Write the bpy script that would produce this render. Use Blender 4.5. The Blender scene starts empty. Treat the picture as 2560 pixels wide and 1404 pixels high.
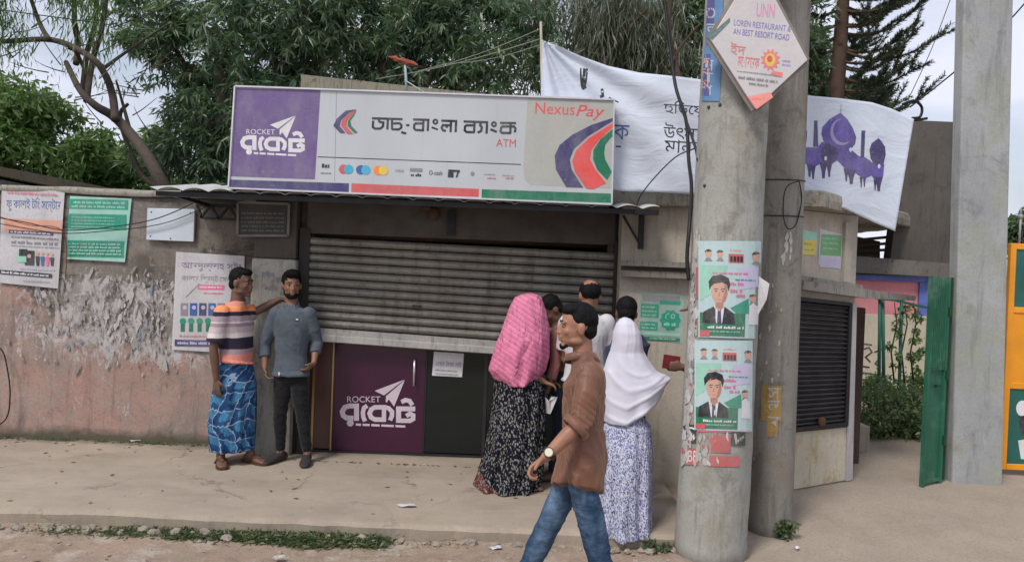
import bpy, bmesh, math, random
import numpy as np
from mathutils import Vector, Matrix
from mathutils.geometry import tessellate_polygon, interpolate_bezier
R = math.radians
rng = np.random.default_rng(7)
random.seed(7)
SC = bpy.context.scene
COL = SC.collection

# ------------------------------------------------------------------ camera
CAMH, F = 1.72, 1900.0
PITCH, ROLL = R(0.85), R(2.2)
fw = Vector((0, math.cos(PITCH), -math.sin(PITCH)))
up0 = Vector((0, math.sin(PITCH), math.cos(PITCH)))
rt0 = Vector((1, 0, 0))
rt = rt0 * math.cos(ROLL) + up0 * math.sin(ROLL)
up = up0 * math.cos(ROLL) - rt0 * math.sin(ROLL)
cam = bpy.data.objects.new('camera', bpy.data.cameras.new('camera'))
COL.objects.link(cam)
cam.data.sensor_width = 36
cam.data.lens = F / 2560 * 36
cam.data.clip_end = 3000
M = Matrix((rt, up, -fw)).transposed().to_4x4()
M.translation = (0, 0, CAMH)
cam.matrix_world = M
SC.camera = cam

# ------------------------------------------------------------------ light
SUN_EL, SUN_AZ = R(52), R(215)       # azimuth clockwise from +Y: behind the camera, a little to its left
world = bpy.data.worlds.new('World')
SC.world = world
world.use_nodes = True
nt = world.node_tree
bg = nt.nodes['Background']
sky = nt.nodes.new('ShaderNodeTexSky')
sky.sky_type = 'NISHITA'
sky.sun_disc = False
sky.sun_elevation = SUN_EL
sky.sun_rotation = SUN_AZ
sky.air_density = 1.2
sky.dust_density = 3.0
tc = nt.nodes.new('ShaderNodeTexCoord')
mp = nt.nodes.new('ShaderNodeMapping')
mp.inputs['Scale'].default_value = (1, 1, 2.2)
nz = nt.nodes.new('ShaderNodeTexNoise')
nz.inputs['Scale'].default_value = 3.2
nz.inputs['Detail'].default_value = 7
nz.inputs['Distortion'].default_value = 0.3
rp = nt.nodes.new('ShaderNodeValToRGB')
rp.color_ramp.elements[0].position = 0.36
rp.color_ramp.elements[0].color = (0.25, 0.25, 0.25, 1)
rp.color_ramp.elements[1].position = 0.60
mx = nt.nodes.new('ShaderNodeMix')
mx.data_type = 'RGBA'
mx.inputs['B'].default_value = (6.6, 6.8, 7.9, 1)      # cloud, on the scale of the Nishita sky
for a, b in ((tc.outputs['Generated'], mp.inputs[0]), (mp.outputs[0], nz.inputs['Vector']), (nz.outputs['Fac'], rp.inputs[0]),
             (rp.outputs[0], mx.inputs['Factor']), (sky.outputs[0], mx.inputs['A']), (mx.outputs['Result'], bg.inputs[0])):
    nt.links.new(a, b)
bg.inputs[1].default_value = 0.10
sun = bpy.data.objects.new('sun', bpy.data.lights.new('sun', 'SUN'))
COL.objects.link(sun)
sun.data.energy = 1.9
sun.data.angle = R(14)
sun.data.color = (1, 0.95, 0.88)
sd = Vector((math.sin(SUN_AZ) * math.cos(SUN_EL), math.cos(SUN_AZ) * math.cos(SUN_EL), math.sin(SUN_EL)))
sun.rotation_euler = sd.to_track_quat('Z', 'Y').to_euler()
sun.location = (0, 0, 30)
SC.view_settings.view_transform = 'Standard'
SC.view_settings.look = 'None'
SC.view_settings.exposure = 0.40
SC.view_settings.gamma = 1
SC.view_settings.use_curve_mapping = False
SC.render.engine = 'CYCLES'
SC.cycles.max_bounces = 6
SC.cycles.transparent_max_bounces = 12

# ------------------------------------------------------------------ measuring: pixels of the photograph -> places
def ray(px, py):
    return rt * ((px - 1280) / F) + up * ((702 - py) / F) + fw
def at(px, py, Y):
    d = ray(px, py)
    return Vector((0, 0, CAMH)) + d * (Y / d.y)
def gr(px, py, g=0.0):
    d = ray(px, py)
    return Vector((0, 0, CAMH)) + d * ((g - CAMH) / d.z)
def xz(px, py, Y):
    p = at(px, py, Y)
    return (p.x, p.z)

# ------------------------------------------------------------------ objects
def mk(name, V, Fc, mats, parent=None, smooth=False, mi=None, uv=None, origin=None):
    me = bpy.data.meshes.new(name)
    o = bpy.data.objects.new(name, me)
    COL.objects.link(o)
    V = np.asarray([tuple(v) for v in V] if not isinstance(V, np.ndarray) else V, dtype=float).reshape(-1, 3)
    if parent is not None:
        base = WL[parent.name]
    elif origin is not None:
        base = Vector(origin)
    else:
        lo, hi = V.min(0), V.max(0)
        base = Vector(((lo[0] + hi[0]) / 2, (lo[1] + hi[1]) / 2, lo[2]))
    V = V - np.array(base)
    if parent is not None:
        o.parent = parent
        WL[o.name] = base
    else:
        o.location = base
        WL[o.name] = Vector(base)
    if isinstance(Fc, np.ndarray):
        n, k = Fc.shape
        me.vertices.add(len(V)); me.vertices.foreach_set('co', V.ravel())
        me.loops.add(n * k); me.loops.foreach_set('vertex_index', Fc.ravel().astype(np.int32))
        me.polygons.add(n); me.polygons.foreach_set('loop_start', np.arange(0, n * k, k, dtype=np.int32))
        me.update(calc_edges=True)
    else:
        me.from_pydata(V.tolist(), [], Fc)
    for m in (mats if isinstance(mats, (list, tuple)) else [mats]):
        me.materials.append(m)
    if mi is not None:
        me.polygons.foreach_set('material_index', np.asarray(mi, dtype=np.int32))
    if uv is not None:
        l = me.uv_layers.new(name='UVMap')
        li = np.empty(len(me.loops), dtype=np.int32)
        me.loops.foreach_get('vertex_index', li)
        l.data.foreach_set('uv', np.asarray(uv, dtype=float)[li].ravel())
    if smooth:
        me.polygons.foreach_set('use_smooth', np.ones(len(me.polygons), dtype=bool))
    me.update()
    return o
WL = {}
def tag(o, label=None, cat=None, group=None, kind=None):
    if label: o['label'] = label
    if cat: o['category'] = cat
    if group: o['group'] = group
    if kind: o['kind'] = kind
    return o
def thing(name, label, cat, loc, group=None):
    o = bpy.data.objects.new(name, None)
    COL.objects.link(o)
    o.location = loc
    o.empty_display_size = 0.1
    WL[o.name] = Vector(loc)
    return tag(o, label, cat, group)
def bevel(o, w=0.006, seg=2):
    m = o.modifiers.new('bevel', 'BEVEL')
    m.width = w; m.segments = seg; m.limit_method = 'ANGLE'; m.angle_limit = R(40)
    return o

class B:
    def __init__(s):
        s.v, s.f, s.m, s.uv = [], [], [], []
    def add(s, vs, fs, mi=0, uvs=None):
        k = len(s.v)
        s.v += [tuple(v) for v in vs]
        s.uv += list(uvs) if uvs is not None else [(0, 0)] * len(vs)
        s.f += [tuple(i + k for i in f) for f in fs]
        s.m += [mi] * len(fs)
        return s
    def box(s, x0, x1, y0, y1, z0, z1, mi=0):
        vs = [(x, y, z) for z in (z0, z1) for y in (y0, y1) for x in (x0, x1)]
        return s.add(vs, [(0, 2, 3, 1), (4, 5, 7, 6), (0, 1, 5, 4), (2, 6, 7, 3), (0, 4, 6, 2), (1, 3, 7, 5)], mi)
    def bar(s, a, b, w, t, mi=0, side=None):
        a, b = Vector(a), Vector(b)
        d = (b - a).normalized()
        x = Vector(side).normalized() if side else d.cross(Vector((0, 0, 1)))
        if x.length < 1e-3: x = Vector((1, 0, 0))
        x.normalize()
        y = d.cross(x).normalized()
        vs = [p + x * (w / 2 * i) + y * (t / 2 * j) for p in (a, b) for j in (-1, 1) for i in (-1, 1)]
        return s.add(vs, [(0, 1, 3, 2), (4, 6, 7, 5), (0, 4, 5, 1), (2, 3, 7, 6), (0, 2, 6, 4), (1, 5, 7, 3)], mi)
    def prism(s, poly, a, b, axis='y', mi=0):
        """poly: 2-D outline; extruded along y (poly in x,z) or z (poly in x,y)."""
        n = len(poly)
        if axis == 'y':
            vs = [(p[0], a, p[1]) for p in poly] + [(p[0], b, p[1]) for p in poly]
        else:
            vs = [(p[0], p[1], a) for p in poly] + [(p[0], p[1], b) for p in poly]
        fs = [tuple(range(n)), tuple(reversed(range(n, 2 * n)))] + [(i, i + n, (i + 1) % n + n, (i + 1) % n) for i in range(n)]
        return s.add(vs, fs, mi)
    def rings(s, rs, closed=True, caps=True, mi=0, uv=None):
        n = len(rs[0])
        vs = [v for r in rs for v in r]
        fs = []
        for i in range(len(rs) - 1):
            for j in range(n if closed else n - 1):
                k = (j + 1) % n
                fs.append((i * n + j, i * n + k, (i + 1) * n + k, (i + 1) * n + j))
        if caps:
            fs.append(tuple(reversed(range(n))))
            fs.append(tuple(range((len(rs) - 1) * n, len(rs) * n)))
        return s.add(vs, fs, mi, uv)
    def tube(s, pts, rad, n=10, mi=0, caps=True):
        pts = [Vector(p) for p in pts]
        if not isinstance(rad, (list, tuple)): rad = [rad] * len(pts)
        rs = []
        ref = None
        for i, p in enumerate(pts):
            d = (pts[min(i + 1, len(pts) - 1)] - pts[max(i - 1, 0)])
            if d.length < 1e-9: d = Vector((0, 0, 1))
            d.normalize()
            if ref is None:
                ref = d.orthogonal().normalized()
            ref = (ref - d * ref.dot(d))
            if ref.length < 1e-6: ref = d.orthogonal()
            ref.normalize()
            q = d.cross(ref)
            rs.append([p + (ref * math.cos(2 * math.pi * j / n) + q * math.sin(2 * math.pi * j / n)) * rad[i] for j in range(n)])
        return s.rings(rs, True, caps, mi)
    def ball(s, c, r, ax=None, n=12, mi=0):
        """ellipsoid: radii r (3) along the axes ax (3 vectors)"""
        c = Vector(c)
        if not isinstance(r, (tuple, list)): r = (r, r, r)
        ax = ax or (Vector((1, 0, 0)), Vector((0, 1, 0)), Vector((0, 0, 1)))
        rs = []
        for i in range(1, n // 2 + 1):
            t = math.pi * i / (n // 2 + 1)
            rs.append([c + ax[0] * (r[0] * math.sin(t) * math.cos(2 * math.pi * j / n)) + ax[1] * (r[1] * math.sin(t) * math.sin(2 * math.pi * j / n)) - ax[2] * (r[2] * math.cos(t)) for j in range(n)])
        k = len(s.v)
        m = n // 2
        vs = [c - ax[2] * r[2]] + [v for q in rs for v in q] + [c + ax[2] * r[2]]
        fs = []
        for j in range(n):
            j2 = (j + 1) % n
            fs.append((0, 1 + j2, 1 + j))
            for i in range(m - 1):
                fs.append((1 + i * n + j, 1 + i * n + j2, 1 + (i + 1) * n + j2, 1 + (i + 1) * n + j))
            fs.append((1 + (m - 1) * n + j, 1 + (m - 1) * n + j2, 1 + m * n))
        return s.add(vs, fs, mi)
    def go(s, name, mats, parent=None, smooth=False, uv=False, origin=None):
        return mk(name, s.v, s.f, mats, parent, smooth, s.m, s.uv if uv else None, origin)

# ------------------------------------------------------------------ materials
def lin(c):
    return tuple(((x / 255) / 12.92 if x / 255 <= .04045 else ((x / 255 + .055) / 1.055) ** 2.4) for x in c) + (1,)
def A3(r, g, b): return (r, g, b, 1)
class NT:
    def __init__(s, name):
        s.m = bpy.data.materials.new(name)
        s.m.use_nodes = True
        s.t = s.m.node_tree
        s.p = s.t.nodes['Principled BSDF']
    def n(s, kind, **kw):
        x = s.t.nodes.new('ShaderNode' + kind)
        for k, v in kw.items(): setattr(x, k, v)
        return x
    def put(s, sock, val):
        if hasattr(val, 'is_output'): s.t.links.new(val, sock)
        else: sock.default_value = val
    def pos(s, scale=(1, 1, 1), obj=False, uv=False, loc=(0, 0, 0)):
        if uv or obj:
            src = s.n('TexCoord').outputs['UV' if uv else 'Object']
        else:
            src = s.n('NewGeometry').outputs['Position']
        mp = s.n('Mapping')
        s.put(mp.inputs[0], src)
        mp.inputs['Scale'].default_value = scale
        mp.inputs['Location'].default_value = loc
        return mp.outputs[0]
    def noise(s, vec, scale, detail=4, rough=.55, dist=0.0):
        x = s.n('TexNoise')
        s.put(x.inputs['Vector'], vec)
        x.inputs['Scale'].default_value = scale
        x.inputs['Detail'].default_value = detail
        x.inputs['Roughness'].default_value = rough
        x.inputs['Distortion'].default_value = dist
        return x.outputs['Fac']
    def ramp(s, fac, lo, hi, a=(0, 0, 0, 1), b=(1, 1, 1, 1), interp='LINEAR'):
        x = s.n('ValToRGB')
        x.color_ramp.interpolation = interp
        x.color_ramp.elements[0].position = lo; x.color_ramp.elements[0].color = a
        x.color_ramp.elements[1].position = hi; x.color_ramp.elements[1].color = b
        s.put(x.inputs[0], fac)
        return x.outputs[0]
    def mix(s, fac, a, b, mode='MIX'):
        x = s.n('Mix', data_type='RGBA', blend_type=mode)
        s.put(x.inputs['Factor'], fac); s.put(x.inputs['A'], a); s.put(x.inputs['B'], b)
        return x.outputs['Result']
    def math(s, op, a, b=0.0, c=0.0):
        x = s.n('Math', operation=op)
        s.put(x.inputs[0], a); s.put(x.inputs[1], b); s.put(x.inputs[2], c)
        return x.outputs[0]
    def sep(s, vec):
        x = s.n('SeparateXYZ'); s.put(x.inputs[0], vec)
        return x.outputs
    def bump(s, h, strength=.3, dist=.01):
        x = s.n('Bump')
        x.inputs['Strength'].default_value = strength
        x.inputs['Distance'].default_value = dist
        s.put(x.inputs['Height'], h)
        s.put(s.p.inputs['Normal'], x.outputs[0])
    def end(s, col, rough=.8, spec=.3, metal=0):
        s.put(s.p.inputs['Base Color'], col)
        s.put(s.p.inputs['Roughness'], rough)
        s.p.inputs['Specular IOR Level'].default_value = spec
        s.p.inputs['Metallic'].default_value = metal
        return s.m
def plain(name, col, rough=.75, var=.25, scale=6, spec=.3, metal=0, bump=.15, bs=40, fine=.12, obj=False):
    """a colour with broad mottling, fine grain and a little relief"""
    t = NT(name)
    p = t.pos(obj=obj)
    dark = tuple(c * (1 - var) for c in col[:3]) + (1,)
    lite = tuple(min(1, c * (1 + var * .6)) for c in col[:3]) + (1,)
    n1 = t.noise(p, scale, 5)
    c = t.mix(t.ramp(n1, .3, .7), dark, lite)
    n2 = t.noise(p, bs, 3)
    c = t.mix(t.math('MULTIPLY', t.ramp(n2, .35, .75), fine), c, tuple(x * .45 for x in col[:3]) + (1,))
    if name.startswith(('print_', 'faded_', 'arc_', 'panel_', 'violet', 'deep_violet')):
        # sun-bleached, dusty print with small scuffs
        du = t.ramp(t.noise(t.pos((1, 1, .55), loc=(2, 7, 1)), 5.5, 8, .75), .42, .68)
        c = t.mix(t.math('MULTIPLY', du, .30), c, A3(.36, .34, .31))
        sc_ = t.ramp(t.noise(t.pos((1, 1, 2.5), loc=(9, 2, 4)), 26, 6, .75, .6), .60, .66)
        c = t.mix(t.math('MULTIPLY', sc_, .35), c, A3(.50, .49, .47))
    if bump: t.bump(n2, bump, .004)
    return t.end(c, rough, spec, metal)
def weathered(name, col, stain, amount=.5, scale=2.2, rough=.85, streak=True, extra=None, bump=.35):
    """concrete or plaster with run-off streaks, blotches and fine pits"""
    t = NT(name)
    p = t.pos()
    c = t.mix(t.ramp(t.noise(p, 1.3, 6, .65), .35, .68), col, tuple(x * .72 for x in col[:3]) + (1,))
    if extra:
        c = t.mix(t.math('MULTIPLY', t.ramp(t.noise(t.pos(loc=(3, 1, 5)), 2.7, 6, .7), .5, .62), .8), c, extra)
    if streak:
        st = t.noise(t.pos((9, 9, 1.1)), scale, 6, .7)
        c = t.mix(t.math('MULTIPLY', t.ramp(st, .52, .70), amount), c, stain)
    bl = t.noise(t.pos(loc=(7, 3, 1)), scale * 2.2, 8, .72, .4)
    c = t.mix(t.math('MULTIPLY', t.ramp(bl, .54, .66), amount), c, stain)
    g = t.noise(p, 60, 4, .7)
    c = t.mix(t.math('MULTIPLY', t.ramp(g, .45, .75), .35), c, tuple(x * .4 for x in col[:3]) + (1,))
    t.bump(t.math('ADD', t.math('MULTIPLY', g, .4), bl), bump, .01)
    return t.end(c, rough, .2)
# ------------------------------------------------------------------ flat print laid on a surface
def circle(cx, cy, r, n=16, ry=None, a0=0, a1=2 * math.pi):
    return [(cx + r * math.cos(a0 + (a1 - a0) * i / n), cy + (ry or r) * math.sin(a0 + (a1 - a0) * i / n)) for i in range(n)]
def outline(pts, w):
    """a poly-line as one mitred outline"""
    P = [Vector(p) for p in pts]
    L, Rr = [], []
    for i, p in enumerate(P):
        a = (P[i] - P[i - 1]).normalized() if i else None
        b = (P[i + 1] - P[i]).normalized() if i < len(P) - 1 else None
        if a is None: a = b
        if b is None: b = a
        t = (a + b)
        if t.length < 1e-6: t = a
        t.normalize()
        nrm = Vector((-t.y, t.x))
        k = 1 / max(.5, nrm.dot(Vector((-a.y, a.x))))
        L.append(p + nrm * (w / 2 * k)); Rr.append(p - nrm * (w / 2 * k))
    return [tuple(q) for q in L + Rr[::-1]]
_TX = {}
def _inside(p, poly):
    c = False; j = len(poly) - 1
    for i in range(len(poly)):
        (x1, y1), (x2, y2) = poly[i], poly[j]
        if (y1 > p[1]) != (y2 > p[1]) and p[0] < (x2 - x1) * (p[1] - y1) / (y2 - y1) + x1: c = not c
        j = i
    return c
def text_mesh(body, bold=0.0):
    """lettering as flat pieces [(points, faces)]: every outline filled on its own, with its holes"""
    key = (body, bold)
    if key not in _TX:
        cu = bpy.data.curves.new('t', 'FONT')
        cu.body = body; cu.offset = bold
        o = bpy.data.objects.new('t', cu)
        COL.objects.link(o)
        bpy.context.view_layer.update()
        dg = bpy.context.evaluated_depsgraph_get()
        c2 = o.to_curve(dg, apply_modifiers=False)
        polys = []
        for sp in c2.splines:
            pts = []
            if sp.type == 'BEZIER':
                bp = sp.bezier_points; n = len(bp)
                for i in range(n):
                    q0, q1 = bp[i], bp[(i + 1) % n]
                    st = (q0.handle_right - q0.co).length < 1e-5 and (q1.handle_left - q1.co).length < 1e-5
                    seg = [q0.co, q1.co] if st else interpolate_bezier(q0.co, q0.handle_right, q1.handle_left, q1.co, 5)
                    pts += [(v[0], v[1]) for v in seg[:-1]]
            else:
                pts = [(v.co[0], v.co[1]) for v in sp.points]
            cl = []
            for p in pts:
                if not cl or abs(p[0] - cl[-1][0]) + abs(p[1] - cl[-1][1]) > 1e-5: cl.append(p)
            if len(cl) > 2: polys.append(cl)
        o.to_curve_clear()
        bpy.data.objects.remove(o); bpy.data.curves.remove(cu)
        ar = [sum(p[i - 1][0] * p[i][1] - p[i][0] * p[i - 1][1] for i in range(len(p))) / 2 for p in polys]
        sg = 1 if not ar or max(ar, key=abs) > 0 else -1
        outs = [i for i in range(len(polys)) if ar[i] * sg > 0]
        holes = {i: [] for i in outs}
        for i in range(len(polys)):
            if ar[i] * sg < 0:
                cand = [k for k in outs if _inside(polys[i][0], polys[k])]
                if cand: holes[min(cand, key=lambda k: abs(ar[k]))].append(i)
        res = []
        for i in outs:
            loops = [polys[i]] + [polys[k] for k in holes[i]]
            tri = tessellate_polygon([[Vector((x, y, 0)) for x, y in l] for l in loops])
            res.append((np.array([p for l in loops for p in l]), [tuple(t) for t in tri]))
        _TX[key] = res
    return _TX[key]
class Print:
    """2-D shapes, in pixel coordinates of the photograph, put on a surface by fmap(px, py, h)"""
    def __init__(s, fmap, cut=None):
        s.fm, s.cut, s.v, s.f, s.m, s.h = fmap, cut, [], [], [], 0.0008
    def _add(s, V, Fs, mi, h=None):
        s.h += .000025
        hh = s.h if h is None else h
        if s.cut:
            bm = bmesh.new()
            vs = [bm.verts.new((x, y, 0)) for x, y in V]
            for f in Fs:
                try: bm.faces.new([vs[i] for i in f])
                except ValueError: pass
            for ax, step in s.cut:
                c = [v.co[ax] for v in bm.verts]
                if not c: break
                k = math.ceil(min(c) / step) * step
                while k < max(c):
                    co = [0, 0, 0]; no = [0, 0, 0]; co[ax] = k; no[ax] = 1
                    bmesh.ops.bisect_plane(bm, geom=bm.verts[:] + bm.edges[:] + bm.faces[:], plane_co=co, plane_no=no)
                    k += step
            bm.verts.index_update()
            V = [(v.co.x, v.co.y) for v in bm.verts]
            Fs = [tuple(v.index for v in f.verts) for f in bm.faces]
            bm.free()
        k = len(s.v)
        s.v += [tuple(s.fm(x, y, hh)) for x, y in V]
        s.f += [tuple(i + k for i in f) for f in Fs]
        s.m += [mi] * len(Fs)
        return s
    def poly(s, pts, mi=0, h=None):
        tris = tessellate_polygon([[Vector((p[0], p[1], 0)) for p in pts]])
        return s._add(pts, [tuple(t) for t in tris], mi, h)
    def stroke(s, pts, w, mi=0):
        return s.poly(outline(pts, w), mi)
    def quad(s, x0, y0, x1, y1, mi=0, sl=0.0385):
        """rectangle that follows the tilt of the picture"""
        return s.poly([(x0, y0), (x1, y0 + (x1 - x0) * sl), (x1 - (y1 - y0) * sl, y1 + (x1 - x0) * sl), (x0 - (y1 - y0) * sl, y1)], mi)
    def text(s, body, x0, y0, x1, y1, mi=0, sl=0.0385, bold=0.0, shear=0.0):
        """lettering fitted to the box x0..x1, y0 (top)..y1 (bottom)"""
        pc = text_mesh(body, bold)
        if not pc: return s
        AV = np.concatenate([V for V, _ in pc])
        lo, hi = AV.min(0), AV.max(0)
        for V, Fs in pc:
            U = (V - lo) / (hi - lo)
            X = x0 + (U[:, 0] + shear * U[:, 1]) * (x1 - x0)
            Y = y1 + (y0 - y1) * U[:, 1]
            P = [(x - (y - y0) * sl, y + (x - x0) * sl) for x, y in zip(X, Y)]
            s._add(P, Fs, mi)
        return s
    def scribble(s, x0, y, x1, hgt, mi=0, sl=0.0385, gap=.3):
        """a line of writing too small to read"""
        x = x0
        while x < x1:
            n = random.randint(2, 6)
            for _ in range(n):
                w = hgt * random.uniform(.45, .8)
                if x + w > x1: break
                q = hgt * random.uniform(.55, 1.0)
                s.quad(x, y + (x - x0) * sl + (hgt - q), x + w * .8, y + (x - x0) * sl + hgt, mi, sl)
                x += w
            x += hgt * gap * 1.6
            if n == 0: break
        return s
    def go(s, name, mats, parent):
        o = mk(name, s.v, s.f, mats, parent, False, s.m)
        s.v, s.f, s.m = [], [], []
        return o
def plane_map(Y):
    return lambda px, py, h: (lambda p: (p.x, p.y - h, p.z))(at(px, py, Y))

# ------------------------------------------------------------------ shared materials
M_STEEL = plain('dark_steel', A3(.03, .03, .032), .5, .3, 8, .4, .6)
M_RUST = weathered('rusty_iron', A3(.09, .06, .045), A3(.16, .07, .03), .6)
M_CONC = weathered('concrete_grey', A3(.34, .33, .31), A3(.13, .13, .12), .5)
M_CABLE = plain('cable_rubber', A3(.012, .012, .015), .5, .2)
M_WHITE = plain('print_white', A3(.72, .72, .74), .5, .06)
M_BLACK = plain('print_black', A3(.02, .022, .03), .5, .1)
M_NAVY = plain('print_navy', A3(.065, .06, .17), .45, .1)
M_RED = plain('print_red', A3(.60, .11, .115), .45, .1)
M_GREEN = plain('print_green', A3(.02, .18, .10), .45, .1)
M_PURPLE = plain('print_purple', A3(.165, .112, .27), .4, .12)
M_PINK = plain('print_pink', A3(.75, .16, .30), .5, .12)
M_CYAN = plain('print_cyan', A3(.06, .42, .62), .5, .1)
M_BLUE = plain('print_blue', A3(.05, .13, .36), .5, .1)
M_ORANGE = plain('print_orange', A3(.85, .25, .04), .5, .1)
M_YELLOW = plain('print_yellow', A3(.75, .55, .08), .5, .1)
M_TEAL = plain('print_teal', A3(.02, .30, .20), .5, .15)
M_MINT = plain('print_mint', A3(.32, .62, .50), .5, .15)
M_PEACH = plain('print_peach', A3(.80, .40, .28), .5, .15)
M_GREY = plain('print_grey', A3(.25, .25, .27), .5, .1)
M_SKINP = plain('print_skin', A3(.62, .36, .27), .5, .1)
M_PAPER = weathered('old_paper', A3(.62, .61, .63), A3(.33, .31, .28), .25, rough=.7, bump=.15)

# ------------------------------------------------------------------ ground
def sm(a, b, x):
    t = np.clip((x - a) / (b - a), 0, 1)
    return t * t * (3 - 2 * t)
def wob(x, y, f=1.0, seed=0):
    r = np.random.default_rng(seed)
    o = 0
    for i in range(6):
        k = r.normal(size=2) * f * (1.6 ** i) * .7
        o = o + np.sin(k[0] * x + k[1] * y + r.uniform(0, 6.28)) / (1.5 ** i)
    return o / 2.2
def ground_z(x, y):
    h = -.1 + .094 * sm(.9, 1.9, x) * sm(4.7, 6.3, y)
    h = h + .09 * sm(7.2, 8.2, y) * (x < 2.5)
    return h + .018 * wob(x, y, 2.5, 3) * sm(9, 5, y) * (1 - .6 * sm(1.2, 2.2, x)) + .004 * wob(x, y, 14, 4) + .006 * wob(x, y, 7, 6) * sm(5.2, 4.8, y)
xs = np.unique(np.concatenate([np.linspace(-7, 7, 281), np.linspace(-80, -7, 20), np.linspace(7, 80, 20)]))
ys = np.unique(np.concatenate([np.linspace(1, 9, 161), np.linspace(-15, 1, 12), np.linspace(9, 200, 30)]))
GX, GY = np.meshgrid(xs, ys)
GZ = ground_z(GX, GY)
V = np.stack([GX, GY, GZ], -1).reshape(-1, 3)
n = len(xs)
I = (np.arange(len(ys) - 1)[:, None] * n + np.arange(n - 1)[None]).ravel()
t = NT('dusty_earth')
p = t.pos()
c = t.mix(t.ramp(t.noise(p, 1.6, 6, .6), .35, .65), A3(.37, .275, .21), A3(.30, .24, .185))
c = t.mix(t.ramp(t.noise(t.pos(loc=(4, 2, 0)), 3.4, 7, .7), .50, .62), c, A3(.43, .37, .31))
c = t.mix(t.math('MULTIPLY', t.ramp(t.noise(p, 9, 8, .75), .48, .70), .7), c, A3(.20, .135, .105))
c = t.mix(t.math('MULTIPLY', t.ramp(t.noise(t.pos((.8, 1.6, 1), loc=(6, 6, 0)), 2.3, 8, .75), .52, .62), .55), c, A3(.24, .19, .13))
# the trodden cement towards the gate
x_, y_, z_ = t.sep(p)
gate = t.math('MULTIPLY', t.ramp(t.math('ADD', x_, t.math('MULTIPLY', t.noise(p, 3, 5), 1.0)), 1.5 / 1, 1.0), 1.0)
mk_ = t.n('MapRange'); t.put(mk_.inputs[0], t.math('ADD', x_, t.math('MULTIPLY', t.noise(p, 2.4, 6, .7), 1.2)))
mk_.inputs[1].default_value = 1.7; mk_.inputs[2].default_value = 2.5
c2 = t.mix(t.ramp(t.noise(p, 2.2, 7, .7), .35, .7), A3(.39, .33, .265), A3(.32, .265, .215))
c = t.mix(mk_.outputs[0], c, c2)
fin = t.noise(p, 55, 5, .75)
c = t.mix(t.math('MULTIPLY', t.ramp(fin, .48, .72), .55), c, A3(.15, .11, .09))
t.bump(t.math('ADD', fin, t.noise(p, 9, 8, .75)), .5, .02)
M_EARTH = t.end(c, .95, .15)
tag(mk('ground', V, np.stack([I, I + 1, I + n + 1, I + n], -1), M_EARTH, smooth=True, origin=(0, 0, 0)), kind='structure')

t = NT('worn_cement_paving')
p = t.pos()
c = t.mix(t.ramp(t.noise(t.pos((.8, 1.2, 1)), 1.6, 8, .65), .35, .68), A3(.385, .325, .26), A3(.305, .257, .205))
c = t.mix(t.math('MULTIPLY', t.ramp(t.noise(t.pos((.8, 1.7, 1), loc=(2, 5, 0)), 1.7, 9, .72), .50, .70), .5), c, A3(.215, .185, .155))
c = t.mix(t.math('MULTIPLY', t.ramp(t.noise(p, 7, 8, .75), .52, .66), .3), c, A3(.42, .36, .31))
fin = t.noise(p, 70, 4, .7)
c = t.mix(t.math('MULTIPLY', t.ramp(fin, .5, .75), .35), c, A3(.17, .14, .12))
crk = t.n('TexVoronoi', feature='DISTANCE_TO_EDGE'); cv = t.n('VectorMath', operation='ADD'); t.put(cv.inputs[0], p); cn = t.n('CombineXYZ'); t.put(cn.inputs[0], t.math('MULTIPLY', t.noise(p, 4, 6, .7), .5)); t.put(cn.inputs[1], t.math('MULTIPLY', t.noise(t.pos(loc=(4, 4, 4)), 4, 6, .7), .5)); t.put(cv.inputs[1], cn.outputs[0]); t.put(crk.inputs['Vector'], cv.outputs[0]); crk.inputs['Scale'].default_value = .8
ck = t.ramp(crk.outputs['Distance'], .0, .012, (1, 1, 1, 1), (0, 0, 0, 1))
c = t.mix(t.math('MULTIPLY', ck, t.math('MULTIPLY', t.ramp(t.noise(p, 1.1, 3), .45, .6), .7)), c, A3(.10, .085, .07))
# damp, mossy strip where it meets the wall
ym = t.n('MapRange'); x_, y_, z_ = t.sep(p)
t.put(ym.inputs[0], t.math('ADD', y_, t.math('MULTIPLY', t.noise(p, 5, 6, .7), .35))); ym.inputs[1].default_value = 6.98; ym.inputs[2].default_value = 7.16
c = t.mix(t.math('MULTIPLY', ym.outputs[0], .8), c, A3(.10, .105, .07))
t.bump(t.math('ADD', t.math('MULTIPLY', fin, .5), t.noise(p, 7, 8, .75)), .35, .012)
M_PAVE = t.end(c, .93, .15)
# pavement slab with a broken edge
bb = B()
X = np.linspace(-9, 1.32, 240)
front = 5.03 + .022 * wob(X, 0 * X, 3, 11) + .012 * wob(X, 0 * X, 22, 12) + .05 * sm(-1.8, -2.6, X) * sm(-3.4, -2.7, X)
rows = []
for yy, zz in ((.012, -.13), (0.0, -.03), (.018, -.004), (.05, 0.0)):
    rows.append([(x, f + yy + .004 * wob(x, yy * 50, 30, 5), zz) for x, f in zip(X, front)])
for yq in np.linspace(5.25, 7.3, 10):
    rows.append([(x, yq, .0015 * wob(x, yq, 3, 8)) for x in X])
bb.rings(rows, closed=False, caps=False)
rr = []
for i, r_ in enumerate(rows): rr.append(r_[-1])
bb.add(rr + [(v[0], v[1], -.13) for v in rr], [(i, i + 1, i + 1 + len(rr), i + len(rr)) for i in range(len(rr) - 1)])
tag(bb.go('pavement', M_PAVE, smooth=False, origin=(0, 5, 0)), kind='structure')

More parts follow.
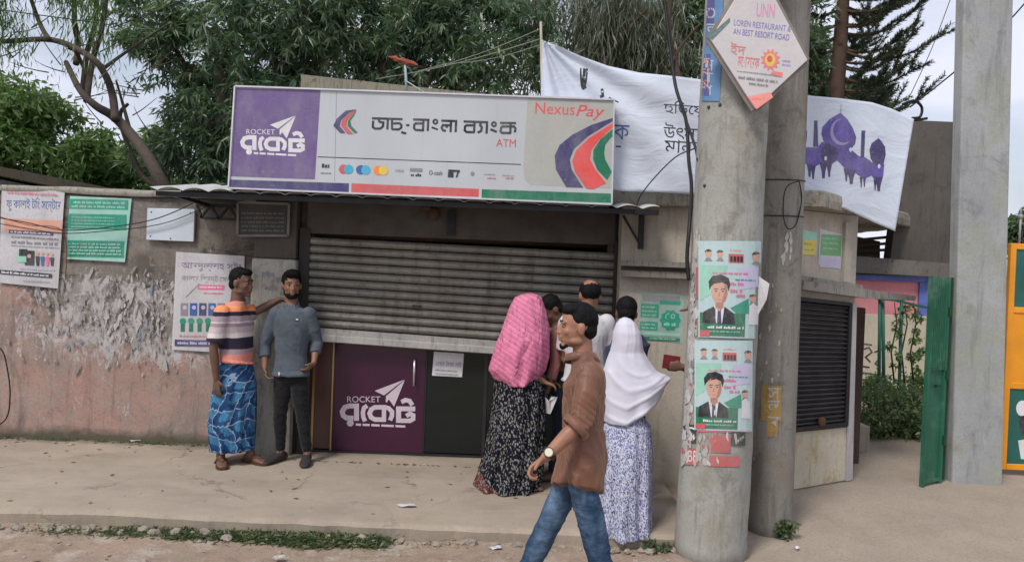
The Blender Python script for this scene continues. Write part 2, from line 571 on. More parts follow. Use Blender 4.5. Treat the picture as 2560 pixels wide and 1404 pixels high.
# ------------------------------------------------------------------ boundary wall
t = NT('peeling_pink_wall')
p = t.pos()
x_, y_, z_ = t.sep(p)
n_a = t.noise(t.pos((1, 1, 1.2)), 1.9, 8, .68)
n_b = t.noise(t.pos(loc=(5, 5, 5)), 3.4, 9, .78, .3)
# height of the pink wash falls from 1.35 m to 0.75 m along the wall
lim = t.math('MAXIMUM', t.math('MULTIPLY_ADD', x_, -.714, -1.92), .86)
pm = t.n('MapRange'); t.put(pm.inputs[0], t.math('SUBTRACT', t.math('ADD', z_, t.math('MULTIPLY', n_a, -.9)), t.math('SUBTRACT', lim, .42)))
pm.inputs[1].default_value = .04; pm.inputs[2].default_value = -.04
pink = t.mix(t.ramp(n_b, .35, .65), A3(.42, .245, .205), A3(.32, .205, .175))
pink = t.mix(t.math('MULTIPLY', t.ramp(t.noise(t.pos((1, 1, 1.3), loc=(7, 2, 9)), 1.7, 10, .78, .4), .44, .60), .75), pink, A3(.34, .275, .235))
pink = t.mix(t.math('MULTIPLY', t.ramp(t.noise(t.pos((1, 1, .8), loc=(2, 6, 1)), 5.5, 8, .8, .5), .55, .66), .6), pink, A3(.17, .115, .095))
grey = t.mix(t.ramp(t.noise(t.pos(loc=(1, 9, 2)), 2.2, 7, .7), .38, .62), A3(.12, .105, .088), A3(.28, .25, .215))
grey = t.mix(t.math('MULTIPLY', t.ramp(t.noise(t.pos((.6, 1, 3), loc=(2, 2, 2)), 2.6, 8, .75), .54, .66), .9), grey, A3(.032, .03, .027))
c = t.mix(pm.outputs[0], grey, pink)
# torn paper and flaking lime, drawn out downwards
f1 = t.noise(t.pos((1.8, 1, 1.0), loc=(0, 0, 3)), 2.6, 10, .78, .9)
f2 = t.noise(t.pos((3, 1, 1.4), loc=(8, 0, 3)), 3.4, 9, .78, 1.4)
band = t.n('MapRange', interpolation_type='SMOOTHSTEP'); t.put(band.inputs[0], t.math('ABSOLUTE', t.math('SUBTRACT', z_, 1.12)))
band.inputs[1].default_value = .55; band.inputs[2].default_value = .25
bandx = t.n('MapRange', interpolation_type='SMOOTHSTEP'); t.put(bandx.inputs[0], t.math('ABSOLUTE', t.math('ADD', x_, 3.35)))
bandx.inputs[1].default_value = 1.6; bandx.inputs[2].default_value = .5
bb_ = t.math('MULTIPLY', band.outputs[0], t.math('MULTIPLY_ADD', bandx.outputs[0], .8, .2))
msk = t.ramp(t.math('ADD', f1, t.math('MULTIPLY', bb_, .14)), .625, .645)
msk2 = t.ramp(t.math('ADD', f2, t.math('MULTIPLY', bb_, .16)), .63, .66)
both = t.math('MAXIMUM', msk, msk2)
brk = t.ramp(t.noise(t.pos((1.2, 1, .9), loc=(4, 4, 4)), 5.5, 9, .8, .6), .44, .50)
both = t.math('MULTIPLY', both, t.math('MULTIPLY_ADD', brk, .75, .25))
gm = t.ramp(t.noise(t.pos((1, 1, .7), loc=(3, 8, 6)), 2.3, 10, .8, .6), .46, .60)
c = t.mix(t.math('MULTIPLY', gm, .72), c, t.mix(t.noise(p, 3.3, 5), A3(.10, .09, .08), A3(.33, .30, .27)))
fk = t.ramp(t.noise(t.pos((1.3, 1, 1), loc=(1, 3, 2)), 7, 10, .82, .8), .60, .63)
c = t.mix(t.math('MULTIPLY', fk, .75), c, A3(.42, .39, .37))
hl = t.ramp(t.noise(t.pos((1, 1, .8), loc=(5, 3, 8)), 9, 5, .6), .70, .73)
c = t.mix(t.math('MULTIPLY', hl, .8), c, A3(.12, .055, .045))
dk = t.ramp(t.noise(t.pos((1, 1, 1.6), loc=(6, 1, 2)), 2.1, 9, .76, .5), .54, .60)
dkb = t.n('MapRange', interpolation_type='SMOOTHSTEP'); t.put(dkb.inputs[0], t.math('ABSOLUTE', t.math('SUBTRACT', z_, 1.55))); dkb.inputs[1].default_value = .55; dkb.inputs[2].default_value = .1
c = t.mix(t.math('MULTIPLY', dk, t.math('MULTIPLY', dkb.outputs[0], .9)), c, A3(.035, .032, .028))
c = t.mix(t.math('MULTIPLY', both, .95), c, t.mix(t.noise(p, 7, 5), A3(.30, .28, .27), A3(.60, .57, .56)))
blu = t.ramp(t.noise(t.pos(loc=(3, 3, 9)), 3.1, 7, .8, .5), .63, .66)
c = t.mix(t.math('MULTIPLY', blu, t.math('MULTIPLY', bb_, .8)), c, A3(.13, .19, .25))
stk = t.ramp(t.noise(t.pos((7, 7, .7)), 1.8, 7, .75), .53, .68)
c = t.mix(t.math('MULTIPLY', stk, .42), c, A3(.085, .07, .06))
# moss and splash at the foot, soot under the coping
ft = t.n('MapRange'); t.put(ft.inputs[0], t.math('ADD', z_, t.math('MULTIPLY', n_b, -.22))); ft.inputs[1].default_value = .02; ft.inputs[2].default_value = -.07
c = t.mix(t.math('MULTIPLY', ft.outputs[0], .85), c, A3(.07, .07, .045))
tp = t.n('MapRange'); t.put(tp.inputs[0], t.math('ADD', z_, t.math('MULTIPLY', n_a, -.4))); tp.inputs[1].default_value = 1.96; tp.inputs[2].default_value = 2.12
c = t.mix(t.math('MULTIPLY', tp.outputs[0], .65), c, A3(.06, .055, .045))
g = t.noise(p, 45, 5, .75)
c = t.mix(t.math('MULTIPLY', t.ramp(g, .48, .75), .45), c, A3(.07, .055, .05))
t.bump(t.math('ADD', t.math('ADD', t.math('MULTIPLY', g, .5), n_b), t.math('MULTIPLY', both, .15)), .38, .010)
M_WALL = t.end(c, .92, .15)
w = thing('boundary_wall', 'long boundary wall with peeling pink wash and torn poster paper', 'wall', (-5, 7.1, 0))
b = B()
gx = np.linspace(-9.5, -2.0, 150); gz = np.linspace(-.12, 2.27, 50)
rows = [[(x, 7.0 + .006 * wob(x, z, 6, 21) + .003 * wob(x, z, 30, 22), z + (0.012 * wob(x, 0, 5, 9) if z > 2.2 else 0)) for x in gx] for z in gz]
rows += [[(x, 7.2, 2.27 + .012 * wob(x, 0, 5, 9)) for x in gx], [(x, 7.2, -.12) for x in gx]]
b.rings(rows, closed=False, caps=False)
b.go('plaster_face', M_WALL, w, smooth=True)
WALLOBJ = w
b = B()
rows = []
for yy, zz in ((6.975, 2.262), (6.965, 2.285), (6.98, 2.315), (7.1, 2.33), (7.22, 2.31), (7.23, 2.26)):
    rows.append([(x, yy + .008 * wob(x, yy, 9, 31), zz + .013 * wob(x, 0, 5, 9) + .006 * wob(x, yy, 17, 33)) for x in gx])
b.rings(rows, closed=False, caps=False)
b.go('coping', weathered('mossy_coping', A3(.32, .30, .26), A3(.09, .10, .05), .8, 4), w, smooth=True)

# lean-to shed behind the wall: only its dark sloping roof shows
sh = thing('shed', 'dark sloping roof of a low shed behind the wall', 'shed', (-6.2, 9.3, 0))
b = B(); b.prism([(-9.5, -.1), (-4.2, -.1), (-4.2, 2.26), (-9.5, 3.1)], 8.6, 10.6); b.go('shed_wall', M_CONC, sh)
b = B(); b.prism([(-9.7, 3.16), (-3.9, 2.26), (-3.9, 2.36), (-9.7, 3.26)], 8.3, 10.8)
b.go('roof', weathered('old_shed_roof', A3(.075, .062, .045), A3(.03, .03, .02), .7), sh)
# ------------------------------------------------------------------ cement pillar between wall and booth
M_PALE = weathered('limewashed_plaster', A3(.47, .44, .38), A3(.15, .13, .10), .55, 2.5)
M_DARKPL = weathered('shade_dark_plaster', A3(.11, .098, .082), A3(.045, .04, .035), .6, 2.5)  # near-black tone puts the shade under the canopy into the colour
w = thing('pillar', 'squat cement pillar with flaking whitewash between the pink wall and the shutter', 'pillar', (-2.1, 6.84, 0))
bevel(B().box(-2.30, -1.91, 6.69, 6.995, -.05, 1.735).go('shaft', weathered('flaking_whitewash', A3(.46, .445, .39), A3(.15, .14, .12), .7, 3.5), w), .02)
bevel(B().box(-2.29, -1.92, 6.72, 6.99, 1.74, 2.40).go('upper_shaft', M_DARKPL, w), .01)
pr = Print(plane_map(6.688))
for (x, y, hh) in ((655, 676, 13), (690, 690, 12), (662, 712, 11), (700, 725, 12), (668, 745, 10)):
    pr.scribble(x, y, x + 40, hh, 0)
pr.go('lettering', M_GREY, w)

# ------------------------------------------------------------------ bank booth
booth = thing('bank_booth', 'low bank teller booth with half raised shutter and flat concrete roof', 'booth', (-.4, 7.6, 0))
M_CREAM = weathered('cream_plaster', A3(.50, .45, .375), A3(.21, .165, .12), .35, 2.0)
M_INT = plain('booth_interior', A3(.05, .055, .055), .7, .2)
b = B()
b.box(-1.90, .93, 7.0, 7.12, 2.0, 2.42, 0)                # lintel above the opening
b.box(-1.91, -1.80, 6.84, 9.4, 0.004, 2.42, 0)
b.box(-1.80, .93, 9.3, 9.4, 0.004, 2.42, 0)
b.box(.85, .93, 6.84, 9.3, 0.004, 2.42, 0)
b.go('interior_wall', [M_DARKPL], booth)
# right-hand body, its street face turned away in two steps
K0, K1 = Vector((2.32, 6.24, 0)), Vector((2.98, 6.60, 0))
foot = [(.935, 6.80), (.935, 6.60), (2.32, 6.24), (2.98, 6.60), (2.98, 7.6), (.935, 7.6)]
b = B(); b.prism(foot, -.12, 2.30, 'z'); b.go('side_wall', M_CREAM, booth)
# skirt of ochre splashes at the foot of that wall
kd = (K1 - K0).normalized(); kn = Vector((kd.y, -kd.x, 0))
def kp(px, py, h=0.0):
    """pixel -> the turned street face of the kiosk"""
    d = ray(px, py); o = Vector((0, 0, CAMH))
    tt = (K0 - o).dot(kn) / d.dot(kn)
    q = o + d * tt + kn * h
    return q
M_OCHRE = weathered('ochre_stained_plaster', A3(.58, .53, .42), A3(.40, .26, .10), .75, 3)
b = B()
def kslab(pts, h0, h1, mi=0):
    b.rings([[kp(x, y, h0) for x, y in pts], [kp(x, y, h1) for x, y in pts]], True, True, mi)
kslab([(1966, 1076), (2112, 1058), (2120, 1090), (2116, 1196), (1962, 1224)], .0, .018)
b.go('plinth', M_OCHRE, booth)
# roof slab: flat over the booth, its kiosk end sagging a little
M_SLAB = weathered('mossy_roof_slab', A3(.40, .365, .30), A3(.075, .065, .045), .75, 4)
roof = [(-2.35, 6.45), (1.0, 6.45), (2.42, 5.99), (4.0, 7.7), (4.0, 9.6), (-2.35, 9.6)]
def rz(x): return -.0 if x < 1.1 else -.0
b = B()
N = []
for i in range(len(roof)):
    a, c_ = roof[i], roof[(i + 1) % len(roof)]
    L = math.hypot(c_[0] - a[0], c_[1] - a[1])
    k = max(1, int(L / .07))
    N += [(a[0] + (c_[0] - a[0]) * j / k, a[1] + (c_[1] - a[1]) * j / k) for j in range(k)]
rows = []
for (inset, z) in ((.03, 2.302), (0.0, 2.31), (-.01, 2.37), (0.0, 2.425), (.03, 2.44)):
    rows.append([(x + (0.0 if inset <= 0 else 0), y + inset + .008 * wob(x * 3, z * 20 + y, 5, 41), z + .010 * wob(x, y, 6, 42)) for x, y in N])
b.rings(rows)
slab = b.go('roof_slab', M_SLAB, booth)

# glass front behind the shutter
YG = 6.90
x0, z0 = xz(782, 1133, YG); 
gl = thing('glass_shopfront', 'dark glass booth front with maroon printed door', 'glass front', (-.5, YG, 0))
def zx(px, Y=YG): return at(px, 1000, Y).x
M_MAROON = plain('maroon_door_film', A3(.052, .010, .036), .22, .18, 3, .5)
M_BROWN = plain('brown_laminate', A3(.10, .052, .042), .3, .15, 4, .5)
M_GOLD = plain('brass_trim', A3(.55, .38, .18), .35, .1, 8, .5, .8)
t = NT('tinted_glass')
t.p.inputs['Transmission Weight'].default_value = .35
t.p.inputs['IOR'].default_value = 1.45
M_GLASS = t.end(A3(.018, .024, .022), .07, .35)
xa, xb, xc, xd = zx(783), zx(831), zx(1061), zx(1225)
B().box(-1.795, xb - .008, YG, YG + .03, .03, 1.45).go('side_panel', M_BROWN, gl)
bevel(B().box(xb + .008, xc, YG - .004, YG + .028, .02, 1.45).go('door_panel', M_MAROON, gl), .003)
B().box(xc + .012, .845, YG + .006, YG + .016, .03, 1.45).go('pane', M_GLASS, gl)
b = B(); b.box(xb - .007, xb + .007, YG - .016, YG + .03, .02, 1.45); b.box(-1.775, -1.755, YG - .016, YG - .001, .02, 1.45); b.go('trim', M_GOLD, gl)
b = B(); b.box(-1.79, .84, YG - .02, YG + .05, .0045, .02); b.box(-1.79, .84, YG, YG + .05, 1.452, 1.5)
b.box(xc + .001, xc + .011, YG - .002, YG + .03, .02, 1.45); b.box(-.22, -.19, YG - .005, YG + .005, .03, 1.45); b.box(.30, .33, YG - .005, YG + .005, .03, 1.45)
b.go('frame', plain('dark_aluminium', A3(.04, .04, .045), .4, .2, 8, .5, .5), gl)
b = B(); hx, hz0 = xz(1036, 962, YG); _, hz1 = xz(1036, 898, YG)
b.tube([(hx, YG - .05, hz0), (hx, YG - .05, hz1)], .011, 10)
for z in (hz0 + .03, hz1 - .03): b.tube([(hx, YG - .05, z), (hx, YG, z)], .007, 8)
b.go('handle', plain('steel_handle', A3(.6, .58, .6), .3, .1, 8, .5, .7), gl, smooth=True)
# inside: counter and machine, dim behind the glass
m = thing('cash_machine', 'dim grey cash machine behind the tinted glass', 'cash machine', (.35, 8.7, 0))
bevel(B().box(.05, .65, 8.45, 9.1, .004, 1.3).go('cabinet', plain('machine_grey', A3(.22, .25, .27), .5), m), .03)
b = B(); b.prism([(.12, .85), (.58, .85), (.58, 1.2), (.12, 1.2)], 8.42, 8.448); b.go('screen', M_BLACK, m)
tag(B().box(-1.8, .85, 6.92, 9.3, .0005, .0035).go('booth_floor', plain('booth_floor_tile', A3(.10, .11, .11), .35), origin=(0, 7, 0)), kind='structure')

# ---- the rocket logo, drawn once in its own coordinates (0..1670 wide, 0..1065 high)
def rocket(pr, fm, mi=0, small=True):
    def q(pts): return [fm(x - 250, y - 155) for x, y in pts]
    k = (Vector(fm(100, 0)) - Vector(fm(0, 0))).length / 100
    pr.poly(q([(1022, 405), (1680, 157), (1228, 505)]), mi)
    pr.poly(q([(1684, 170), (1450, 752), (1335, 590), (1290, 660), (1266, 650), (1272, 520)]), mi)
    def st(pts, w): pr.stroke(q(pts), w * k, mi)
    st([(625, 1060), (625, 735), (470, 735), (370, 765), (312, 860), (335, 945), (400, 995), (560, 1005)], 108)
    pr.poly(q(circle(487, 1108, 76)), mi)
    st([(860, 730), (790, 780), (765, 880), (775, 980), (815, 1070)], 95)
    st([(1180, 765), (1030, 765), (950, 810), (912, 900), (945, 985), (1030, 1032), (1225, 1035)], 100)
    st([(1228, 715), (1228, 1085)], 95)
    st([(1250, 765), (1330, 785), (1405, 860), (1405, 950), (1360, 1050)], 95)
    st([(1548, 760), (1548, 1105)], 110)
    st([(1500, 797), (1915, 800)], 105)
    st([(1610, 650), (1700, 607), (1790, 625), (1850, 720)], 95)
    st([(1600, 1060), (1800, 1060), (1868, 1020), (1868, 940), (1800, 905), (1715, 955)], 98)
    x = 610
    if small:
        for L in (150, 190, 220, 310, 250):
            st([(x, 1140 + (x - 600) * .04), (x + L - 35, 1140 + (x + L - 600) * .04)], 48)
            x += L
    pc = text_mesh('ROCKET', .03)
    AV = np.concatenate([V for V, _ in pc]); lo, hi = AV.min(0), AV.max(0)
    for V, Fs in pc:
        U = (V - lo) / (hi - lo)
        pr._add([fm(420 - 250 + 730 * u, 655 - 155 - 130 * v) for u, v in U], Fs, mi)
pr = Print(plane_map(YG - .0045))
rocket(pr, lambda x, y: (820 + (x + 250) / 8.775, 930 + (y + 155) / 8.775))
pr.go('logo_print', plain('logo_film', A3(.58, .50, .56), .5, .05), gl)

# notice taped to the dark pane
n_ = thing('notice', 'white paper notice with handwriting taped to the dark glass', 'notice', tuple(at(1120, 910, YG)))
c4 = [at(x, y, YG) for x, y in ((1085, 878), (1160, 883), (1155, 942), (1080, 938))]
mk('sheet', [(p.x, YG - .003 - .004 * (i in (0,)), p.z) for i, p in enumerate(c4)] + [(p.x, YG + .002, p.z) for p in c4], [(0, 3, 2, 1), (4, 5, 6, 7), (0, 1, 5, 4), (1, 2, 6, 5), (2, 3, 7, 6), (3, 0, 4, 7)], M_WHITE, n_)
pr = Print(plane_map(YG - .0075))
pr.text('এখন টাকা নাই', 1090, 899, 1154, 914, 0, .07)
for y in (922, 931): pr.scribble(1089, y, 1145, 3, 0, .07)
pr.go('lettering', M_GREY, n_)

# roller shutter
SY = 6.80
t = NT('grimy_galvanised')
p = t.pos()
c = t.mix(t.ramp(t.noise(t.pos((1, 1, .6)), 2.5, 7, .7), .35, .65), A3(.31, .30, .265), A3(.19, .18, .155))
c = t.mix(t.math('MULTIPLY', t.ramp(t.noise(t.pos((8, 8, .8)), 2, 6, .7), .5, .7), .55), c, A3(.085, .07, .055))
c = t.mix(t.math('MULTIPLY', t.ramp(t.noise(p, 16, 7, .75), .54, .66), .5), c, A3(.07, .055, .045))
t.bump(t.noise(p, 30, 5, .7), .25, .004)
M_GALV = t.end(c, .55, .4, .35)
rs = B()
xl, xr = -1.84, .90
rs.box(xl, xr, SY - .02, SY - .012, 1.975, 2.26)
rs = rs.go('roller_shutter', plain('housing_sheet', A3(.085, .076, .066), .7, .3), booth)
M_RAIL = plain('dark_rail', A3(.035, .028, .025), .6)
B().box(-1.905, xl + .03, SY - .03, SY + .04, .001, 2.02).go('guide_rail', M_RAIL, rs)
B().box(xr, .932, SY - .03, SY + .04, .001, 2.02).go('guide_rail', M_RAIL, rs)
def tiltz(x): return -.034 * (x - xl)
top, bot = 1.945, 1.145
ns = 11
H = (top - bot) / ns
prof = []
for i in range(9):
    a = i / 8
    prof.append((SY - .026 * math.sin(math.pi * a) ** .8, a))
sl_me = None
for k in range(ns):
    z0 = bot + k * H
    b = B()
    ridge = [(y, z0 + .004 + a * (H - .008)) for y, a in prof]
    back = [(y + .006, z) for y, z in reversed(ridge)]
    Lx = [(xl, y, z + tiltz(xl) * (1 - (z - bot) / (top - bot) * .6)) for y, z in ridge + back]
    Rx = [(xr, y, z + tiltz(xr) * (1 - (z - bot) / (top - bot) * .6)) for y, z in ridge + back]
    mid = [[(x, y + .0025 * math.sin(k * 2.1 + x * 3), z + tiltz(x) * (1 - (z - bot) / (top - bot) * .6)) for y, z in ridge + back] for x in np.linspace(xl, xr, 8)[1:-1]]
    b.rings([Lx] + mid + [Rx])
    b.go('slat', M_GALV, rs)
b = B()
bz = lambda x, h: bot - h + tiltz(x)
b.rings([[(x, y, bz(x, h)) for y, h in ((SY - .03, .006), (SY + .012, .006), (SY + .012, .125), (SY - .005, .13), (SY - .036, .12), (SY - .034, .07), (SY - .028, .06))] for x in np.linspace(xl, xr, 9)])
b.go('bottom_rail', weathered('worn_zinc', A3(.50, .49, .46), A3(.14, .125, .10), .7, 3, rough=.6), rs)
b = B(); b.tube([(xl, SY + .14, 2.07), (xr, SY + .14, 2.07)], .13, 20); b.go('drum', M_RUST, rs, smooth=True)
b = B(); p_ = at(1290, 765, SY - .04); b.box(p_.x - .03, p_.x + .03, SY - .05, SY - .026, p_.z - .022, p_.z + .022); b.box(p_.x - .1, p_.x + .1, SY - .036, SY - .0255, p_.z - .008, p_.z + .008)
b.go('lock', M_RUST, rs)
b = B(); p2_ = at(1042, 765, SY - .04); b.box(p2_.x - .04, p2_.x + .04, SY - .04, SY - .0255, p2_.z - .01, p2_.z + .01)
b.go('lock', M_RUST, rs)

# ---------------------------------------------------------------- corrugated tin canopy
can = thing('canopy', 'corrugated tin canopy on a steel frame above the shutter', 'canopy', (-.9, 6.5, 2.3))
xs_ = np.linspace(-2.93, 1.16, 260)
rows = []
for (y, z) in ((6.10, 2.262), (6.3, 2.29), (6.6, 2.33), (6.98, 2.385)):
    rows.append([(x, y + (.012 * wob(x, 0, 4, 51) if y < 6.2 else 0), z + .030 * abs(math.sin(math.pi * x / .205)) ** .7 - .014 + .006 * wob(x, y, 2, 52)) for x in xs_])
b = B(); b.rings(rows, closed=False, caps=False)
o = b.go('tin_sheet', weathered('bleached_tin', A3(.62, .64, .63), A3(.24, .19, .15), .5, 4, rough=.45), can)
s_ = o.modifiers.new('thickness', 'SOLIDIFY'); s_.thickness = .003
b = B()
b.box(-2.9, 1.13, 6.14, 6.175, 2.205, 2.245)
b.box(-2.9, 1.05, 6.60, 6.63, 2.262, 2.30)
for x in (-1.84, -.95, -.1, .80): b.bar((x, 6.178, 2.225), (x, 6.99, 2.33), .03, .035)
b.box(.98, 1.155, 6.10, 6.136, 2.20, 2.245)
b.go('frame', M_STEEL, can)
b = B()                                                     # lattice bracket at the wall end
Yb = 6.93
za = at(500, 512, Yb).z; zb = at(590, 548, Yb).z; xa_ = at(492, 520, Yb).x; xb_ = at(600, 520, Yb).x
b.bar((xa_, Yb, za), (xb_, Yb, za), .03, .03); b.bar((xa_ + .05, Yb, zb), (xb_, Yb, zb), .022, .022)
zz = np.linspace(xa_ + .04, xb_ - .02, 5)
for i in range(4): b.bar((zz[i], Yb, za if i % 2 else zb), (zz[i + 1], Yb, zb if i % 2 else za), .022, .018)
b.bar((xa_, Yb, za), (xa_ + .05, Yb, zb), .022, .02)
b.bar((xa_ + .1, 6.16, 2.225), (xa_ + .1, 6.99, za), .03, .03)
b.go('lattice_bracket', M_STEEL, can)
b = B(); q = at(1605, 545, 6.5); q2 = at(1603, 622, 6.5)
b.box(q.x - .022, q.x + .022, 6.50, 6.54, q2.z, q.z + .06); b.bar((q.x, 6.52, q2.z + .03), (q.x - .16, 6.52, q.z + .02), .02, .02)
b.bar((q.x, 6.48, q.z + .045), (.98, 6.12, 2.226), .03, .03)
b.go('side_bracket', M_STEEL, can)
# old lamp and wasp-nest like lump hanging in the dark under the canopy
l_ = thing('ceiling_fitting', 'burnt brown lamp fitting under the canopy above the shutter', 'lamp', tuple(at(1085, 545, 6.75)))
q = at(1085, 535, 6.74)
b = B(); b.tube([(q.x, 6.74, 2.34), (q.x, 6.74, q.z + .05)], .012, 8); b.ball((q.x, 6.74, q.z), (.05, .045, .06)); b.ball((q.x - .07, 6.74, q.z + .05), (.05, .03, .025))
b.go('holder', M_RUST, l_, smooth=True)
q = at(1128, 560, 6.76); b = B(); b.box(q.x - .035, q.x + .035, 6.75, 6.778, q.z - .1, q.z + .12); b.go('bracket', M_STEEL, l_)

# ---------------------------------------------------------------- illuminated-box bank sign
SG = 6.08
sg = thing('bank_sign', 'long white and purple bank signboard standing on the canopy edge', 'sign', (-.76, 6.15, 2.29))
TL, TR, BR, BL = [xz(*q, SG) for q in ((588, 216), (1535, 250), (1529, 511), (572, 470))]
t = NT('sign_face_white')
p = t.pos()
c = t.mix(t.ramp(t.noise(t.pos((1, 1, .5)), 1.8, 5), .35, .7), A3(.50, .525, .55), A3(.44, .465, .485))
c = t.mix(t.math('MULTIPLY', t.ramp(t.noise(t.pos((6, 1, .6)), 3, 5, .7), .55, .75), .18), c, A3(.35, .33, .28))
M_SIGN = t.end(c, .32, .4)
b = B(); b.prism([BL, BR, TR, TL], SG, SG + .17)
bevel(b.go('box', M_SIGN, sg), .004)
b = B()
for (a, c_) in ((TL, TR), (TR, BR), (BR, BL), (BL, TL)):
    b.bar((a[0], SG + .08, a[1]), (c_[0], SG + .08, c_[1]), .012, .19, side=(c_[1] - a[1], 0, -(c_[0] - a[0])))
b.go('edge_frame', plain('aluminium_trim', A3(.62, .62, .66), .4, .1, 8, .4, .4), sg)
pr = Print(plane_map(SG))
mats = [M_PURPLE, M_NAVY, M_RED, M_GREEN, M_BLACK, M_WHITE, M_CYAN, M_ORANGE, M_YELLOW, plain('panel_warm', A3(.44, .445, .415), .35, .05), M_GREY, plain('arc_red', A3(.80, .085, .085), .4, .1), M_BLUE]
PUR, NAV, RED, GRN, BLK, WHT, CYA, ORA, YEL, WRM, GRY, ARD, BLU = range(13)
Z = lambda x, y: (560 + x / 2.56, 180 + y / 2.56)
ZP = lambda pts: [Z(*q) for q in pts]
pr.poly(ZP([(78, 103), (618, 118), (582, 688), (44, 668)]), PUR)
pr.poly(ZP([(34, 688), (800, 712), (798, 778), (32, 745)]), NAV)
pr.poly(ZP([(816, 712), (1632, 748), (1630, 800), (814, 772)]), RED)
pr.poly(ZP([(1650, 750), (2478, 778), (2476, 838), (1648, 808)]), GRN)
pr.poly(ZP([(1945, 150), (2490, 172), (2480, 745), (1960, 722), (1925, 690), (1915, 600)]), WRM)
pr.go('colour_block', mats, sg)
pr.stroke(ZP([(720, 128), (708, 700)]), 1.0, GRY)
pr.stroke(ZP([(600, 543), (1900, 592)]), 2.2, BLK)
pr.go('ruled_line', mats, sg)
rocket(pr, lambda x, y: (599.5 + x * 163 / 1670, 287 + y * 103 / 1065 + x * .0013), WHT)
pr.go('rocket_logo', mats, sg)
Z1 = lambda pts: [(920 + x / 6.737, 270 + y / 6.737) for x, y in pts]
W = 5.6
for pts in ([(68, 175), (582, 190)], [(88, 215), (80, 320), (115, 348), (205, 348), (252, 310), (258, 245), (195, 235), (178, 185)], [(335, 180), (326, 362)],
            [(405, 190), (405, 365)], [(405, 262), (530, 258), (562, 285), (560, 330), (520, 362), (405, 360)], [(560, 408), (645, 432)], [(640, 290), (700, 292)],
            [(760, 195), (1035, 202)], [(935, 200), (925, 395)], [(925, 378), (800, 370), (775, 340), (780, 280), (805, 260), (930, 262)], [(1015, 205), (1006, 388)],
            [(1070, 325), (1178, 365)], [(1235, 215), (1502, 222)], [(1398, 220), (1390, 408)], [(1395, 290), (1335, 292), (1318, 335)], [(1320, 292), (1262, 288), (1240, 330), (1262, 378), (1312, 385)], [(1485, 220), (1475, 408)],
            [(1610, 228), (2022, 242)], [(1795, 235), (1785, 420)], [(1785, 410), (1660, 405), (1628, 378), (1634, 312), (1660, 292), (1790, 292)],
            [(1905, 240), (1888, 292), (1918, 325), (1905, 388), (1845, 415)], [(2005, 240), (1996, 432)], [(2062, 360), (2168, 402)],
            [(2225, 252), (2492, 256)], [(2402, 256), (2395, 436)], [(2395, 422), (2255, 420), (2232, 392), (2240, 335), (2262, 312), (2400, 312)], [(2400, 312), (2462, 314), (2484, 345), (2472, 412)]):
    pr.stroke(Z1(pts), W if len(pts) != 2 or pts[0][0] != 1070 else W * .8, BLK)
for cx, cy in ((1135, 232), (2122, 274)):
    pr.stroke(Z1(circle(cx, cy, 34, 12) + circle(cx, cy, 34, 12)[:1]), 4.6, BLK)
pr.text('ATM', 1241, 347, 1290, 366, RED, .0385, .01)
pr.go('lettering', mats, sg)
pr.text('Nexus', 1339, 256, 1437, 284, ARD, .0385, .012)
pr.text('Pay', 1438, 262, 1503, 299, ARD, .0385, .03, shear=.18)
pr.go('lettering', mats, sg)
pr.poly(ZP([(2492, 293), (2350, 340), (2230, 402), (2150, 465), (2116, 535), (2124, 625), (2190, 737), (2298, 740), (2225, 625), (2213, 560), (2240, 492), (2330, 412), (2492, 312)]), NAV)
pr.poly(ZP([(2492, 325), (2340, 420), (2255, 500), (2228, 570), (2245, 640), (2318, 745), (2362, 750), (2445, 712), (2380, 630), (2342, 560), (2350, 500), (2405, 430), (2490, 350)]), ARD)
pr.poly(ZP([(2490, 362), (2410, 430), (2364, 500), (2362, 560), (2388, 625), (2452, 692), (2482, 640), (2440, 560), (2432, 520), (2440, 465), (2490, 405)]), GRN)
pr.go('ribbon_emblem', mats, sg)
e = lambda pts, mi: pr.poly(ZP(pts), mi)
e([(850, 240), (780, 248), (722, 300), (700, 345), (745, 392), (778, 392), (740, 345), (752, 305), (800, 262)], NAV)
e([(850, 242), (800, 268), (758, 306), (748, 342), (790, 398), (828, 398), (782, 345), (790, 305), (822, 272)], RED)
e([(850, 246), (822, 280), (795, 310), (790, 345), (835, 392), (856, 388), (815, 345), (808, 312), (830, 282)], GRN)
pr.go('ribbon_emblem', mats, sg)
for cx, a_, b_ in ((780, RED, CYA), (890, BLU, CYA), (1003, ORA, YEL)):
    cy = 622 + (cx - 780) * .035
    pr.poly(ZP(circle(cx - 15, cy, 30, 14)), a_); pr.poly(ZP(circle(cx + 18, cy + 1, 30, 14)), b_)
pr.text('VISA', 987, 423, 1011, 430, GRY); pr.scribble(805, 409, 825, 10, BLK); pr.scribble(802, 431, 828, 3, BLK)
pr.quad(1025, 420, 1056, 428, GRY); pr.scribble(1027, 433, 1056, 7, BLK)
pr.text('Q-cash', 1073, 426, 1106, 439, BLK); pr.quad(1121, 424, 1150, 429, BLK); pr.quad(1120, 430, 1134, 443, BLK); pr.stroke([(1146, 429), (1141, 443)], 4, BLK)
pr.poly(circle(1181, 434, 5, 10), GRY)
for x in (1210, 1256): pr.scribble(x, 434 + (x > 1230) * 3, x + 30, 2.5, GRY); pr.scribble(x + 8, 443, x + 30, 3.5, RED)
pr.go('card_logo', mats, sg)

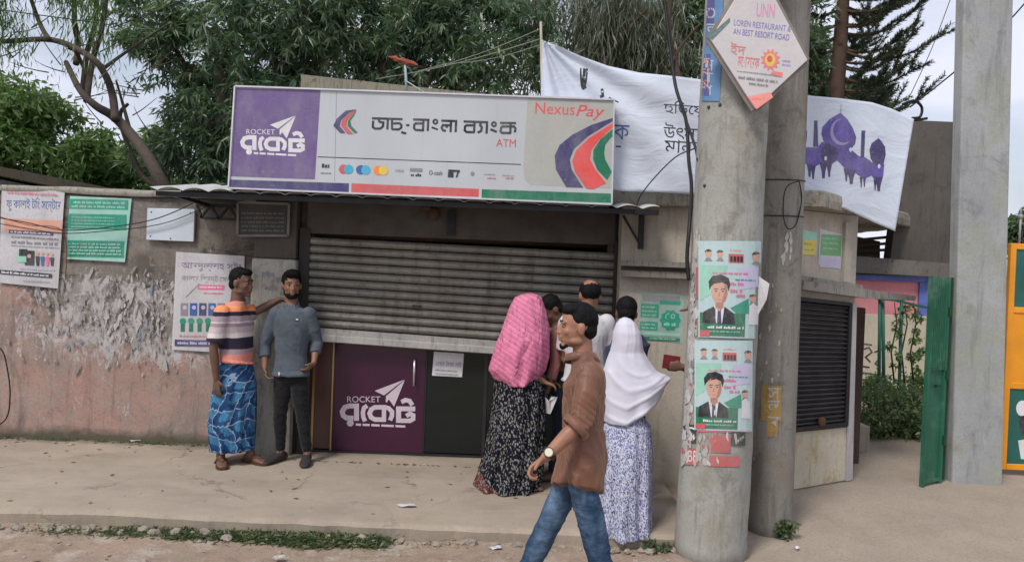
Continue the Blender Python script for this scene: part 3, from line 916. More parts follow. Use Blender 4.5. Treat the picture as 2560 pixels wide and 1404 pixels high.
# roof slab of the building behind the sign
bk = thing('concrete_building', 'weathered concrete building with flat roof behind the signboard', 'building', (-.6, 11, 0))
q0, q1, q2, q3 = xz(752, 186, 8.6), xz(1370, 252, 8.6), xz(1370, 285, 8.6), xz(752, 222, 8.6)
b = B(); b.prism([q3, q2, q1, q0], 8.6, 9.55); b.go('roof', weathered('mossy_rear_roof', A3(.30, .28, .215), A3(.07, .07, .035), .95, 5, extra=A3(.17, .12, .09)), bk)
b = B(); b.prism([(q3[0] + .15, 0), (q2[0] - .1, 0), (q2[0] - .1, q2[1] - .02), (q3[0] + .15, q3[1] - .02)], 9.62, 9.9); b.box(q3[0] + .15, q2[0] - .1, 9.42, 9.6, 2.5, q2[1] - .1); b.go('wall', M_CONC, bk)

# ---------------------------------------------------------------- kiosk end: ledges, shutter, posters
b = B()
def ksolid(pts, h0, h1, mi=0): b.rings([[kp(x, y, h0) for x, y in pts], [kp(x, y, h1) for x, y in pts]], True, True, mi)
ksolid([(1985, 700), (2145, 722), (2265, 738), (2262, 750), (2145, 744), (1983, 722)], -.25, .10)
ksolid([(1990, 688), (2142, 712), (2142, 722), (1988, 699)], -.2, .06)
b.go('ledge', weathered('broken_ledge', A3(.30, .28, .25), A3(.08, .07, .055), .8, 5), booth)
b = B()
L0, L1 = Vector((.95, 6.6, 0)), Vector((2.3, 6.245, 0))
ld = (L1 - L0).normalized(); ln = Vector((ld.y, -ld.x, 0))
for (za_, zb_, h, m_) in ((1.79, 1.835, .16, 0), (1.755, 1.788, .09, 1), (1.70, 1.753, .12, 0)):
    b.rings([[L0 + ln * .0 + Vector((0, 0, z)), L0 + ln * h + Vector((0, 0, z)), L1 + ln * h + Vector((0, 0, z)), L1 + Vector((0, 0, z))] for z in (za_, zb_)], True, True, m_)
b.go('front_ledge', [weathered('ledge_cement', A3(.27, .25, .215), A3(.05, .045, .035), .85, 5), M_DARKPL], booth)
# kiosk window shutter
ks = B()
for (a, c_) in (((1978, 738), (1968, 1076)), ((2117, 758), (2106, 1062))):
    ks.rings([[kp(a[0] - 4, a[1], h), kp(a[0] + 4, a[1], h), kp(c_[0] + 4, c_[1], h), kp(c_[0] - 4, c_[1], h)] for h in (.002, .045)])
ks.rings([[kp(1968, 1066, h), kp(2106, 1052, h), kp(2106, 1064, h), kp(1968, 1078, h)] for h in (.004, .05)])
ks.rings([[kp(1984, 740, h), kp(2116, 755, h), kp(2116, 764, h), kp(1984, 750, h)] for h in (.004, .052)])
ks = ks.go('kiosk_shutter', plain('black_steel', A3(.03, .028, .03), .5, .3, 8, .4, .4), booth)
M_KSL = plain('kiosk_slat_paint', A3(.045, .042, .045), .45, .35, 9, .45, .4)
nk = 26
for i in range(nk):
    b = B()
    def edge(px0, px1, f): return None
    f0, f1 = i / nk, (i + 1) / nk - .004
    def PL(f, h): return kp(1982 - 10 * f, 750 + (1068 - 750) * f, h)
    def PR(f, h): return kp(2113 - 9 * f, 764 + (1054 - 764) * f, h)
    rs_ = []
    for fn in (PL, PR):
        rs_.append([fn(f0 + (f1 - f0) * a, .006 + .030 * math.sin(math.pi * (a * .85 + .08))) for a in (0, .25, .5, .75, 1)] + [fn(f1, .003), fn(f0, .003)])
    b.rings(rs_)
    b.go('slat', M_KSL, ks)
b = B(); c_ = kp(2040, 1050, .06); b.ball(c_, (.035, .02, .045)); b.go('lock', M_RUST, ks, smooth=True)
b = B(); 
for (a, c_) in (((2119, 758), (2110, 1200)),): b.rings([[kp(a[0] - 1, a[1], h), kp(a[0] + 16, a[1] + 1, h), kp(c_[0] + 14, c_[1] - 4, h), kp(c_[0] - 2, c_[1], h)] for h in (.001, .03)])
b.go('corner_pilaster', weathered('pale_pilaster', A3(.46, .44, .44), A3(.22, .2, .17), .5), booth)
b = B(); b.rings([[kp(2108, 555, h), kp(2126, 556, h), kp(2120, 706, h), kp(2102, 704, h)] for h in (.001, .03)]); b.go('upper_pilaster', M_CREAM, booth)

# posters on the kiosk
def kmap(h0): return lambda px, py, h: tuple(kp(px, py, h0 + h))
def poster(name, label, quad, fmap, base, prints, mats, th=.003, cat='poster', seg=1, group=None):
    c_ = Vector(fmap(sum(q[0] for q in quad) / 4, sum(q[1] for q in quad) / 4, 0))
    o = thing(name, label, cat, tuple(c_), group)
    n = 10
    A_, B_, C_, D_ = [Vector(q) for q in quad]
    V, Fs = [], []
    for s_ in (0, 1):
        for j in range(n + 1):
            for i in range(n + 1):
                u, v = i / n, j / n
                q = A_.lerp(B_, u).lerp(D_.lerp(C_, u), v)
                cur = (.007 if s_ == 0 else .0) * (max(0, abs(u - .5) - .38) * 8 * (abs(v - .5) > .4)) + .0012 * math.sin(7 * u + 3 * v) * s_ * 0
                V.append(fmap(q.x, q.y, (th if s_ == 0 else 0.0) + (0 if s_ else 0) ))
        k = s_ * (n + 1) ** 2
        for j in range(n):
            for i in range(n):
                f = (k + j * (n + 1) + i, k + j * (n + 1) + i + 1, k + (j + 1) * (n + 1) + i + 1, k + (j + 1) * (n + 1) + i)
                Fs.append(f[::-1] if s_ == 0 else f)
    m_ = (n + 1) ** 2
    rim = [i for i in range(n + 1)] + [j * (n + 1) + n for j in range(1, n + 1)] + [n * (n + 1) + i for i in range(n - 1, -1, -1)] + [j * (n + 1) for j in range(n - 1, 0, -1)]
    for a, b2 in zip(rim, rim[1:] + rim[:1]): Fs.append((a, b2, b2 + m_, a + m_))
    mk('sheet', V, Fs, base, o)
    for nm, fn in prints:
        pr = Print(lambda px, py, h: fmap(px, py, h + th))
        fn(pr)
        if pr.f: pr.go(nm, mats, o)
    return o
PM = [M_BLACK, M_WHITE, M_RED, M_GREEN, M_NAVY, M_BLUE, M_PINK, M_TEAL, M_MINT, M_PEACH, M_GREY, M_YELLOW, M_SKINP, M_PURPLE, plain('print_lilac', A3(.55, .52, .70), .5, .1), plain('print_leaf', A3(.16, .42, .16), .5, .15), plain('print_brown_skin', A3(.42, .22, .16), .5, .15)]
pBLK, pWHT, pRED, pGRN, pNAV, pBLU, pPNK, pTEA, pMIN, pPCH, pGRY, pYEL, pSKN, pPUR, pLIL, pLEF, pBRN = range(17)
def f_(pr):
    pr.quad(2052, 585, 2104, 637, pLEF, .06); pr.quad(2050, 645, 2100, 667, pLIL, .06)
    for y in (592, 604, 617): pr.scribble(2056, y, 2096, 5, pMIN, .06)
poster('poster', 'green and lilac poster on the cream kiosk wall under the roof slab', [(2049, 572), (2106, 586), (2101, 673), (2045, 662)], kmap(.001), M_PAPER, [('lettering', f_)], PM)
def f_(pr):
    pr.quad(2007, 600, 2040, 636, pYEL, .06); pr.scribble(2010, 605, 2036, 7, pLEF, .06); pr.scribble(2010, 620, 2034, 6, pLEF, .06)
poster('poster', 'small yellow and green handbill beside the pillar on the kiosk wall', [(2004, 573), (2042, 582), (2040, 640), (2003, 632)], kmap(.001), M_MINT, [('lettering', f_)], PM)
def lmap(h0):
    def f(px, py, h):
        d = ray(px, py); o = Vector((0, 0, CAMH))
        tt = (L0 - o).dot(ln) / d.dot(ln)
        return tuple(o + d * tt + ln * (h0 + h))
    return f
def f_(pr):
    pr.quad(1606, 736, 1700, 752, pGRY, .05); pr.quad(1650, 750, 1702, 760, pTEA, .05)
    pr.quad(1603, 758, 1648, 792, pTEA, .05); pr.quad(1600, 802, 1645, 824, pTEA, .05)
    for y in (764, 774, 784): pr.scribble(1606, y, 1644, 4, pMIN, .05)
    for y in (807, 816): pr.scribble(1604, y, 1640, 4, pMIN, .05)
    pts = []
    for i in range(20):
        r_ = 23 if i % 2 else 27
        pts.append((1676 + r_ * math.cos(i * math.pi / 10), 800 + r_ * math.sin(i * math.pi / 10)))
    pr.poly(pts, pTEA); pr.text('৫০', 1664, 781, 1688, 798, pMIN, .05); pr.scribble(1660, 804, 1692, 9, pMIN, .05)
    pr.quad(1606, 828, 1700, 836, pMIN, .05); pr.quad(1604, 840, 1700, 849, pGRN, .05); pr.scribble(1625, 842, 1690, 4, pMIN, .05)
poster('poster', 'green notice with a round seal on the cream wall behind the concrete pole', [(1602, 728), (1712, 738), (1706, 858), (1597, 845)], lmap(.002), plain('faded_mint_paper', A3(.30, .44, .39), .6, .25), [('lettering', f_)], PM)

# ---------------------------------------------------------------- posters on the boundary wall
WP = lambda h: (lambda px, py, hh: (lambda p: (p.x, p.y - hh - h, p.z))(at(px, py, 6.985)))
def f_a(pr):
    pr.text('ফু কালাই টিং সেন্টার', 18, 492, 154, 528, pBLU, .03, .012); pr.quad(12, 545, 156, 578, pPCH, .045); pr.quad(14, 534, 154, 544, plil, .045) if 0 else None
    pr.quad(24, 574, 135, 583, pNAV, .06); pr.scribble(28, 576, 130, 5, pWHT, .06)
    for y, hgt in ((590, 4), (600, 8), (612, 3)): pr.scribble(30, y, 150, hgt, pGRY, .05)
    pr.quad(46, 625, 62, 655, pMIN); pr.quad(50, 622, 70, 640, pBLK) ; pr.quad(65, 626, 88, 662, pBLK); pr.quad(56, 640, 68, 655, pMIN); pr.poly(circle(75, 640, 5), pSKN)
    for k_ in range(4):
        x_ = 96 + k_ * 12; pr.poly(circle(x_, 632 + k_, 4), pSKN); pr.poly([(x_ - 5, 640 + k_), (x_ + 5, 640 + k_), (x_ + 3, 664), (x_ - 3, 664)], [pBLK, pBLU, pPNK, pBLK][k_])
    pr.scribble(50, 668, 140, 4, pLIL, .05); pr.quad(2, 674, 132, 684, pBLK, .08); pr.scribble(6, 677, 125, 5, pWHT, .08); pr.scribble(60, 700, 128, 3, pGRY, .05)
    pr.scribble(20, 478, 150, 5, pPNK, .05)
def f_s(pr):
    for _ in range(420):
        cx, cy = random.gauss(370, 110), random.gauss(785, 68)
        if cx > 620 or cx < 20 or cy < 668 or cy > 960: continue
        if 430 < cx < 615 and cy < 885: continue
        s_ = random.uniform(1.2, 4.2) * random.choice([1, 1, 1, 1.9]); a = random.gauss(.1, .30); k = random.randint(7, 12); st_ = random.uniform(1.5, 5)
        pts = []
        for i in range(k):
            u, v = s_ * random.uniform(.3, 1.2) * math.cos(6.283 * i / k), s_ * st_ * random.uniform(.2, 1.1) * math.sin(6.283 * i / k)
            pts.append((cx + u * math.cos(a) - v * math.sin(a), cy + u * math.sin(a) + v * math.cos(a)))
        pr.poly(pts, random.choice([0, 0, 0, 1, 1, 1, 1, 2]))
    for _ in range(26):
        cx, cy = random.uniform(20, 260), random.uniform(740, 900); s_ = random.uniform(3, 8)
        pr.poly([(cx + s_ * random.uniform(.3, 1) * math.cos(6.283 * i / 7), cy + 1.6 * s_ * random.uniform(.3, 1) * math.sin(6.283 * i / 7)) for i in range(7)], random.choice([0, 1, 2]))
pr = Print(WP(-.002)); f_s(pr); pr.go('paper_scraps', [weathered('scrap_white', A3(.50, .48, .46), A3(.20, .18, .16), .7, 12), weathered('scrap_grey', A3(.34, .32, .30), A3(.12, .11, .10), .8, 12), weathered('scrap_blue', A3(.25, .29, .34), A3(.12, .11, .10), .7, 12)], WALLOBJ)['kind'] = 'stuff'
poster('poster', 'tall white poster with blue heading beside the green banner on the wall', [(6, 462), (163, 478), (146, 721), (-2, 706)], WP(.004), M_PAPER, [('lettering', f_a)], PM)
def f_b(pr):
    pr.quad(173, 497, 322, 522, pTEA, .02); pr.quad(172, 534, 318, 572, pTEA, .02); pr.quad(168, 600, 312, 642, pTEA, .02)
    pr.scribble(185, 502, 316, 6, pMIN, .02); pr.scribble(180, 512, 316, 6, pMIN, .02)
    for y in (541, 549, 557, 565): pr.scribble(180, y, 290, 3, pMIN, .02)
    for y in (606, 614, 622, 630): pr.scribble(174, y, 306, 5, pMIN, .02)
poster('poster', 'green lettered banner on the wall next to the white blank board', [(176, 490), (330, 497), (313, 655), (166, 647)], WP(.004), plain('mint_banner', A3(.33, .58, .50), .5, .15), [('lettering', f_b)], PM)
def f_c(pr):
    pr.text('অাবদুল্লাহ সুইং', 455, 650, 606, 676, pPUR, .03, .012); pr.text('কালার িপ্রন্ট েসন্টার', 455, 684, 600, 706, pGRY, .03, .012)
    pr.quad(495, 711, 562, 723, pPNK, .02); pr.scribble(500, 714, 555, 5, pWHT, .02); pr.scribble(510, 730, 560, 4, pPNK, .02); pr.stroke([(500, 708), (466, 742)], 1.5, pGRY)
    for i in range(5):
        pr.quad(453 + i * 23, 757, 471 + i * 23, 788, [pGRY, pBLU, pNAV, pBLU, pGRY][i], .02); pr.poly(circle(463 + i * 23, 768, 5), pLIL)
        pr.poly(circle(458 + i * 21, 802, 8), pTEA); pr.quad(453 + i * 21, 808, 463 + i * 21, 828, pGRN, .02)
    pr.scribble(450, 836, 600, 5, pPNK, .02); pr.quad(438, 848, 600, 864, pNAV, .02); pr.scribble(445, 852, 590, 7, pLIL, .02)
poster('poster', 'white tailoring poster behind the man in the striped shirt', [(441, 629), (612, 640), (606, 884), (430, 873)], WP(.004), M_PAPER, [('lettering', f_c)], PM)
bo = thing('blank_board', 'blank white board on the wall crossed by two wires', 'board', tuple(at(427, 560, 6.98)))
b = B(); b.prism([xz(*q, 6.96) for q in ((366, 599), (484, 604), (487, 523), (369, 520))], 6.955, 6.985)
bevel(b.go('panel', plain('blank_board_white', A3(.56, .63, .70), .4, .12, 3), bo), .003)
b = B()
for q in ((378, 530), (476, 532), (376, 590), (426, 596)):
    s0 = at(*q, 6.953); B().ball((s0.x, 6.954, s0.z), (.007, .004, .007), n=8).go('nail', M_RUST, bo)
nb = thing('notice_board', 'dark framed notice board in the shade under the canopy', 'notice board', tuple(at(660, 552, 6.68)))
b = B(); b.prism([xz(*q, 6.7) for q in ((596, 587), (720, 587), (722, 512), (597, 508))], 6.685, 6.715)
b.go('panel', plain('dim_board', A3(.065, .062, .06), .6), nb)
b = B(); cs = [xz(*q, 6.69) for q in ((595, 589), (721, 589), (724, 510), (596, 506))]
for a, c_ in zip(cs, cs[1:] + cs[:1]): b.bar((a[0], 6.68, a[1]), (c_[0], 6.68, c_[1]), .014, .02)
b.go('frame', plain('dull_frame', A3(.20, .19, .18), .5), nb)
pr = Print(plane_map(6.685))
for y in (530, 541, 552, 562, 573): pr.scribble(603, y, 714, 5, 0, .01)
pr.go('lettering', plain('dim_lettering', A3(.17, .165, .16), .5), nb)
# ---------------------------------------------------------------- concrete poles
P1 = dict(c=(1.32, 5.10), r0=.232, r1=.196, lean=.0)
P2 = dict(c=(1.84, 5.50), r0=.185, r1=.150, lean=.0)
q_a, q_b = gr(1697, 1372, -.08), gr(1862, 1385, -.08)
def pole_geo(pxl0, pxr0, y0, pxl1, pxr1, y1, Y):
    """centre line and radius from the two outlines, for an axis at depth Y"""
    a0, b0, a1, b1 = at(pxl0, y0, Y), at(pxr0, y0, Y), at(pxl1, y1, Y), at(pxr1, y1, Y)
    return (a0 + b0) / 2, (b0.x - a0.x) / 2, (a1 + b1) / 2, (b1.x - a1.x) / 2
class Pole:
    def __init__(s, l0, r0, y0, l1, r1, y1, Y, ztop, zbot):
        a, ra, b_, rb = pole_geo(l0, r0, y0, l1, r1, y1, Y)
        s.Y = Y
        s.k = (b_ - a) / (b_.z - a.z)
        s.a, s.ra = a, ra
        s.rk = (rb - ra) / (b_.z - a.z)
        s.z0, s.z1 = zbot, ztop
    def c(s, z): return Vector((s.a.x + s.k.x * (z - s.a.z), s.Y, z))
    def r(s, z): return s.ra + s.rk * (z - s.a.z)
    def build(s, name_mat, parent, seam=False):
        b = B(); n = 48; rs = []
        for z in np.linspace(s.z0, s.z1, 60):
            c_, r_ = s.c(z), s.r(z)
            ring = []
            for j in range(n):
                a = 2 * math.pi * j / n
                rr_ = r_ * (1 + .006 * math.sin(3 * a + z * 2) + .004 * math.sin(7 * a - z * 5))
                if seam:
                    d = abs((a - R(-24) + math.pi) % (2 * math.pi) - math.pi)
                    if d < .10: rr_ += .010 + .004 * math.sin(z * 31) * math.sin(z * 12)
                ring.append(c_ + Vector((rr_ * math.cos(a), rr_ * math.sin(a), 0)))
            rs.append(ring)
        b.rings(rs)
        return b.go('shaft', name_mat, parent, smooth=True)
    def fmap(s, h0=0.0):
        def f(px, py, h):
            d = ray(px, py); o = Vector((0, 0, CAMH))
            tt = s.Y / d.y
            for _ in range(8):
                p_ = o + d * tt
                c_, r_ = s.c(p_.z), s.r(p_.z)
                dx = max(-.985, min(.985, (p_.x - c_.x) / r_))
                yy = c_.y - r_ * math.sqrt(1 - dx * dx)
                tt = yy / d.y
            p_ = o + d * tt
            nn = Vector((dx, -math.sqrt(1 - dx * dx), 0))
            return tuple(Vector((c_.x + dx * r_, c_.y - r_ * math.sqrt(1 - dx * dx), p_.z)) + nn * (h0 + h))
        return f
pA = Pole(1690, 1862, 1330, 1762, 1925, 60, 4.97, 7.6, -.14)
pB = Pole(1866, 1978, 1300, 1915, 2022, 60, 5.42, 7.4, -.12)
M_PA = weathered('spun_concrete', A3(.38, .38, .35), A3(.19, .18, .155), .75, 2.2, bump=.4, extra=A3(.29, .27, .22))
M_PB = weathered('spun_concrete_dark', A3(.28, .265, .235), A3(.12, .11, .09), .8, 2.2, bump=.45, extra=A3(.22, .19, .15))
po1 = thing('utility_pole', 'thick pale concrete pole plastered with campaign posters beside the path', 'pole', tuple(pA.c(-.1)), 'concrete utility poles')
pA.build(M_PA, po1, seam=True)
b = B()
for (x, y) in ((1762, 464), (1772, 268), (1800, 262)):
    q = pA.fmap()(x, y, 0); B().ball(q, (.012, .012, .012), n=8).go('bolt_hole', M_BLACK, po1)
po2 = thing('utility_pole', 'slimmer browner concrete pole standing just behind the postered one', 'pole', tuple(pB.c(-.1)), 'concrete utility poles')
pB.build(M_PB, po2)
for zpx in (452, 540):
    b = B()
    q = at(1950, zpx, pB.Y); c_, r_ = pB.c(q.z), pB.r(q.z) + .004
    b.tube([c_ + Vector((r_ * math.cos(a), r_ * math.sin(a), .01 * math.sin(a))) for a in np.linspace(0, 2 * math.pi, 25)], .004, 6)
    b.go('wire_band', M_CABLE, po2)
fA = pA.fmap(.004); fB = pB.fmap(.0035)
CUT = [(0, 5.0)]
def pprint(name, parent, fn, mats=PM, fm=fA):
    pr = Print(fm, CUT); fn(pr); return pr.go(name, mats, parent)
# stencilled paint and paper scraps on the poles
M_OCP = weathered('ochre_paint', A3(.42, .28, .10), A3(.18, .14, .09), .8, 5)
M_SCR = weathered('paper_scrap_mat', A3(.50, .48, .45), A3(.25, .22, .19), .6, 8)
def scraps(pr, x0, x1, y0, y1, n, s0, s1, mi=0):
    for _ in range(n):
        cx, cy = random.uniform(x0, x1), random.uniform(y0, y1)
        cx += (700 - cy) * .045
        s_ = random.uniform(s0, s1)
        k = random.randint(6, 9)
        pts = [(cx + s_ * random.uniform(.25, 1) * math.cos(2 * math.pi * i / k), cy + 2.6 * s_ * random.uniform(.3, 1) * math.sin(2 * math.pi * i / k)) for i in range(k)]
        pr.poly(pts, mi if isinstance(mi, int) else random.choice(mi))
def f_(pr):
    scraps(pr, 1732, 1746, 570, 1150, 40, 6, 15, [0, 0, 0, 1])
    scraps(pr, 1728, 1752, 640, 1140, 46, 2, 6, [2, 3, 4, 0, 0, 5])
    scraps(pr, 1724, 1745, 580, 1150, 40, 3, 9, [0, 0, 1])
    pr.quad(1742, 668, 1750, 745, 2, 0); 
pprint('paper_scraps', po1, f_, [M_SCR, M_PAPER, plain('scrap_red', A3(.40, .14, .14), .6, .3), plain('scrap_teal', A3(.16, .26, .24), .6, .3), plain('scrap_dark', A3(.08, .08, .085), .6, .3), M_SCR])['kind'] = 'stuff'
def f_(pr):
    pr.quad(1762, -60, 1811, 252, 0, .035); pr.quad(1764, -60, 1790, 60, 1, .035)
    for (x, y, l) in ((1768, 20, '০'), (1770, 60, 'ল'), (1764, 150, 'ন'), (1762, 180, 'া'), (1760, 212, 'গ')):
        pr.text(l, x, y, x + 22, y + 26, 2, .035, .02)
    pr.quad(1752, 135, 1778, 240, 1, .035)
    for (y, l) in ((146, 'দ'), (172, 'ন'), (200, 'ম')): pr.text(l, 1756, y, 1776, y + 22, 3, .035, .02)
pprint('blue_sticker', po1, f_, [plain('sticker_blue', A3(.12, .24, .42), .45, .2), plain('sticker_indigo', A3(.10, .10, .26), .45, .2), M_PAPER, M_PEACH])
def f_(pr):
    pr.quad(1712, 1060, 1742, 1106, 4, .03); pr.text('S', 1716, 1066, 1740, 1100, 3, .03, .04)
    pr.quad(1702, 1118, 1748, 1160, 2, .04); pr.text('UBE', 1706, 1124, 1744, 1152, 3, .04, .02)
    pr.quad(1770, 1138, 1848, 1164, 2, .02); pr.quad(1778, 1088, 1826, 1130, 2, .02); scraps(pr, 1775, 1840, 1090, 1125, 18, 3, 7, [0, 1, 2]); scraps(pr, 1780, 1840, 1140, 1160, 8, 2, 5, [1]); scraps(pr, 1700, 1745, 1010, 1110, 16, 3, 8, [0, 0, 1])
    pr.quad(1828, 1078, 1862, 1112, 4, .03); pr.stroke([(1836, 1082), (1840, 1104), (1858, 1090)], 6, 0)
    scraps(pr, 1740, 1800, 1090, 1160, 12, 5, 10, 0)
pprint('torn_handbill', po1, f_, [M_SCR, M_PAPER, plain('faded_red', A3(.50, .12, .12), .6, .25), M_WHITE, plain('faded_black', A3(.05, .06, .05), .6), M_SCR])['kind'] = 'stuff'
def f_(pr):
    pr.quad(1905, 962, 1955, 1050, 0, .03); pr.quad(1918, 1050, 1945, 1090, 0, .03)
    for (y, l) in ((968, 'স'), (1000, 'ল'), (1040, 'ব')): pr.text(l, 1920, y, 1950, y + 30, 1, .03, .02)
    scraps(pr, 1900, 1960, 1090, 1170, 8, 2, 5, 2)
pprint('stencil_lettering', po2, f_, [M_OCP, M_SCR, M_GREY], fB)
def f_(pr): scraps(pr, 1950, 1985, 590, 660, 12, 3, 8, 0); scraps(pr, 1900, 1960, 700, 950, 14, 2, 5, 0)
pprint('paper_scraps', po2, f_, [M_SCR], fB)['kind'] = 'stuff'

# campaign posters (a generic man in a suit)
def cposter(x, y, sc, label):
    def m(u, v): return (x + u * sc, y + v * sc + u * sc * .03 )
    def q(p): return [m(*z) for z in p]
    def f(pr):
        W_, H_ = 150, 235
        pr.poly(q([(4, 60), (70, 60), (60, 110), (4, 150)]), pMIN) ; pr.poly(q([(76, 165), (120, 140), (120, 178), (90, 178)]), pTEA)
        pr.poly(q([(3, 178), (112, 178), (110, 236), (3, 236)]), pGRN) ; pr.poly(q([(100, 64), (144, 60), (142, 110), (96, 120)]), pLIL)
        # man: hair, face, shirt, tie, jacket
        pr.poly(q([(8, 205), (12, 176), (36, 162), (62, 162), (84, 178), (88, 206)]), pBLK)
        pr.poly(q([(36, 160), (62, 160), (56, 204), (42, 204)]), pWHT); pr.poly(q([(46, 168), (53, 168), (55, 204), (44, 204)]), pNAV)
        pr.poly(q([(40, 140), (60, 140), (60, 166), (50, 174), (40, 166)]), pSKN)
        pr.poly(q(circle(50, 126, 20, 18, 28)), pSKN)
        pr.poly(q([(26, 122), (24, 100), (34, 86), (54, 82), (72, 90), (76, 106), (72, 124), (68, 108), (56, 102), (38, 106), (31, 112)]), pBLK)
        pr.poly(q([(62, 106), (69, 112), (69, 130), (64, 148), (54, 156), (58, 140), (62, 126)]), pBRN); pr.poly(q([(42, 152), (58, 152), (60, 164), (50, 168), (41, 164)]), pBRN); pr.poly(q([(49, 124), (52, 136), (47, 137)]), pBRN)
        for ex in (42, 58): pr.poly(q(circle(ex, 124, 3, 8, 1.6)), pBLK); pr.poly(q([(ex - 5, 118), (ex + 5, 117), (ex + 5, 119), (ex - 5, 120)]), pBLK)
        pr.poly(q([(44, 143), (56, 143), (53, 146), (47, 146)]), pPNK)
        # small heads at the top and the side
        for (cx, cy, r_) in ((24, 32, 10), (52, 32, 9), (138, 36, 11), (130, 140, 9)):
            pr.poly(q(circle(cx, cy, r_ * .8, 10, r_)), pSKN); pr.poly(q(circle(cx, cy - r_ * .4, r_ * .9, 10, r_ * .8, math.pi, 2 * math.pi)), pBLK); pr.poly(q([(cx - r_, cy + r_ + 8), (cx - r_ * .5, cy + r_), (cx + r_ * .5, cy + r_), (cx + r_, cy + r_ + 8)]), pGRY)
        pr.poly(q([(118, 205), (122, 158), (132, 150), (142, 160), (144, 205)]), pWHT)
        pr.poly(q([(72, 30), (108, 30), (108, 52), (72, 52)]), pRED); 
        for i in range(4): pr.poly(q([(76 + i * 8, 36), (82 + i * 8, 36), (82 + i * 8, 50), (76 + i * 8, 50)]), pBLK)
        for (u0, v0, u1, hgt, mi) in ((74, 18, 106, 5, pPCH), (34, 76, 120, 5, pPNK), (76, 100, 110, 8, pPNK), (76, 116, 108, 10, pPNK), (88, 92, 138, 4, pTEA), (90, 130, 118, 7, pPNK), (22, 210, 108, 7, pWHT), (20, 222, 100, 4, pMIN)):
            a = m(u0, v0); b2 = m(u1, v0); pr.scribble(a[0], a[1], b2[0], hgt * sc, mi, .03)
        pr.poly(q([(3, 222), (28, 222), (27, 236), (3, 236)]), pRED)
    def fm(px, py, h): return fA(px, py, h + .002)
    return poster('campaign_poster', label, [m(0, 0), m(150, -4), m(148, 240), m(-1, 240)], fm, plain('poster_stock', A3(.47, .60, .61), .45, .1), [('lettering', lambda pr: None)], PM), f, fm
CG = 'campaign posters of a man in a suit'
for (x, y, sc, lb) in ((1749, 602, 1.0, 'upper campaign poster of a man in a suit on the pole, one corner peeling'), (1739, 850, .93, 'lower campaign poster of a man in a suit on the pole, above the pink strip')):
    o, f, fm = cposter(x, y, sc, lb)
    o['group'] = CG
    pr = Print(lambda px, py, h: fm(px, py, h + .003), CUT); f(pr); pr.go('portrait_print', PM, o)
b = B()   # the peeled corner of the upper one
b.add([fA(1893, 690, .006), fA(1889, 790, .006), Vector(fA(1893, 700, .01)) + Vector((.055, -.03, -.02)), Vector(fA(1893, 740, .01)) + Vector((.03, -.045, -.02))], [(0, 1, 3), (0, 3, 2)])
c0 = [o for o in COL.objects if o.get('label', '').startswith('upper campaign')][0]
b.go('peeling_corner', M_PAPER, c0)
def f_(pr): pr.quad(1744, 1062, 1872, 1078, pPNK, .02)
pprint('pink_strip', po1, f_)

# diamond-shaped restaurant board
dm = thing('restaurant_board', 'diamond shaped white restaurant board wired to the concrete pole', 'sign board', tuple(at(1895, 110, 4.66)))
YD = 4.66
dq = [(1776, 98), (1888, 272), (2019, 150), (1918, -42), (1880, -70)]
pl = [xz(*q, YD) for q in dq]
b = B(); b.prism(pl[:4][::-1] if 0 else [pl[0], pl[1], pl[2], pl[3], pl[4]], YD, YD + .035)
bevel(b.go('panel', plain('board_white', A3(.60, .57, .57), .4, .12, 3), dm), .003)
b = B()
for a, c_ in zip(pl, pl[1:] + pl[:1]):
    b.bar((a[0], YD + .022, a[1]), (c_[0], YD + .022, c_[1]), .012, .045)
b.bar((pl[1][0], YD + .06, pl[1][1]), (pl[3][0], YD + .06, pl[3][1]), .03, .02); b.bar((pl[0][0], YD + .075, pl[0][1]), (pl[2][0], YD + .075, pl[2][1]), .03, .02)
b.go('frame', plain('board_rim', A3(.24, .21, .19), .6, .3), dm)
pr = Print(plane_map(YD))
D = lambda x, y: (1740 + x / 4.84, y / 4.84)
DP = lambda p_: [D(*q) for q in p_]
pr.poly(DP([(150, 440), (410, 215), (412, 270), (195, 490)]), 4)
for i in range(3): pr.poly(DP([(205 + i * 62, 420 - i * 52), (240 + i * 62, 390 - i * 52), (245 + i * 62, 405 - i * 52), (212 + i * 62, 435 - i * 52)]), 5)
pr.text('UNN', 1893, 8, 1938, 42, 2, .08, .02)
pr.text('LOREN RESTAURANT &', 1836, 49, 1978, 64, 1, .115, .03)
pr.text('AN BEST RESORT ROAD', 1834, 71, 1974, 86, 1, .115, .03)
pr.text('ইদ', 1828, 104, 1866, 136, 3, .12, .03); pr.text('মোবারক', 1846, 138, 1900, 166, 3, .12, .02)
rays_ = []
for i in range(24):
    a = i * math.pi / 12; r_ = 25 if i % 2 else 17
    rays_.append((1926 + r_ * math.cos(a), 150 + r_ * 1.15 * math.sin(a)))
pr.poly(rays_, 3); pr.poly(circle(1925, 150, 13, 14, 16), 7); pr.poly(circle(1924, 148, 7, 10, 9), 6); pr.poly(DP([(930, 860), (1050, 880), (1040, 940), (900, 900)]), 3)
for (x, y, w_, hg) in ((1842, 176, 108, 3), (1846, 190, 100, 6), (1872, 206, 50, 5)): pr.scribble(x, y, x + w_, hg, 5, .12)
pr.scribble(1955, 150, 1978, 3, 1, .12); pr.scribble(1955, 160, 1978, 3, 1, .12)
pr.poly(DP([(620, 1170), (900, 1120), (930, 1180), (730, 1325)]), 8); pr.scribble(1880, 243, 1912, 8, 3, .0)
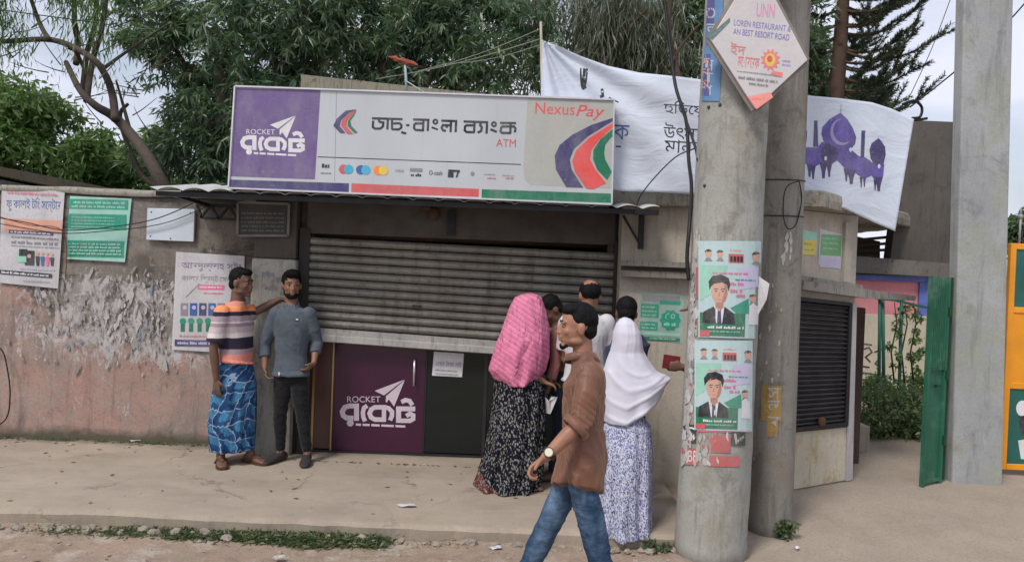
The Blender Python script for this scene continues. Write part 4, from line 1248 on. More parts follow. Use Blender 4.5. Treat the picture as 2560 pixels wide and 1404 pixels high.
pr.go('lettering', [M_NAVY, plain('faded_indigo', A3(.20, .20, .58), .5, .1), plain('faded_magenta', A3(.80, .25, .50), .5, .1), plain('faded_red_ink', A3(.80, .22, .22), .5, .1), plain('faded_teal_strip', A3(.10, .20, .20), .5, .1), M_GREY, M_RED, M_YELLOW, plain('salmon_ink', A3(.85, .33, .28), .5, .1)], dm)

# ---------------------------------------------------------------- cloth banner
TOP = [(1355, 100), (1400, 118), (1450, 140), (1520, 165), (1600, 182), (1700, 192), (1850, 212), (2010, 238), (2100, 246), (2180, 256), (2230, 272), (2285, 298)]
BOT = [(1353, 262), (1400, 330), (1450, 420), (1500, 468), (1560, 478), (1640, 480), (1730, 486), (2000, 498), (2080, 508), (2130, 530), (2185, 556), (2238, 578)]
def cloth_y(x, z):
    ridge = math.sin(7 * x + 5.5 * z) * .012 + math.sin(13 * x - 3 * z + 1) * .006
    fan = math.sin(9 * math.atan2(z - 3.62, x - .17 + 1e-3) * 2.2) * .026 * max(0, 1 - abs(x - .8) / 1.6)
    return 6.235 + .10 * max(0, x - 2.2) + ridge + fan + .02 * math.sin(2.2 * x)
def cmap(px, py, h):
    Y = 6.24
    for _ in range(3):
        p_ = at(px, py, Y); Y = cloth_y(p_.x, p_.z)
    p_ = at(px, py, Y)
    return (p_.x, p_.y - h, p_.z)
bn = thing('banner', 'long white cloth banner with mosque drawing strung above the booth roof', 'banner', tuple(at(1800, 380, 6.24)))
nu, nv = 150, 40
V = []
S = np.linspace(0, len(TOP) - 1, nu + 1)
for j in range(nv + 1):
    for s_ in S:
        i = min(int(s_), len(TOP) - 2); f = s_ - i
        a = Vector(TOP[i]).lerp(Vector(TOP[i + 1]), f); c_ = Vector(BOT[i]).lerp(Vector(BOT[i + 1]), f)
        q = a.lerp(c_, j / nv)
        V.append(cmap(q.x, q.y, 0))
I = [(j * (nu + 1) + i, (j + 1) * (nu + 1) + i, (j + 1) * (nu + 1) + i + 1, j * (nu + 1) + i + 1) for j in range(nv) for i in range(nu)]
t = NT('banner_cloth')
p = t.pos()
c = t.mix(t.ramp(t.noise(p, 1.5, 5), .35, .7), A3(.60, .65, .74), A3(.53, .585, .68))
w_ = t.noise(t.pos((1.2, 1, 2.2)), 2.2, 4, .55, .8)
t.bump(w_, .45, .05)
t.p.inputs['Sheen Weight'].default_value = .2
M_CLOTH = t.end(c, .8, .1)
o = mk('cloth', V, I, M_CLOTH, bn, smooth=True)
s_ = o.modifiers.new('thickness', 'SOLIDIFY'); s_.thickness = .002
pr = Print(cmap, [(0, 9), (1, 9)])
pr.text('ছিড়েয়', 1660, 250, 1758, 288, 0, .06); pr.text('উৎসব', 1660, 305, 1765, 345, 0, .06); pr.text('মানব', 1662, 348, 1760, 380, 0, .06)
pr.text('ঁ', 1450, 168, 1470, 225, 0); pr.stroke([(1462, 172), (1458, 200), (1463, 222)], 7, 0); pr.stroke([(1505, 222), (1507, 240), (1500, 243)], 7, 0); pr.stroke([(1522, 244), (1546, 256)], 3, 0)
pr.text('ক', 1535, 312, 1574, 348, 1, .04, .02); pr.stroke([(1540, 366), (1552, 367)], 4, 0)
BM = [M_BLACK, M_BLUE, plain('violet_ink', A3(.13, .10, .36), .6, .35, 9), plain('deep_violet_ink', A3(.075, .06, .17), .6, .35, 9), plain('crescent_lilac', A3(.33, .29, .50), .6, .1), M_CLOTH]
pr.go('lettering', BM, bn)
Q = lambda pts: [(1990 + x / 5.617, 250 + y / 5.617) for x, y in pts]
pu, pd = 2, 3
pr.poly(Q([(-60, 640), (60, 660), (300, 670), (360, 590), (470, 600), (560, 650), (640, 690), (780, 700), (870, 780), (960, 815), (1040, 860), (1120, 900), (1240, 900), (1225, 1060), (1190, 1190), (1130, 1160), (1060, 1060), (960, 1110), (880, 1060), (800, 1000), (700, 980), (620, 890), (575, 850), (500, 905), (420, 910), (330, 905), (240, 945), (140, 900), (60, 890), (-60, 880)]), pu)
pr.poly(Q([(625, 180), (470, 270), (370, 380), (355, 480), (385, 580), (460, 640), (560, 680), (760, 700), (830, 620), (845, 520), (800, 400), (720, 270)]), pu)
pr.poly(Q([(1160, 535), (1060, 610), (1030, 700), (1050, 830), (1110, 920), (1220, 940), (1260, 760), (1250, 660), (1200, 580)]), pd)
pr.poly(Q([(255, 290), (300, 290), (312, 660), (240, 660)]), pd); pr.poly(Q([(918, 430), (972, 430), (955, 820), (905, 820)]), pd)
pr.poly(Q([(40, 420), (110, 390), (155, 430), (150, 560), (130, 660), (-10, 660)]), pd)
pr.poly(Q([(430, 590), (350, 690), (345, 800), (400, 890), (480, 900), (560, 850), (600, 760), (560, 670)]), pd); pr.poly(Q([(960, 800), (880, 850), (860, 950), (900, 1040), (980, 1090), (1060, 1040), (1080, 930), (1040, 850)]), pu)
cres = [(640 + 160 * math.cos(a), 450 + 185 * math.sin(a)) for a in np.linspace(R(35), R(258), 24)] + [(672 + 150 * math.cos(a), 432 + 170 * math.sin(a)) for a in np.linspace(R(258), R(35), 24)]
pr.poly(Q(cres), 4)
for (x, y, l, w_) in ((190, 900, 180, 28), (240, 920, 190, 26), (385, 870, 230, 40), (465, 880, 200, 30), (705, 960, 180, 26), (775, 980, 200, 46), (915, 1080, 150, 14), (960, 1080, 140, 16), (1110, 1120, 150, 16), (1160, 1080, 200, 40)):
    w_ *= 1.45
    pr.poly(Q([(x - w_, y), (x + w_, y), (x + w_ * .45, y + l * .6), (x + w_ * .3, y + l), (x - w_ * .3, y + l), (x - w_ * .45, y + l * .6)]), pd)
for (x, y) in ((415, 820), (765, 700), (1165, 930)): pr.poly(Q(circle(x, y, 20, 8, 32)), 5)
pr.stroke(Q([(632, 60), (628, 185)]), 1, pd)
pr.go('mosque_drawing', BM, bn)
# bamboo that holds its left end, string to the red rag
bp = thing('bamboo_stick', 'thin bamboo stick holding up the end of the cloth banner', 'stick', tuple(at(1354, 300, 6.3)))
b = B(); b.tube([at(1358, 470, 6.52), at(1356, 250, 6.32), at(1352, 55, 6.30)], [.014, .013, .010], 8); b.go('cane', plain('bamboo', A3(.42, .38, .28), .6), bp, smooth=True)

# ---------------------------------------------------------------- gate opening on the right
col = thing('gate_column', 'tall smooth grey concrete gate column next to the orange gate', 'column', (4.12, 6.9, 0))
xl0, xr0, xl1, xr1 = at(2358, 1190, 6.80).x, at(2507, 1200, 6.66).x, at(2388, 0, 6.80).x, at(2534, 0, 6.66).x
b = B(); rows = []
for z in np.linspace(-.1, 6.2, 40):
    f = z / 4.25
    a, c_ = xl0 + (xl1 - xl0) * f, xr0 + (xr1 - xr0) * f
    rows.append([(a, 6.66, z), (c_, 6.66, z), (c_, 6.80, z), (a, 6.80, z)])
b.rings(rows)
bevel(b.go('shaft', weathered('grey_painted_concrete', A3(.38, .39, .395), A3(.17, .175, .17), .7, 1.1, bump=.3, extra=A3(.31, .33, .27)), col), .015)
uw = thing('gate_lintel_wall', 'dark unplastered concrete wall above the gate opening', 'wall', (3.7, 7.9, 2))
b = B(); pl_ = [xz(*q, 7.7) for q in ((2225, 655), (2400, 662), (2410, 306), (2270, 300))]; b.prism(pl_, 7.7, 7.85); b.go('panel', weathered('raw_cement', A3(.15, .135, .12), A3(.07, .065, .06), .6, 2), uw)
b = B(); pl_ = [xz(*q, 7.62) for q in ((2120, 680), (2400, 695), (2400, 662), (2122, 640))]; b.prism(pl_, 7.5, 7.9); b.go('beam', weathered('mossy_beam', A3(.26, .245, .22), A3(.08, .075, .06), .85, 4), uw)
b = B(); pl_ = [xz(*q, 7.62) for q in ((2120, 640), (2240, 650), (2240, 600), (2122, 575))]; b.prism(pl_, 7.95, 8.05); b.go('recess', M_DARKPL, uw)
b = B()
q = at(2195, 615, 7.9)
for i in range(3): b.bar(at(2140, 600 + i * 14, 7.9), at(2225, 592 + i * 16, 7.85), .03, .03)
b.go('rubble_rod', M_RUST, uw)
pc = thing('post', 'dark brown weathered post at the corner of the kiosk', 'post', (3.33, 7.2, 0))
b = B(); a0, a1 = at(2117, 1150, 7.25), at(2148, 1150, 7.25); z1 = at(2130, 768, 7.25).z
b.box(a0.x, a1.x, 7.25, 7.4, -.05, z1); bevel(b.go('shaft', weathered('brown_post', A3(.12, .085, .075), A3(.05, .04, .035), .6), pc), .01)
bl = thing('cement_block', 'small whitewashed cement block behind the brown post', 'block', (3.6, 7.6, 0))
b = B(); a0, a1 = at(2140, 1120, 7.75), at(2174, 1120, 7.75); b.box(a0.x, a1.x, 7.75, 8.0, -.05, at(2160, 1064, 7.75).z); bevel(b.go('body', M_PALE, bl), .015)
# green folding leaf
gl_ = thing('green_gate_leaf', 'green ribbed steel gate leaf folded open against the column', 'gate leaf', (3.7, 6.6, 0))
h0, h1 = Vector((3.585, 6.50, 0)), Vector((3.80, 6.63, 0))
zt = 1.80
M_GG = weathered('green_enamel', A3(.030, .145, .088), A3(.02, .07, .045), .55, 2.5, rough=.45, extra=A3(.09, .20, .145))
M_GD = plain('dark_green_enamel', A3(.008, .05, .028), .5, .3)
d_ = (h1 - h0).normalized(); nn = Vector((d_.y, -d_.x, 0))
b = B()
k = 9; prof = []
for i in range(k * 4 + 1):
    f = i / (k * 4); prof.append(h0 + d_ * ((h1 - h0).length * f) + nn * (.005 + .020 * (math.sin(f * k * 2 * math.pi) > 0)))
b.rings([[p_ + Vector((0, 0, z)) for p_ in prof] for z in (1.02, zt - .03)], closed=False, caps=False)
b.rings([[p_ + Vector((0, 0, z)) for p_ in (h0, h1)] for z in (.06, 1.0)], closed=False, caps=False)
o = b.go('ribbed_sheet', M_GG, gl_); m_ = o.modifiers.new('t', 'SOLIDIFY'); m_.thickness = .003
b = B()
for p_ in (h0, h1): b.bar(p_ + Vector((0, 0, .0)), p_ + Vector((0, 0, zt)), .035, .035, side=d_)
for z in (.04, 1.01, zt - .015): b.bar(h0 + Vector((0, 0, z)), h1 + Vector((0, 0, z)), .03, .03, side=(0, 0, 1))
b.go('frame', M_GG, gl_)
b = B(); h2 = Vector((3.86, 6.68, 0)); b.bar(h1 + Vector((.03, .05, .02)), h1 + Vector((.03, .05, zt + .0)), .09, .02, side=(.9, .1, 0)); b.go('folded_panel', M_GD, gl_)
b = B()
for z in (.38, .95, 1.5): B().tube([h1 + nn * .02 + Vector((.012, 0, z - .04)), h1 + nn * .02 + Vector((.012, 0, z + .04))], .014, 10).go('hinge', M_GD, gl_)
b.bar(h0 + d_ * .10 + nn * .02 + Vector((0, 0, .86)), h0 + d_ * .16 + nn * .02 + Vector((0, 0, .86)), .02, .02); b.go('latch', M_GD, gl_)
# orange and green gate
og = thing('orange_gate', 'orange framed gate with green panels and spikes on top', 'gate', (5.2, 7.05, 0))
M_OR = plain('orange_enamel', A3(.80, .31, .010), .35, .15, 3, .5)
M_GP = plain('teal_green_panel', A3(.015, .115, .095), .35, .25, 3, .5)
gx0 = at(2509, 900, 7.03).x
za, zb, zc, zd = .05, .80, 1.50, 2.14
b = B(); W_ = 1.9; T = .055
b.box(gx0, gx0 + T, 7.0, 7.05, za, zd)
b.box(gx0 + W_, gx0 + W_ + T, 7.0, 7.05, za, zd)
for z in (za, zb, zc, zd - T): b.box(gx0 + T, gx0 + W_, 7.0, 7.05, z, z + T)
bevel(b.go('frame', M_OR, og), .006)
B().box(gx0 + T, gx0 + W_, 7.015, 7.03, za + T, zb).go('lower_panel', M_GP, og)
B().box(gx0 + T, gx0 + W_, 7.012, 7.03, zb + T, zc).go('middle_panel', M_OR, og)
B().box(gx0 + T, gx0 + W_, 7.015, 7.03, zc + T, zd - T).go('upper_panel', M_GP, og)
for i in range(10):
    b = B(); x = gx0 + .09 + i * .2
    b.tube([(x, 7.025, zd), (x, 7.025, zd + .24)], .009, 8); b.ball((x, 7.025, zd + .25), (.024, .024, .024), n=10); b.tube([(x, 7.025, zd + .26), (x, 7.025, zd + .34)], [.014, .002], 8)
    b.go('spike', plain('spike_grey', A3(.35, .35, .36), .5) if i == 0 else bpy.data.materials['spike_grey'], og, smooth=True)
pr = Print(plane_map(7.015))
pr.poly(circle(2556, 1020, 16, 14, 20), 0); pr.poly([(2546, 1040), (2570, 1036), (2572, 1090), (2552, 1086)], 1); pr.poly([(2545, 1100), (2572, 1096), (2572, 1148), (2552, 1146)], 0)
pr.go('painted_figure', [M_WHITE, M_BLACK], og)

# ---------------------------------------------------------------- beyond the gate opening
hb = thing('pink_house', 'pink house with blue window band and cream lower wall in the yard', 'house', (6.3, 14, 0))
Yh = 14.0
def hx(px, py): return xz(px, py, Yh)
M_PKW = weathered('pink_house_wash', A3(.62, .25, .27), A3(.40, .17, .2), .25)
a = hx(2110, 900); b_ = hx(2340, 900)
b = B(); b.box(a[0] - 1, b_[0] + .2, Yh, Yh + 4, hx(2200, 800)[1], 1.86); b.go('upper_wall', M_PKW, hb)
b = B(); b.box(a[0] - 1, b_[0] + .2, Yh + .002, Yh + 4, -.1, hx(2200, 800)[1] - .002); b.go('lower_wall', weathered('cream_house_wash', A3(.58, .50, .36), A3(.35, .3, .2), .3), hb)
b = B(); b.box(a[0] - .9, b_[0] + .1, Yh - .06, Yh - .002, 1.78, 1.88); b.box(hx(2292, 800)[0], hx(2312, 800)[0], Yh - .05, Yh - .003, hx(2300, 790)[1], 1.77); b.go('window_band', plain('house_blue', A3(.10, .14, .42), .5), hb)
b = B(); b.box(a[0] - 1.3, b_[0] + .5, Yh - .25, Yh + 4.2, 1.9, 2.05); b.go('roof', M_CONC, hb)
yd = thing('garden_wall', 'low cream garden wall painted with dark writing', 'wall', (5.2, 11.5, 0))
b = B(); b.box(3.6, 6.6, 11.5, 11.65, -.05, 1.25); b.go('face', weathered('cream_garden_wall', A3(.55, .50, .38), A3(.3, .26, .2), .3), yd)
pr = Print(plane_map(11.498))
for (pts) in ([(2150, 858), (2180, 862)], [(2160, 872), (2172, 868), (2180, 880), (2164, 892), (2176, 905)], [(2186, 880), (2196, 876), (2198, 896), (2188, 908), (2202, 920)], [(2156, 915), (2174, 918)], [(2150, 930), (2190, 936)]):
    pr.stroke(pts, 4, 0)
pr.go('painted_writing', M_BLACK, yd)
pg = thing('trellis', 'green metal trellis posts carrying a creeper in the yard', 'trellis', (4.7, 9.6, 0))
for (x0, y0, x1, y1) in ((2200, 740, 2198, 1010), (2207, 745, 2216, 930), (2254, 752, 2252, 930)):
    p0, p1 = at(x0, y0, 9.6), at(x1, y1, 9.6)
    b = B(); b.tube([p0, (p1.x, 9.6, -.02)], .022, 8); b.go('post', plain('trellis_green', A3(.03, .13, .09), .5) if 'trellis_green' not in bpy.data.materials else bpy.data.materials['trellis_green'], pg, smooth=True)
b = B(); b.bar(at(2185, 738, 9.6), at(2330, 772, 9.6), .03, .03); b.bar(at(2190, 745, 9.6), at(2260, 752, 9.3), .03, .03); b.go('rail', bpy.data.materials['trellis_green'], pg)
# ---------------------------------------------------------------- foliage
def leafmat(name, a, b_, c_=None, trans=.35):
    t = NT(name)
    g = t.n('NewGeometry').outputs['Random Per Island']
    col = t.mix(t.ramp(g, .0, 1.0), a, b_)
    if c_: col = t.mix(t.ramp(g, .80, .84), col, c_)
    big = t.noise(t.pos(), 1.1, 3)
    col = t.mix(t.ramp(big, .35, .65), t.mix(.35, col, A3(a[0] * .6, a[1] * .6, a[2] * .6)), col)
    m = t.end(col, .38, .5)
    tr = t.n('BsdfTranslucent'); t.put(tr.inputs[0], t.mix(.5, col, A3(.20, .30, .05)))
    ms = t.n('MixShader'); ms.inputs[0].default_value = trans
    t.t.links.new(t.p.outputs[0], ms.inputs[1]); t.t.links.new(tr.outputs[0], ms.inputs[2])
    t.t.links.new(ms.outputs[0], t.t.nodes['Material Output'].inputs[0])
    return m
def nrm(v): return v / np.maximum(1e-9, np.linalg.norm(v, axis=-1, keepdims=True))
def leaves(P, D, L, W, droop=.25):
    """folded leaf blades: base points P, directions D, lengths L, widths W"""
    n = len(P)
    D = nrm(D)
    u = nrm(np.cross(D, nrm(rng.normal(size=(n, 3)))))
    v = np.cross(D, u)
    L = L[:, None]; W = W[:, None]
    dr = np.array([0, 0, -1.0])[None] * L * droop
    b0 = P
    l = P + D * L * .45 + u * W * .5 + v * W * .14 + dr * .25
    r = P + D * L * .45 - u * W * .5 + v * W * .14 + dr * .25
    m = P + D * L * .5 + dr * .3
    tp = P + D * L + dr
    V = np.stack([b0, l, m, r, tp], 1).reshape(-1, 3)
    k = np.arange(n)[:, None] * 5
    Fc = np.concatenate([k + [0, 1, 2], k + [0, 2, 3], k + [1, 4, 2], k + [2, 4, 3]], 0)
    return V, Fc
def clusters(blobs, n, per, L, W, style='mango', yflat=1.0):
    """blobs: (centre, radii) ellipsoids; n leaf rosettes spread towards their shells"""
    w = np.array([b[1][0] * b[1][2] for b in blobs]); w = w / w.sum()
    ix = rng.choice(len(blobs), n, p=w)
    C_ = np.array([tuple(b[0]) for b in blobs])[ix]; Rr = np.array([b[1] for b in blobs])[ix]
    # boughs first, leaf rosettes round each bough: leaves gather in clumps with gaps between them
    ns_ = max(6, n // (13 if n > 150 else 3))
    ix = rng.choice(len(blobs), ns_, p=w); C_ = C_[:0]; C_ = np.array([tuple(b[0]) for b in blobs])[ix]; Rr = np.array([b[1] for b in blobs])[ix]
    d = nrm(rng.normal(size=(ns_, 3)))
    sc_ = C_ + d * (rng.uniform(.25, 1.0, ns_) ** .45)[:, None] * Rr
    k_ = rng.integers(0, ns_, n); spread = np.minimum(.26, Rr.min(1) * .30)[k_][:, None]
    off = rng.normal(size=(n, 3)) * [1, 1, .62]
    c = sc_[k_] + off * spread
    out = nrm(nrm(off) * .8 + d[k_] * .5 + [0, 0, .1])
    P = np.repeat(c, per, 0)
    O = np.repeat(out, per, 0)
    m = n * per
    if style == 'mango':
        D = nrm(O * .5 + nrm(rng.normal(size=(m, 3))) * .9 + [0, 0, -.45])
        P = P + O * rng.uniform(-.08, .08, (m, 1))
    elif style == 'fine':
        D = nrm(O * .3 + nrm(rng.normal(size=(m, 3))) + [0, 0, -.15]); P = P + rng.normal(size=(m, 3)) * np.minimum(.10, np.repeat(spread, per, 0) * .6)
    elif style == 'willow':
        D = nrm(rng.normal(size=(m, 3)) * .45 + [0, 0, -1.0]); P = P + rng.normal(size=(m, 3)) * [.06, .06, .22]
    Ls = L * rng.uniform(.5, 1.4, m); Ws = W * rng.uniform(.7, 1.2, m)
    return leaves(P, D, Ls, Ws)
M_MANGO = leafmat('mango_leaf', A3(.055, .12, .068), A3(.135, .215, .115), A3(.33, .38, .27), .4)
M_LIGHT = leafmat('light_leaf', A3(.075, .17, .045), A3(.15, .28, .08), A3(.32, .40, .18), .45)
M_OLIVE = leafmat('olive_leaf', A3(.08, .12, .055), A3(.14, .18, .085), A3(.26, .27, .17), .4)
M_GREYL = leafmat('grey_green_leaf', A3(.085, .105, .07), A3(.17, .185, .13), A3(.32, .32, .25), .3)
M_ARAU = leafmat('conifer_needle', A3(.022, .045, .028), A3(.05, .08, .045), A3(.11, .12, .07), .15)
M_BARK = weathered('bark_grey', A3(.105, .085, .068), A3(.04, .034, .028), .7, 6, bump=.8)
M_BARKB = weathered('bark_brown', A3(.095, .062, .045), A3(.035, .027, .02), .6, 6, bump=.8)
def limb(b, pts, Y, r0, r1, n=9, wig=.02):
    P = []
    for i, q in enumerate(pts):
        y = Y[i] if isinstance(Y, (list, tuple)) else Y + .12 * math.sin(i * 1.7)
        P.append(at(q[0], q[1], y))
    # resample smoothly
    out = []
    for i in range(len(P) - 1):
        p0, p1, p2, p3 = P[max(i - 1, 0)], P[i], P[i + 1], P[min(i + 2, len(P) - 1)]
        for k in range(5):
            t_ = k / 5
            out.append(.5 * ((2 * p1) + (p2 - p0) * t_ + (2 * p0 - 5 * p1 + 4 * p2 - p3) * t_ ** 2 + (3 * p1 - p0 - 3 * p2 + p3) * t_ ** 3))
    out.append(P[-1])
    rr_ = [r0 + (r1 - r0) * i / (len(out) - 1) + wig * .4 * math.sin(i * 2.3) * r0 for i in range(len(out))]
    b.tube(out, rr_, n)
    return out
def blob(px, py, Y, rx, rz_, ry=None):
    p_ = at(px, py, Y)
    k = Y / F
    return (tuple(p_), (rx * k, (ry if ry else min(rx, rz_) * .8) * k, rz_ * k))
# -- bent tree at the left, open crown
Y = 9.6
tr = thing('bent_tree', 'tree with a bent forked grey trunk and thin drooping leaves behind the wall', 'tree', tuple(gr(430, 1080)) if 0 else (-4.3, Y, 0))
b = B()
limb(b, [(470, 1000), (440, 700), (425, 520), (385, 420), (335, 345), (285, 292), (240, 265), (200, 225), (165, 155)], Y, .105, .03, 10)
b.go('trunk', M_BARK, tr, smooth=True)
b = B()
limb(b, [(288, 300), (282, 240), (262, 185), (225, 142), (130, 100), (0, 104), (-120, 95)], Y, .052, .026)
limb(b, [(122, 98), (100, 60), (75, -10), (60, -60)], Y - .1, .03, .02)
limb(b, [(225, 190), (205, 160), (190, 130), (170, 120)], Y + .2, .03, .02)
limb(b, [(216, 255), (232, 150), (255, 70), (272, -60)], Y + .1, .040, .028)
limb(b, [(206, 230), (218, 130), (238, 60), (240, -60)], Y + .3, .035, .028)
limb(b, [(190, 160), (195, 110), (186, 50), (190, -50)], Y + .5, .04, .03)
limb(b, [(260, 170), (330, 120), (420, 60)], Y + .2, .025, .01)
limb(b, [(330, 345), (310, 270), (290, 200)], Y + .4, .03, .012)
limb(b, [(402, 470), (350, 430), (300, 300), (320, 260)], Y + .9, .05, .02)
for i in range(34):
    x, y = random.uniform(-20, 400), random.uniform(60, 330)
    if x < 120 and y > 170: continue
    a = random.uniform(-.9, .9) + (math.pi if random.random() < .4 else 0); L = random.uniform(40, 110)
    pts = [(x + L * f * math.cos(a) + 6 * math.sin(9 * f), y - L * f * abs(math.sin(a)) - 14 * f * f) for f in (0, .35, .7, 1)]
    limb(b, pts, Y + random.uniform(-.3, .5), .009, .003, 5)
b.go('branch', M_BARK, tr, smooth=True)
V, Fc = clusters([blob(20, 20, Y, 60, 60), blob(170, -20, Y, 90, 60), blob(-60, 60, Y, 90, 90), blob(130, -70, Y, 200, 60), blob(240, 30, Y + .5, 60, 60)], 300, 12, .13, .017, 'willow')
V2, F2 = clusters([blob(170, 150, Y, 120, 60), blob(300, 110, Y, 80, 60), blob(30, 110, Y, 70, 50), blob(220, 60, Y, 90, 70)], 40, 9, .11, .014, 'willow')
mk('crown', np.concatenate([V, V2]), np.concatenate([Fc, F2 + len(V)]), M_LIGHT, tr, True)

def tree(name, label, base, Yt, blobs, n, per, L, W, mat, style, bark, trunk_r=.2, limbs=(), group=None):
    o = thing(name, label, 'tree', base, group)
    b = B()
    top = Vector(blobs[0][0])
    bs = Vector(base)
    P = [bs + (top - bs) * f + Vector((.12 * math.sin(f * 5), .1 * math.cos(f * 4), 0)) for f in np.linspace(0, .95, 12)]
    b.tube(P, [trunk_r * (1 - .7 * f) for f in np.linspace(0, 1, 12)], 10)
    b.go('trunk', bark, o, smooth=True)
    b = B()
    st = P[5]
    for (c_, r_) in blobs[:14]:
        e_ = Vector(c_); s0 = P[random.randint(4, 9)]
        mid = s0.lerp(e_, .5) + Vector((random.uniform(-.2, .2), random.uniform(-.2, .2), .15))
        b.tube([s0, s0.lerp(mid, .6), mid, mid.lerp(e_, .6), e_], [trunk_r * .38, trunk_r * .32, trunk_r * .25, trunk_r * .16, .012], 7)
    for (pts, yy, r0, r1) in limbs: limb(b, pts, yy, r0, r1)
    b.go('branch', bark, o, smooth=True)
    V, Fc = clusters(blobs, n, per, L, W, style)
    mk('crown', V, Fc, mat, o, True)
    return o
# -- light bushy trees behind the wall at the left
tree('bushy_tree', 'bright green bushy tree filling the space above the wall at its far end', (-6.6, 11.5, 0), 11.5,
     [blob(20, 270, 11.5, 100, 100), blob(-60, 330, 11.5, 140, 130), blob(110, 330, 11.8, 100, 80), blob(90, 390, 11.3, 180, 70), blob(-40, 200, 11.6, 60, 50)], 1300, 11, .13, .045, M_LIGHT, 'fine', M_BARK, .12)
tree('bushy_tree', 'low light green shrubby tree under the bent trunk', (-5.2, 12.2, 0), 12.2,
     [blob(270, 420, 12.2, 130, 60), blob(350, 440, 12, 110, 60), blob(180, 440, 12, 140, 50), blob(240, 370, 12.6, 60, 45), blob(390, 370, 12.6, 40, 45)], 1000, 12, .13, .045, M_LIGHT, 'fine', M_BARK, .1)
# -- dense dark mango over the sign
tree('mango_tree', 'dense dark mango tree rising behind the purple end of the sign', (-3.2, 11.0, 0), 11,
     [blob(560, 120, 11, 200, 130), blob(420, 90, 11, 110, 70), blob(640, 300, 11, 150, 110), blob(500, 400, 11, 110, 110), blob(470, 230, 11, 75, 75), blob(700, 30, 11, 200, 110), blob(390, 20, 11, 70, 70), blob(560, 480, 11, 120, 70), blob(425, 350, 11.2, 30, 50)], 2350, 11, .15, .034, M_MANGO, 'mango', M_BARK, .22)
tree('mango_tree', 'broad dark mango tree behind the middle of the sign', (-.8, 11.6, 0), 11.6,
     [blob(960, 60, 11.6, 250, 110), blob(1180, 60, 11.6, 230, 120), blob(860, 170, 11.6, 190, 95), blob(1090, 160, 11.6, 220, 80), blob(1290, 180, 11.6, 150, 95), blob(760, 230, 11.7, 120, 80), blob(1020, -20, 11.8, 320, 70)], 2350, 11, .15, .034, M_MANGO, 'mango', M_BARK, .25)
tree('broadleaf_tree', 'paler olive green tree mixed into the mangoes above the sign', (.2, 13.4, 0), 13.4,
     [blob(980, 120, 13.0, 300, 160), blob(700, 140, 13.2, 220, 150), blob(1290, 110, 13.4, 240, 160), blob(600, 330, 13.2, 130, 120)], 900, 10, .16, .045, M_OLIVE, 'fine', M_BARK, .2)
# -- greyer feathery trees between the sign and the pole
tree('feathery_tree', 'grey green feathery tree behind the white cloth banner', (2.2, 12.2, 0), 12.2,
     [blob(1530, 60, 12.2, 170, 90), blob(1420, 150, 12.2, 110, 110), blob(1600, 150, 12.4, 100, 80), blob(1690, 60, 12.3, 80, 120), blob(1460, 10, 12, 160, 70)], 800, 13, .24, .020, M_GREYL, 'willow', M_BARKB, .14,
     limbs=[([(1700, 260), (1690, 160), (1672, 80), (1680, -40)], 11.6, .05, .035), ([(1672, 170), (1700, 120), (1750, 60)], 11.6, .03, .015), ([(1480, 220), (1540, 110), (1620, 20)], 11.7, .04, .02)])
tree('broadleaf_tree', 'dark tree crossing behind the two concrete poles', (3.6, 13, 0), 13,
     [blob(1620, 130, 13, 130, 120), blob(1760, 40, 13, 130, 80), blob(1850, 60, 13.1, 110, 90), blob(1990, 90, 13.2, 70, 120), blob(1740, 140, 13, 60, 40)], 900, 11, .17, .05, M_MANGO, 'fine', M_BARK, .16)

# -- tall conifer with bottle-brush branches at the right
co = thing('conifer', 'dark conifer with brown stem and bottle brush branches against the sky', 'tree', (6.0, 13.5, 0))
b = B(); Yc = 13.2
limb(b, [(2090, 700), (2088, 300), (2100, 120), (2112, -80), (2120, -300)], [Yc] * 5, .17, .07, 10)
b.go('trunk', M_BARKB, co, smooth=True)
b = B(); Ps, Ds, Ls = [], [], []
base_pts = [(2095, 260 - i * 34) for i in range(15)]
for i, (bx, by) in enumerate(base_pts):
    for sgn in (1, -1, 1, 1):
        L = random.uniform(.9, 1.75) if sgn > 0 else random.uniform(.6, 1.1)
        if by > 200: L *= .85
        s0 = at(bx + 8 * sgn, by + random.uniform(-12, 12), Yc)
        az = random.uniform(-.9, .9)
        el = random.uniform(.05, .45)
        dirv = Vector((sgn * math.cos(az) * math.cos(el), math.sin(az) * math.cos(el), math.sin(el)))
        pts = [s0 + dirv * (L * f) + Vector((0, 0, -.30 * L * math.sin(f * 2.2) + .22 * L * f * f)) for f in np.linspace(0, 1, 8)]
        b.tube(pts, [.028 * (1 - .75 * f) for f in np.linspace(0, 1, 8)], 6)
        def brush(pts, n, l):
            A_ = np.array([tuple(p_) for p_ in pts])
            f = rng.uniform(.15 * (len(A_) - 1), len(A_) - 1, n); k = np.minimum(f.astype(int), len(A_) - 2); fr = (f - k)[:, None]
            p_ = A_[k] * (1 - fr) + A_[k + 1] * fr
            ax = nrm(A_[k + 1] - A_[k])
            rd = nrm(np.cross(ax, rng.normal(size=(n, 3))))
            Ps.append(p_); Ds.append(rd * .8 + ax * .75); Ls.append(np.full(n, l) * rng.uniform(.6, 1.2, n))
        brush(pts, 420, .085)
        for q in range(5):
            f = random.randint(2, 6); s1 = pts[f]
            d2 = (pts[7] - pts[f]).normalized() + Vector((random.uniform(-.7, .7), random.uniform(-.7, .7), random.uniform(-.1, .5)))
            l2 = L * random.uniform(.2, .4)
            p2 = [s1 + d2.normalized() * l2 * g for g in (0, .33, .66, 1)]
            b.tube(p2, [.012, .01, .007, .004], 5)
            brush(p2, 150, .075)
b.go('branch', M_BARKB, co, smooth=True)
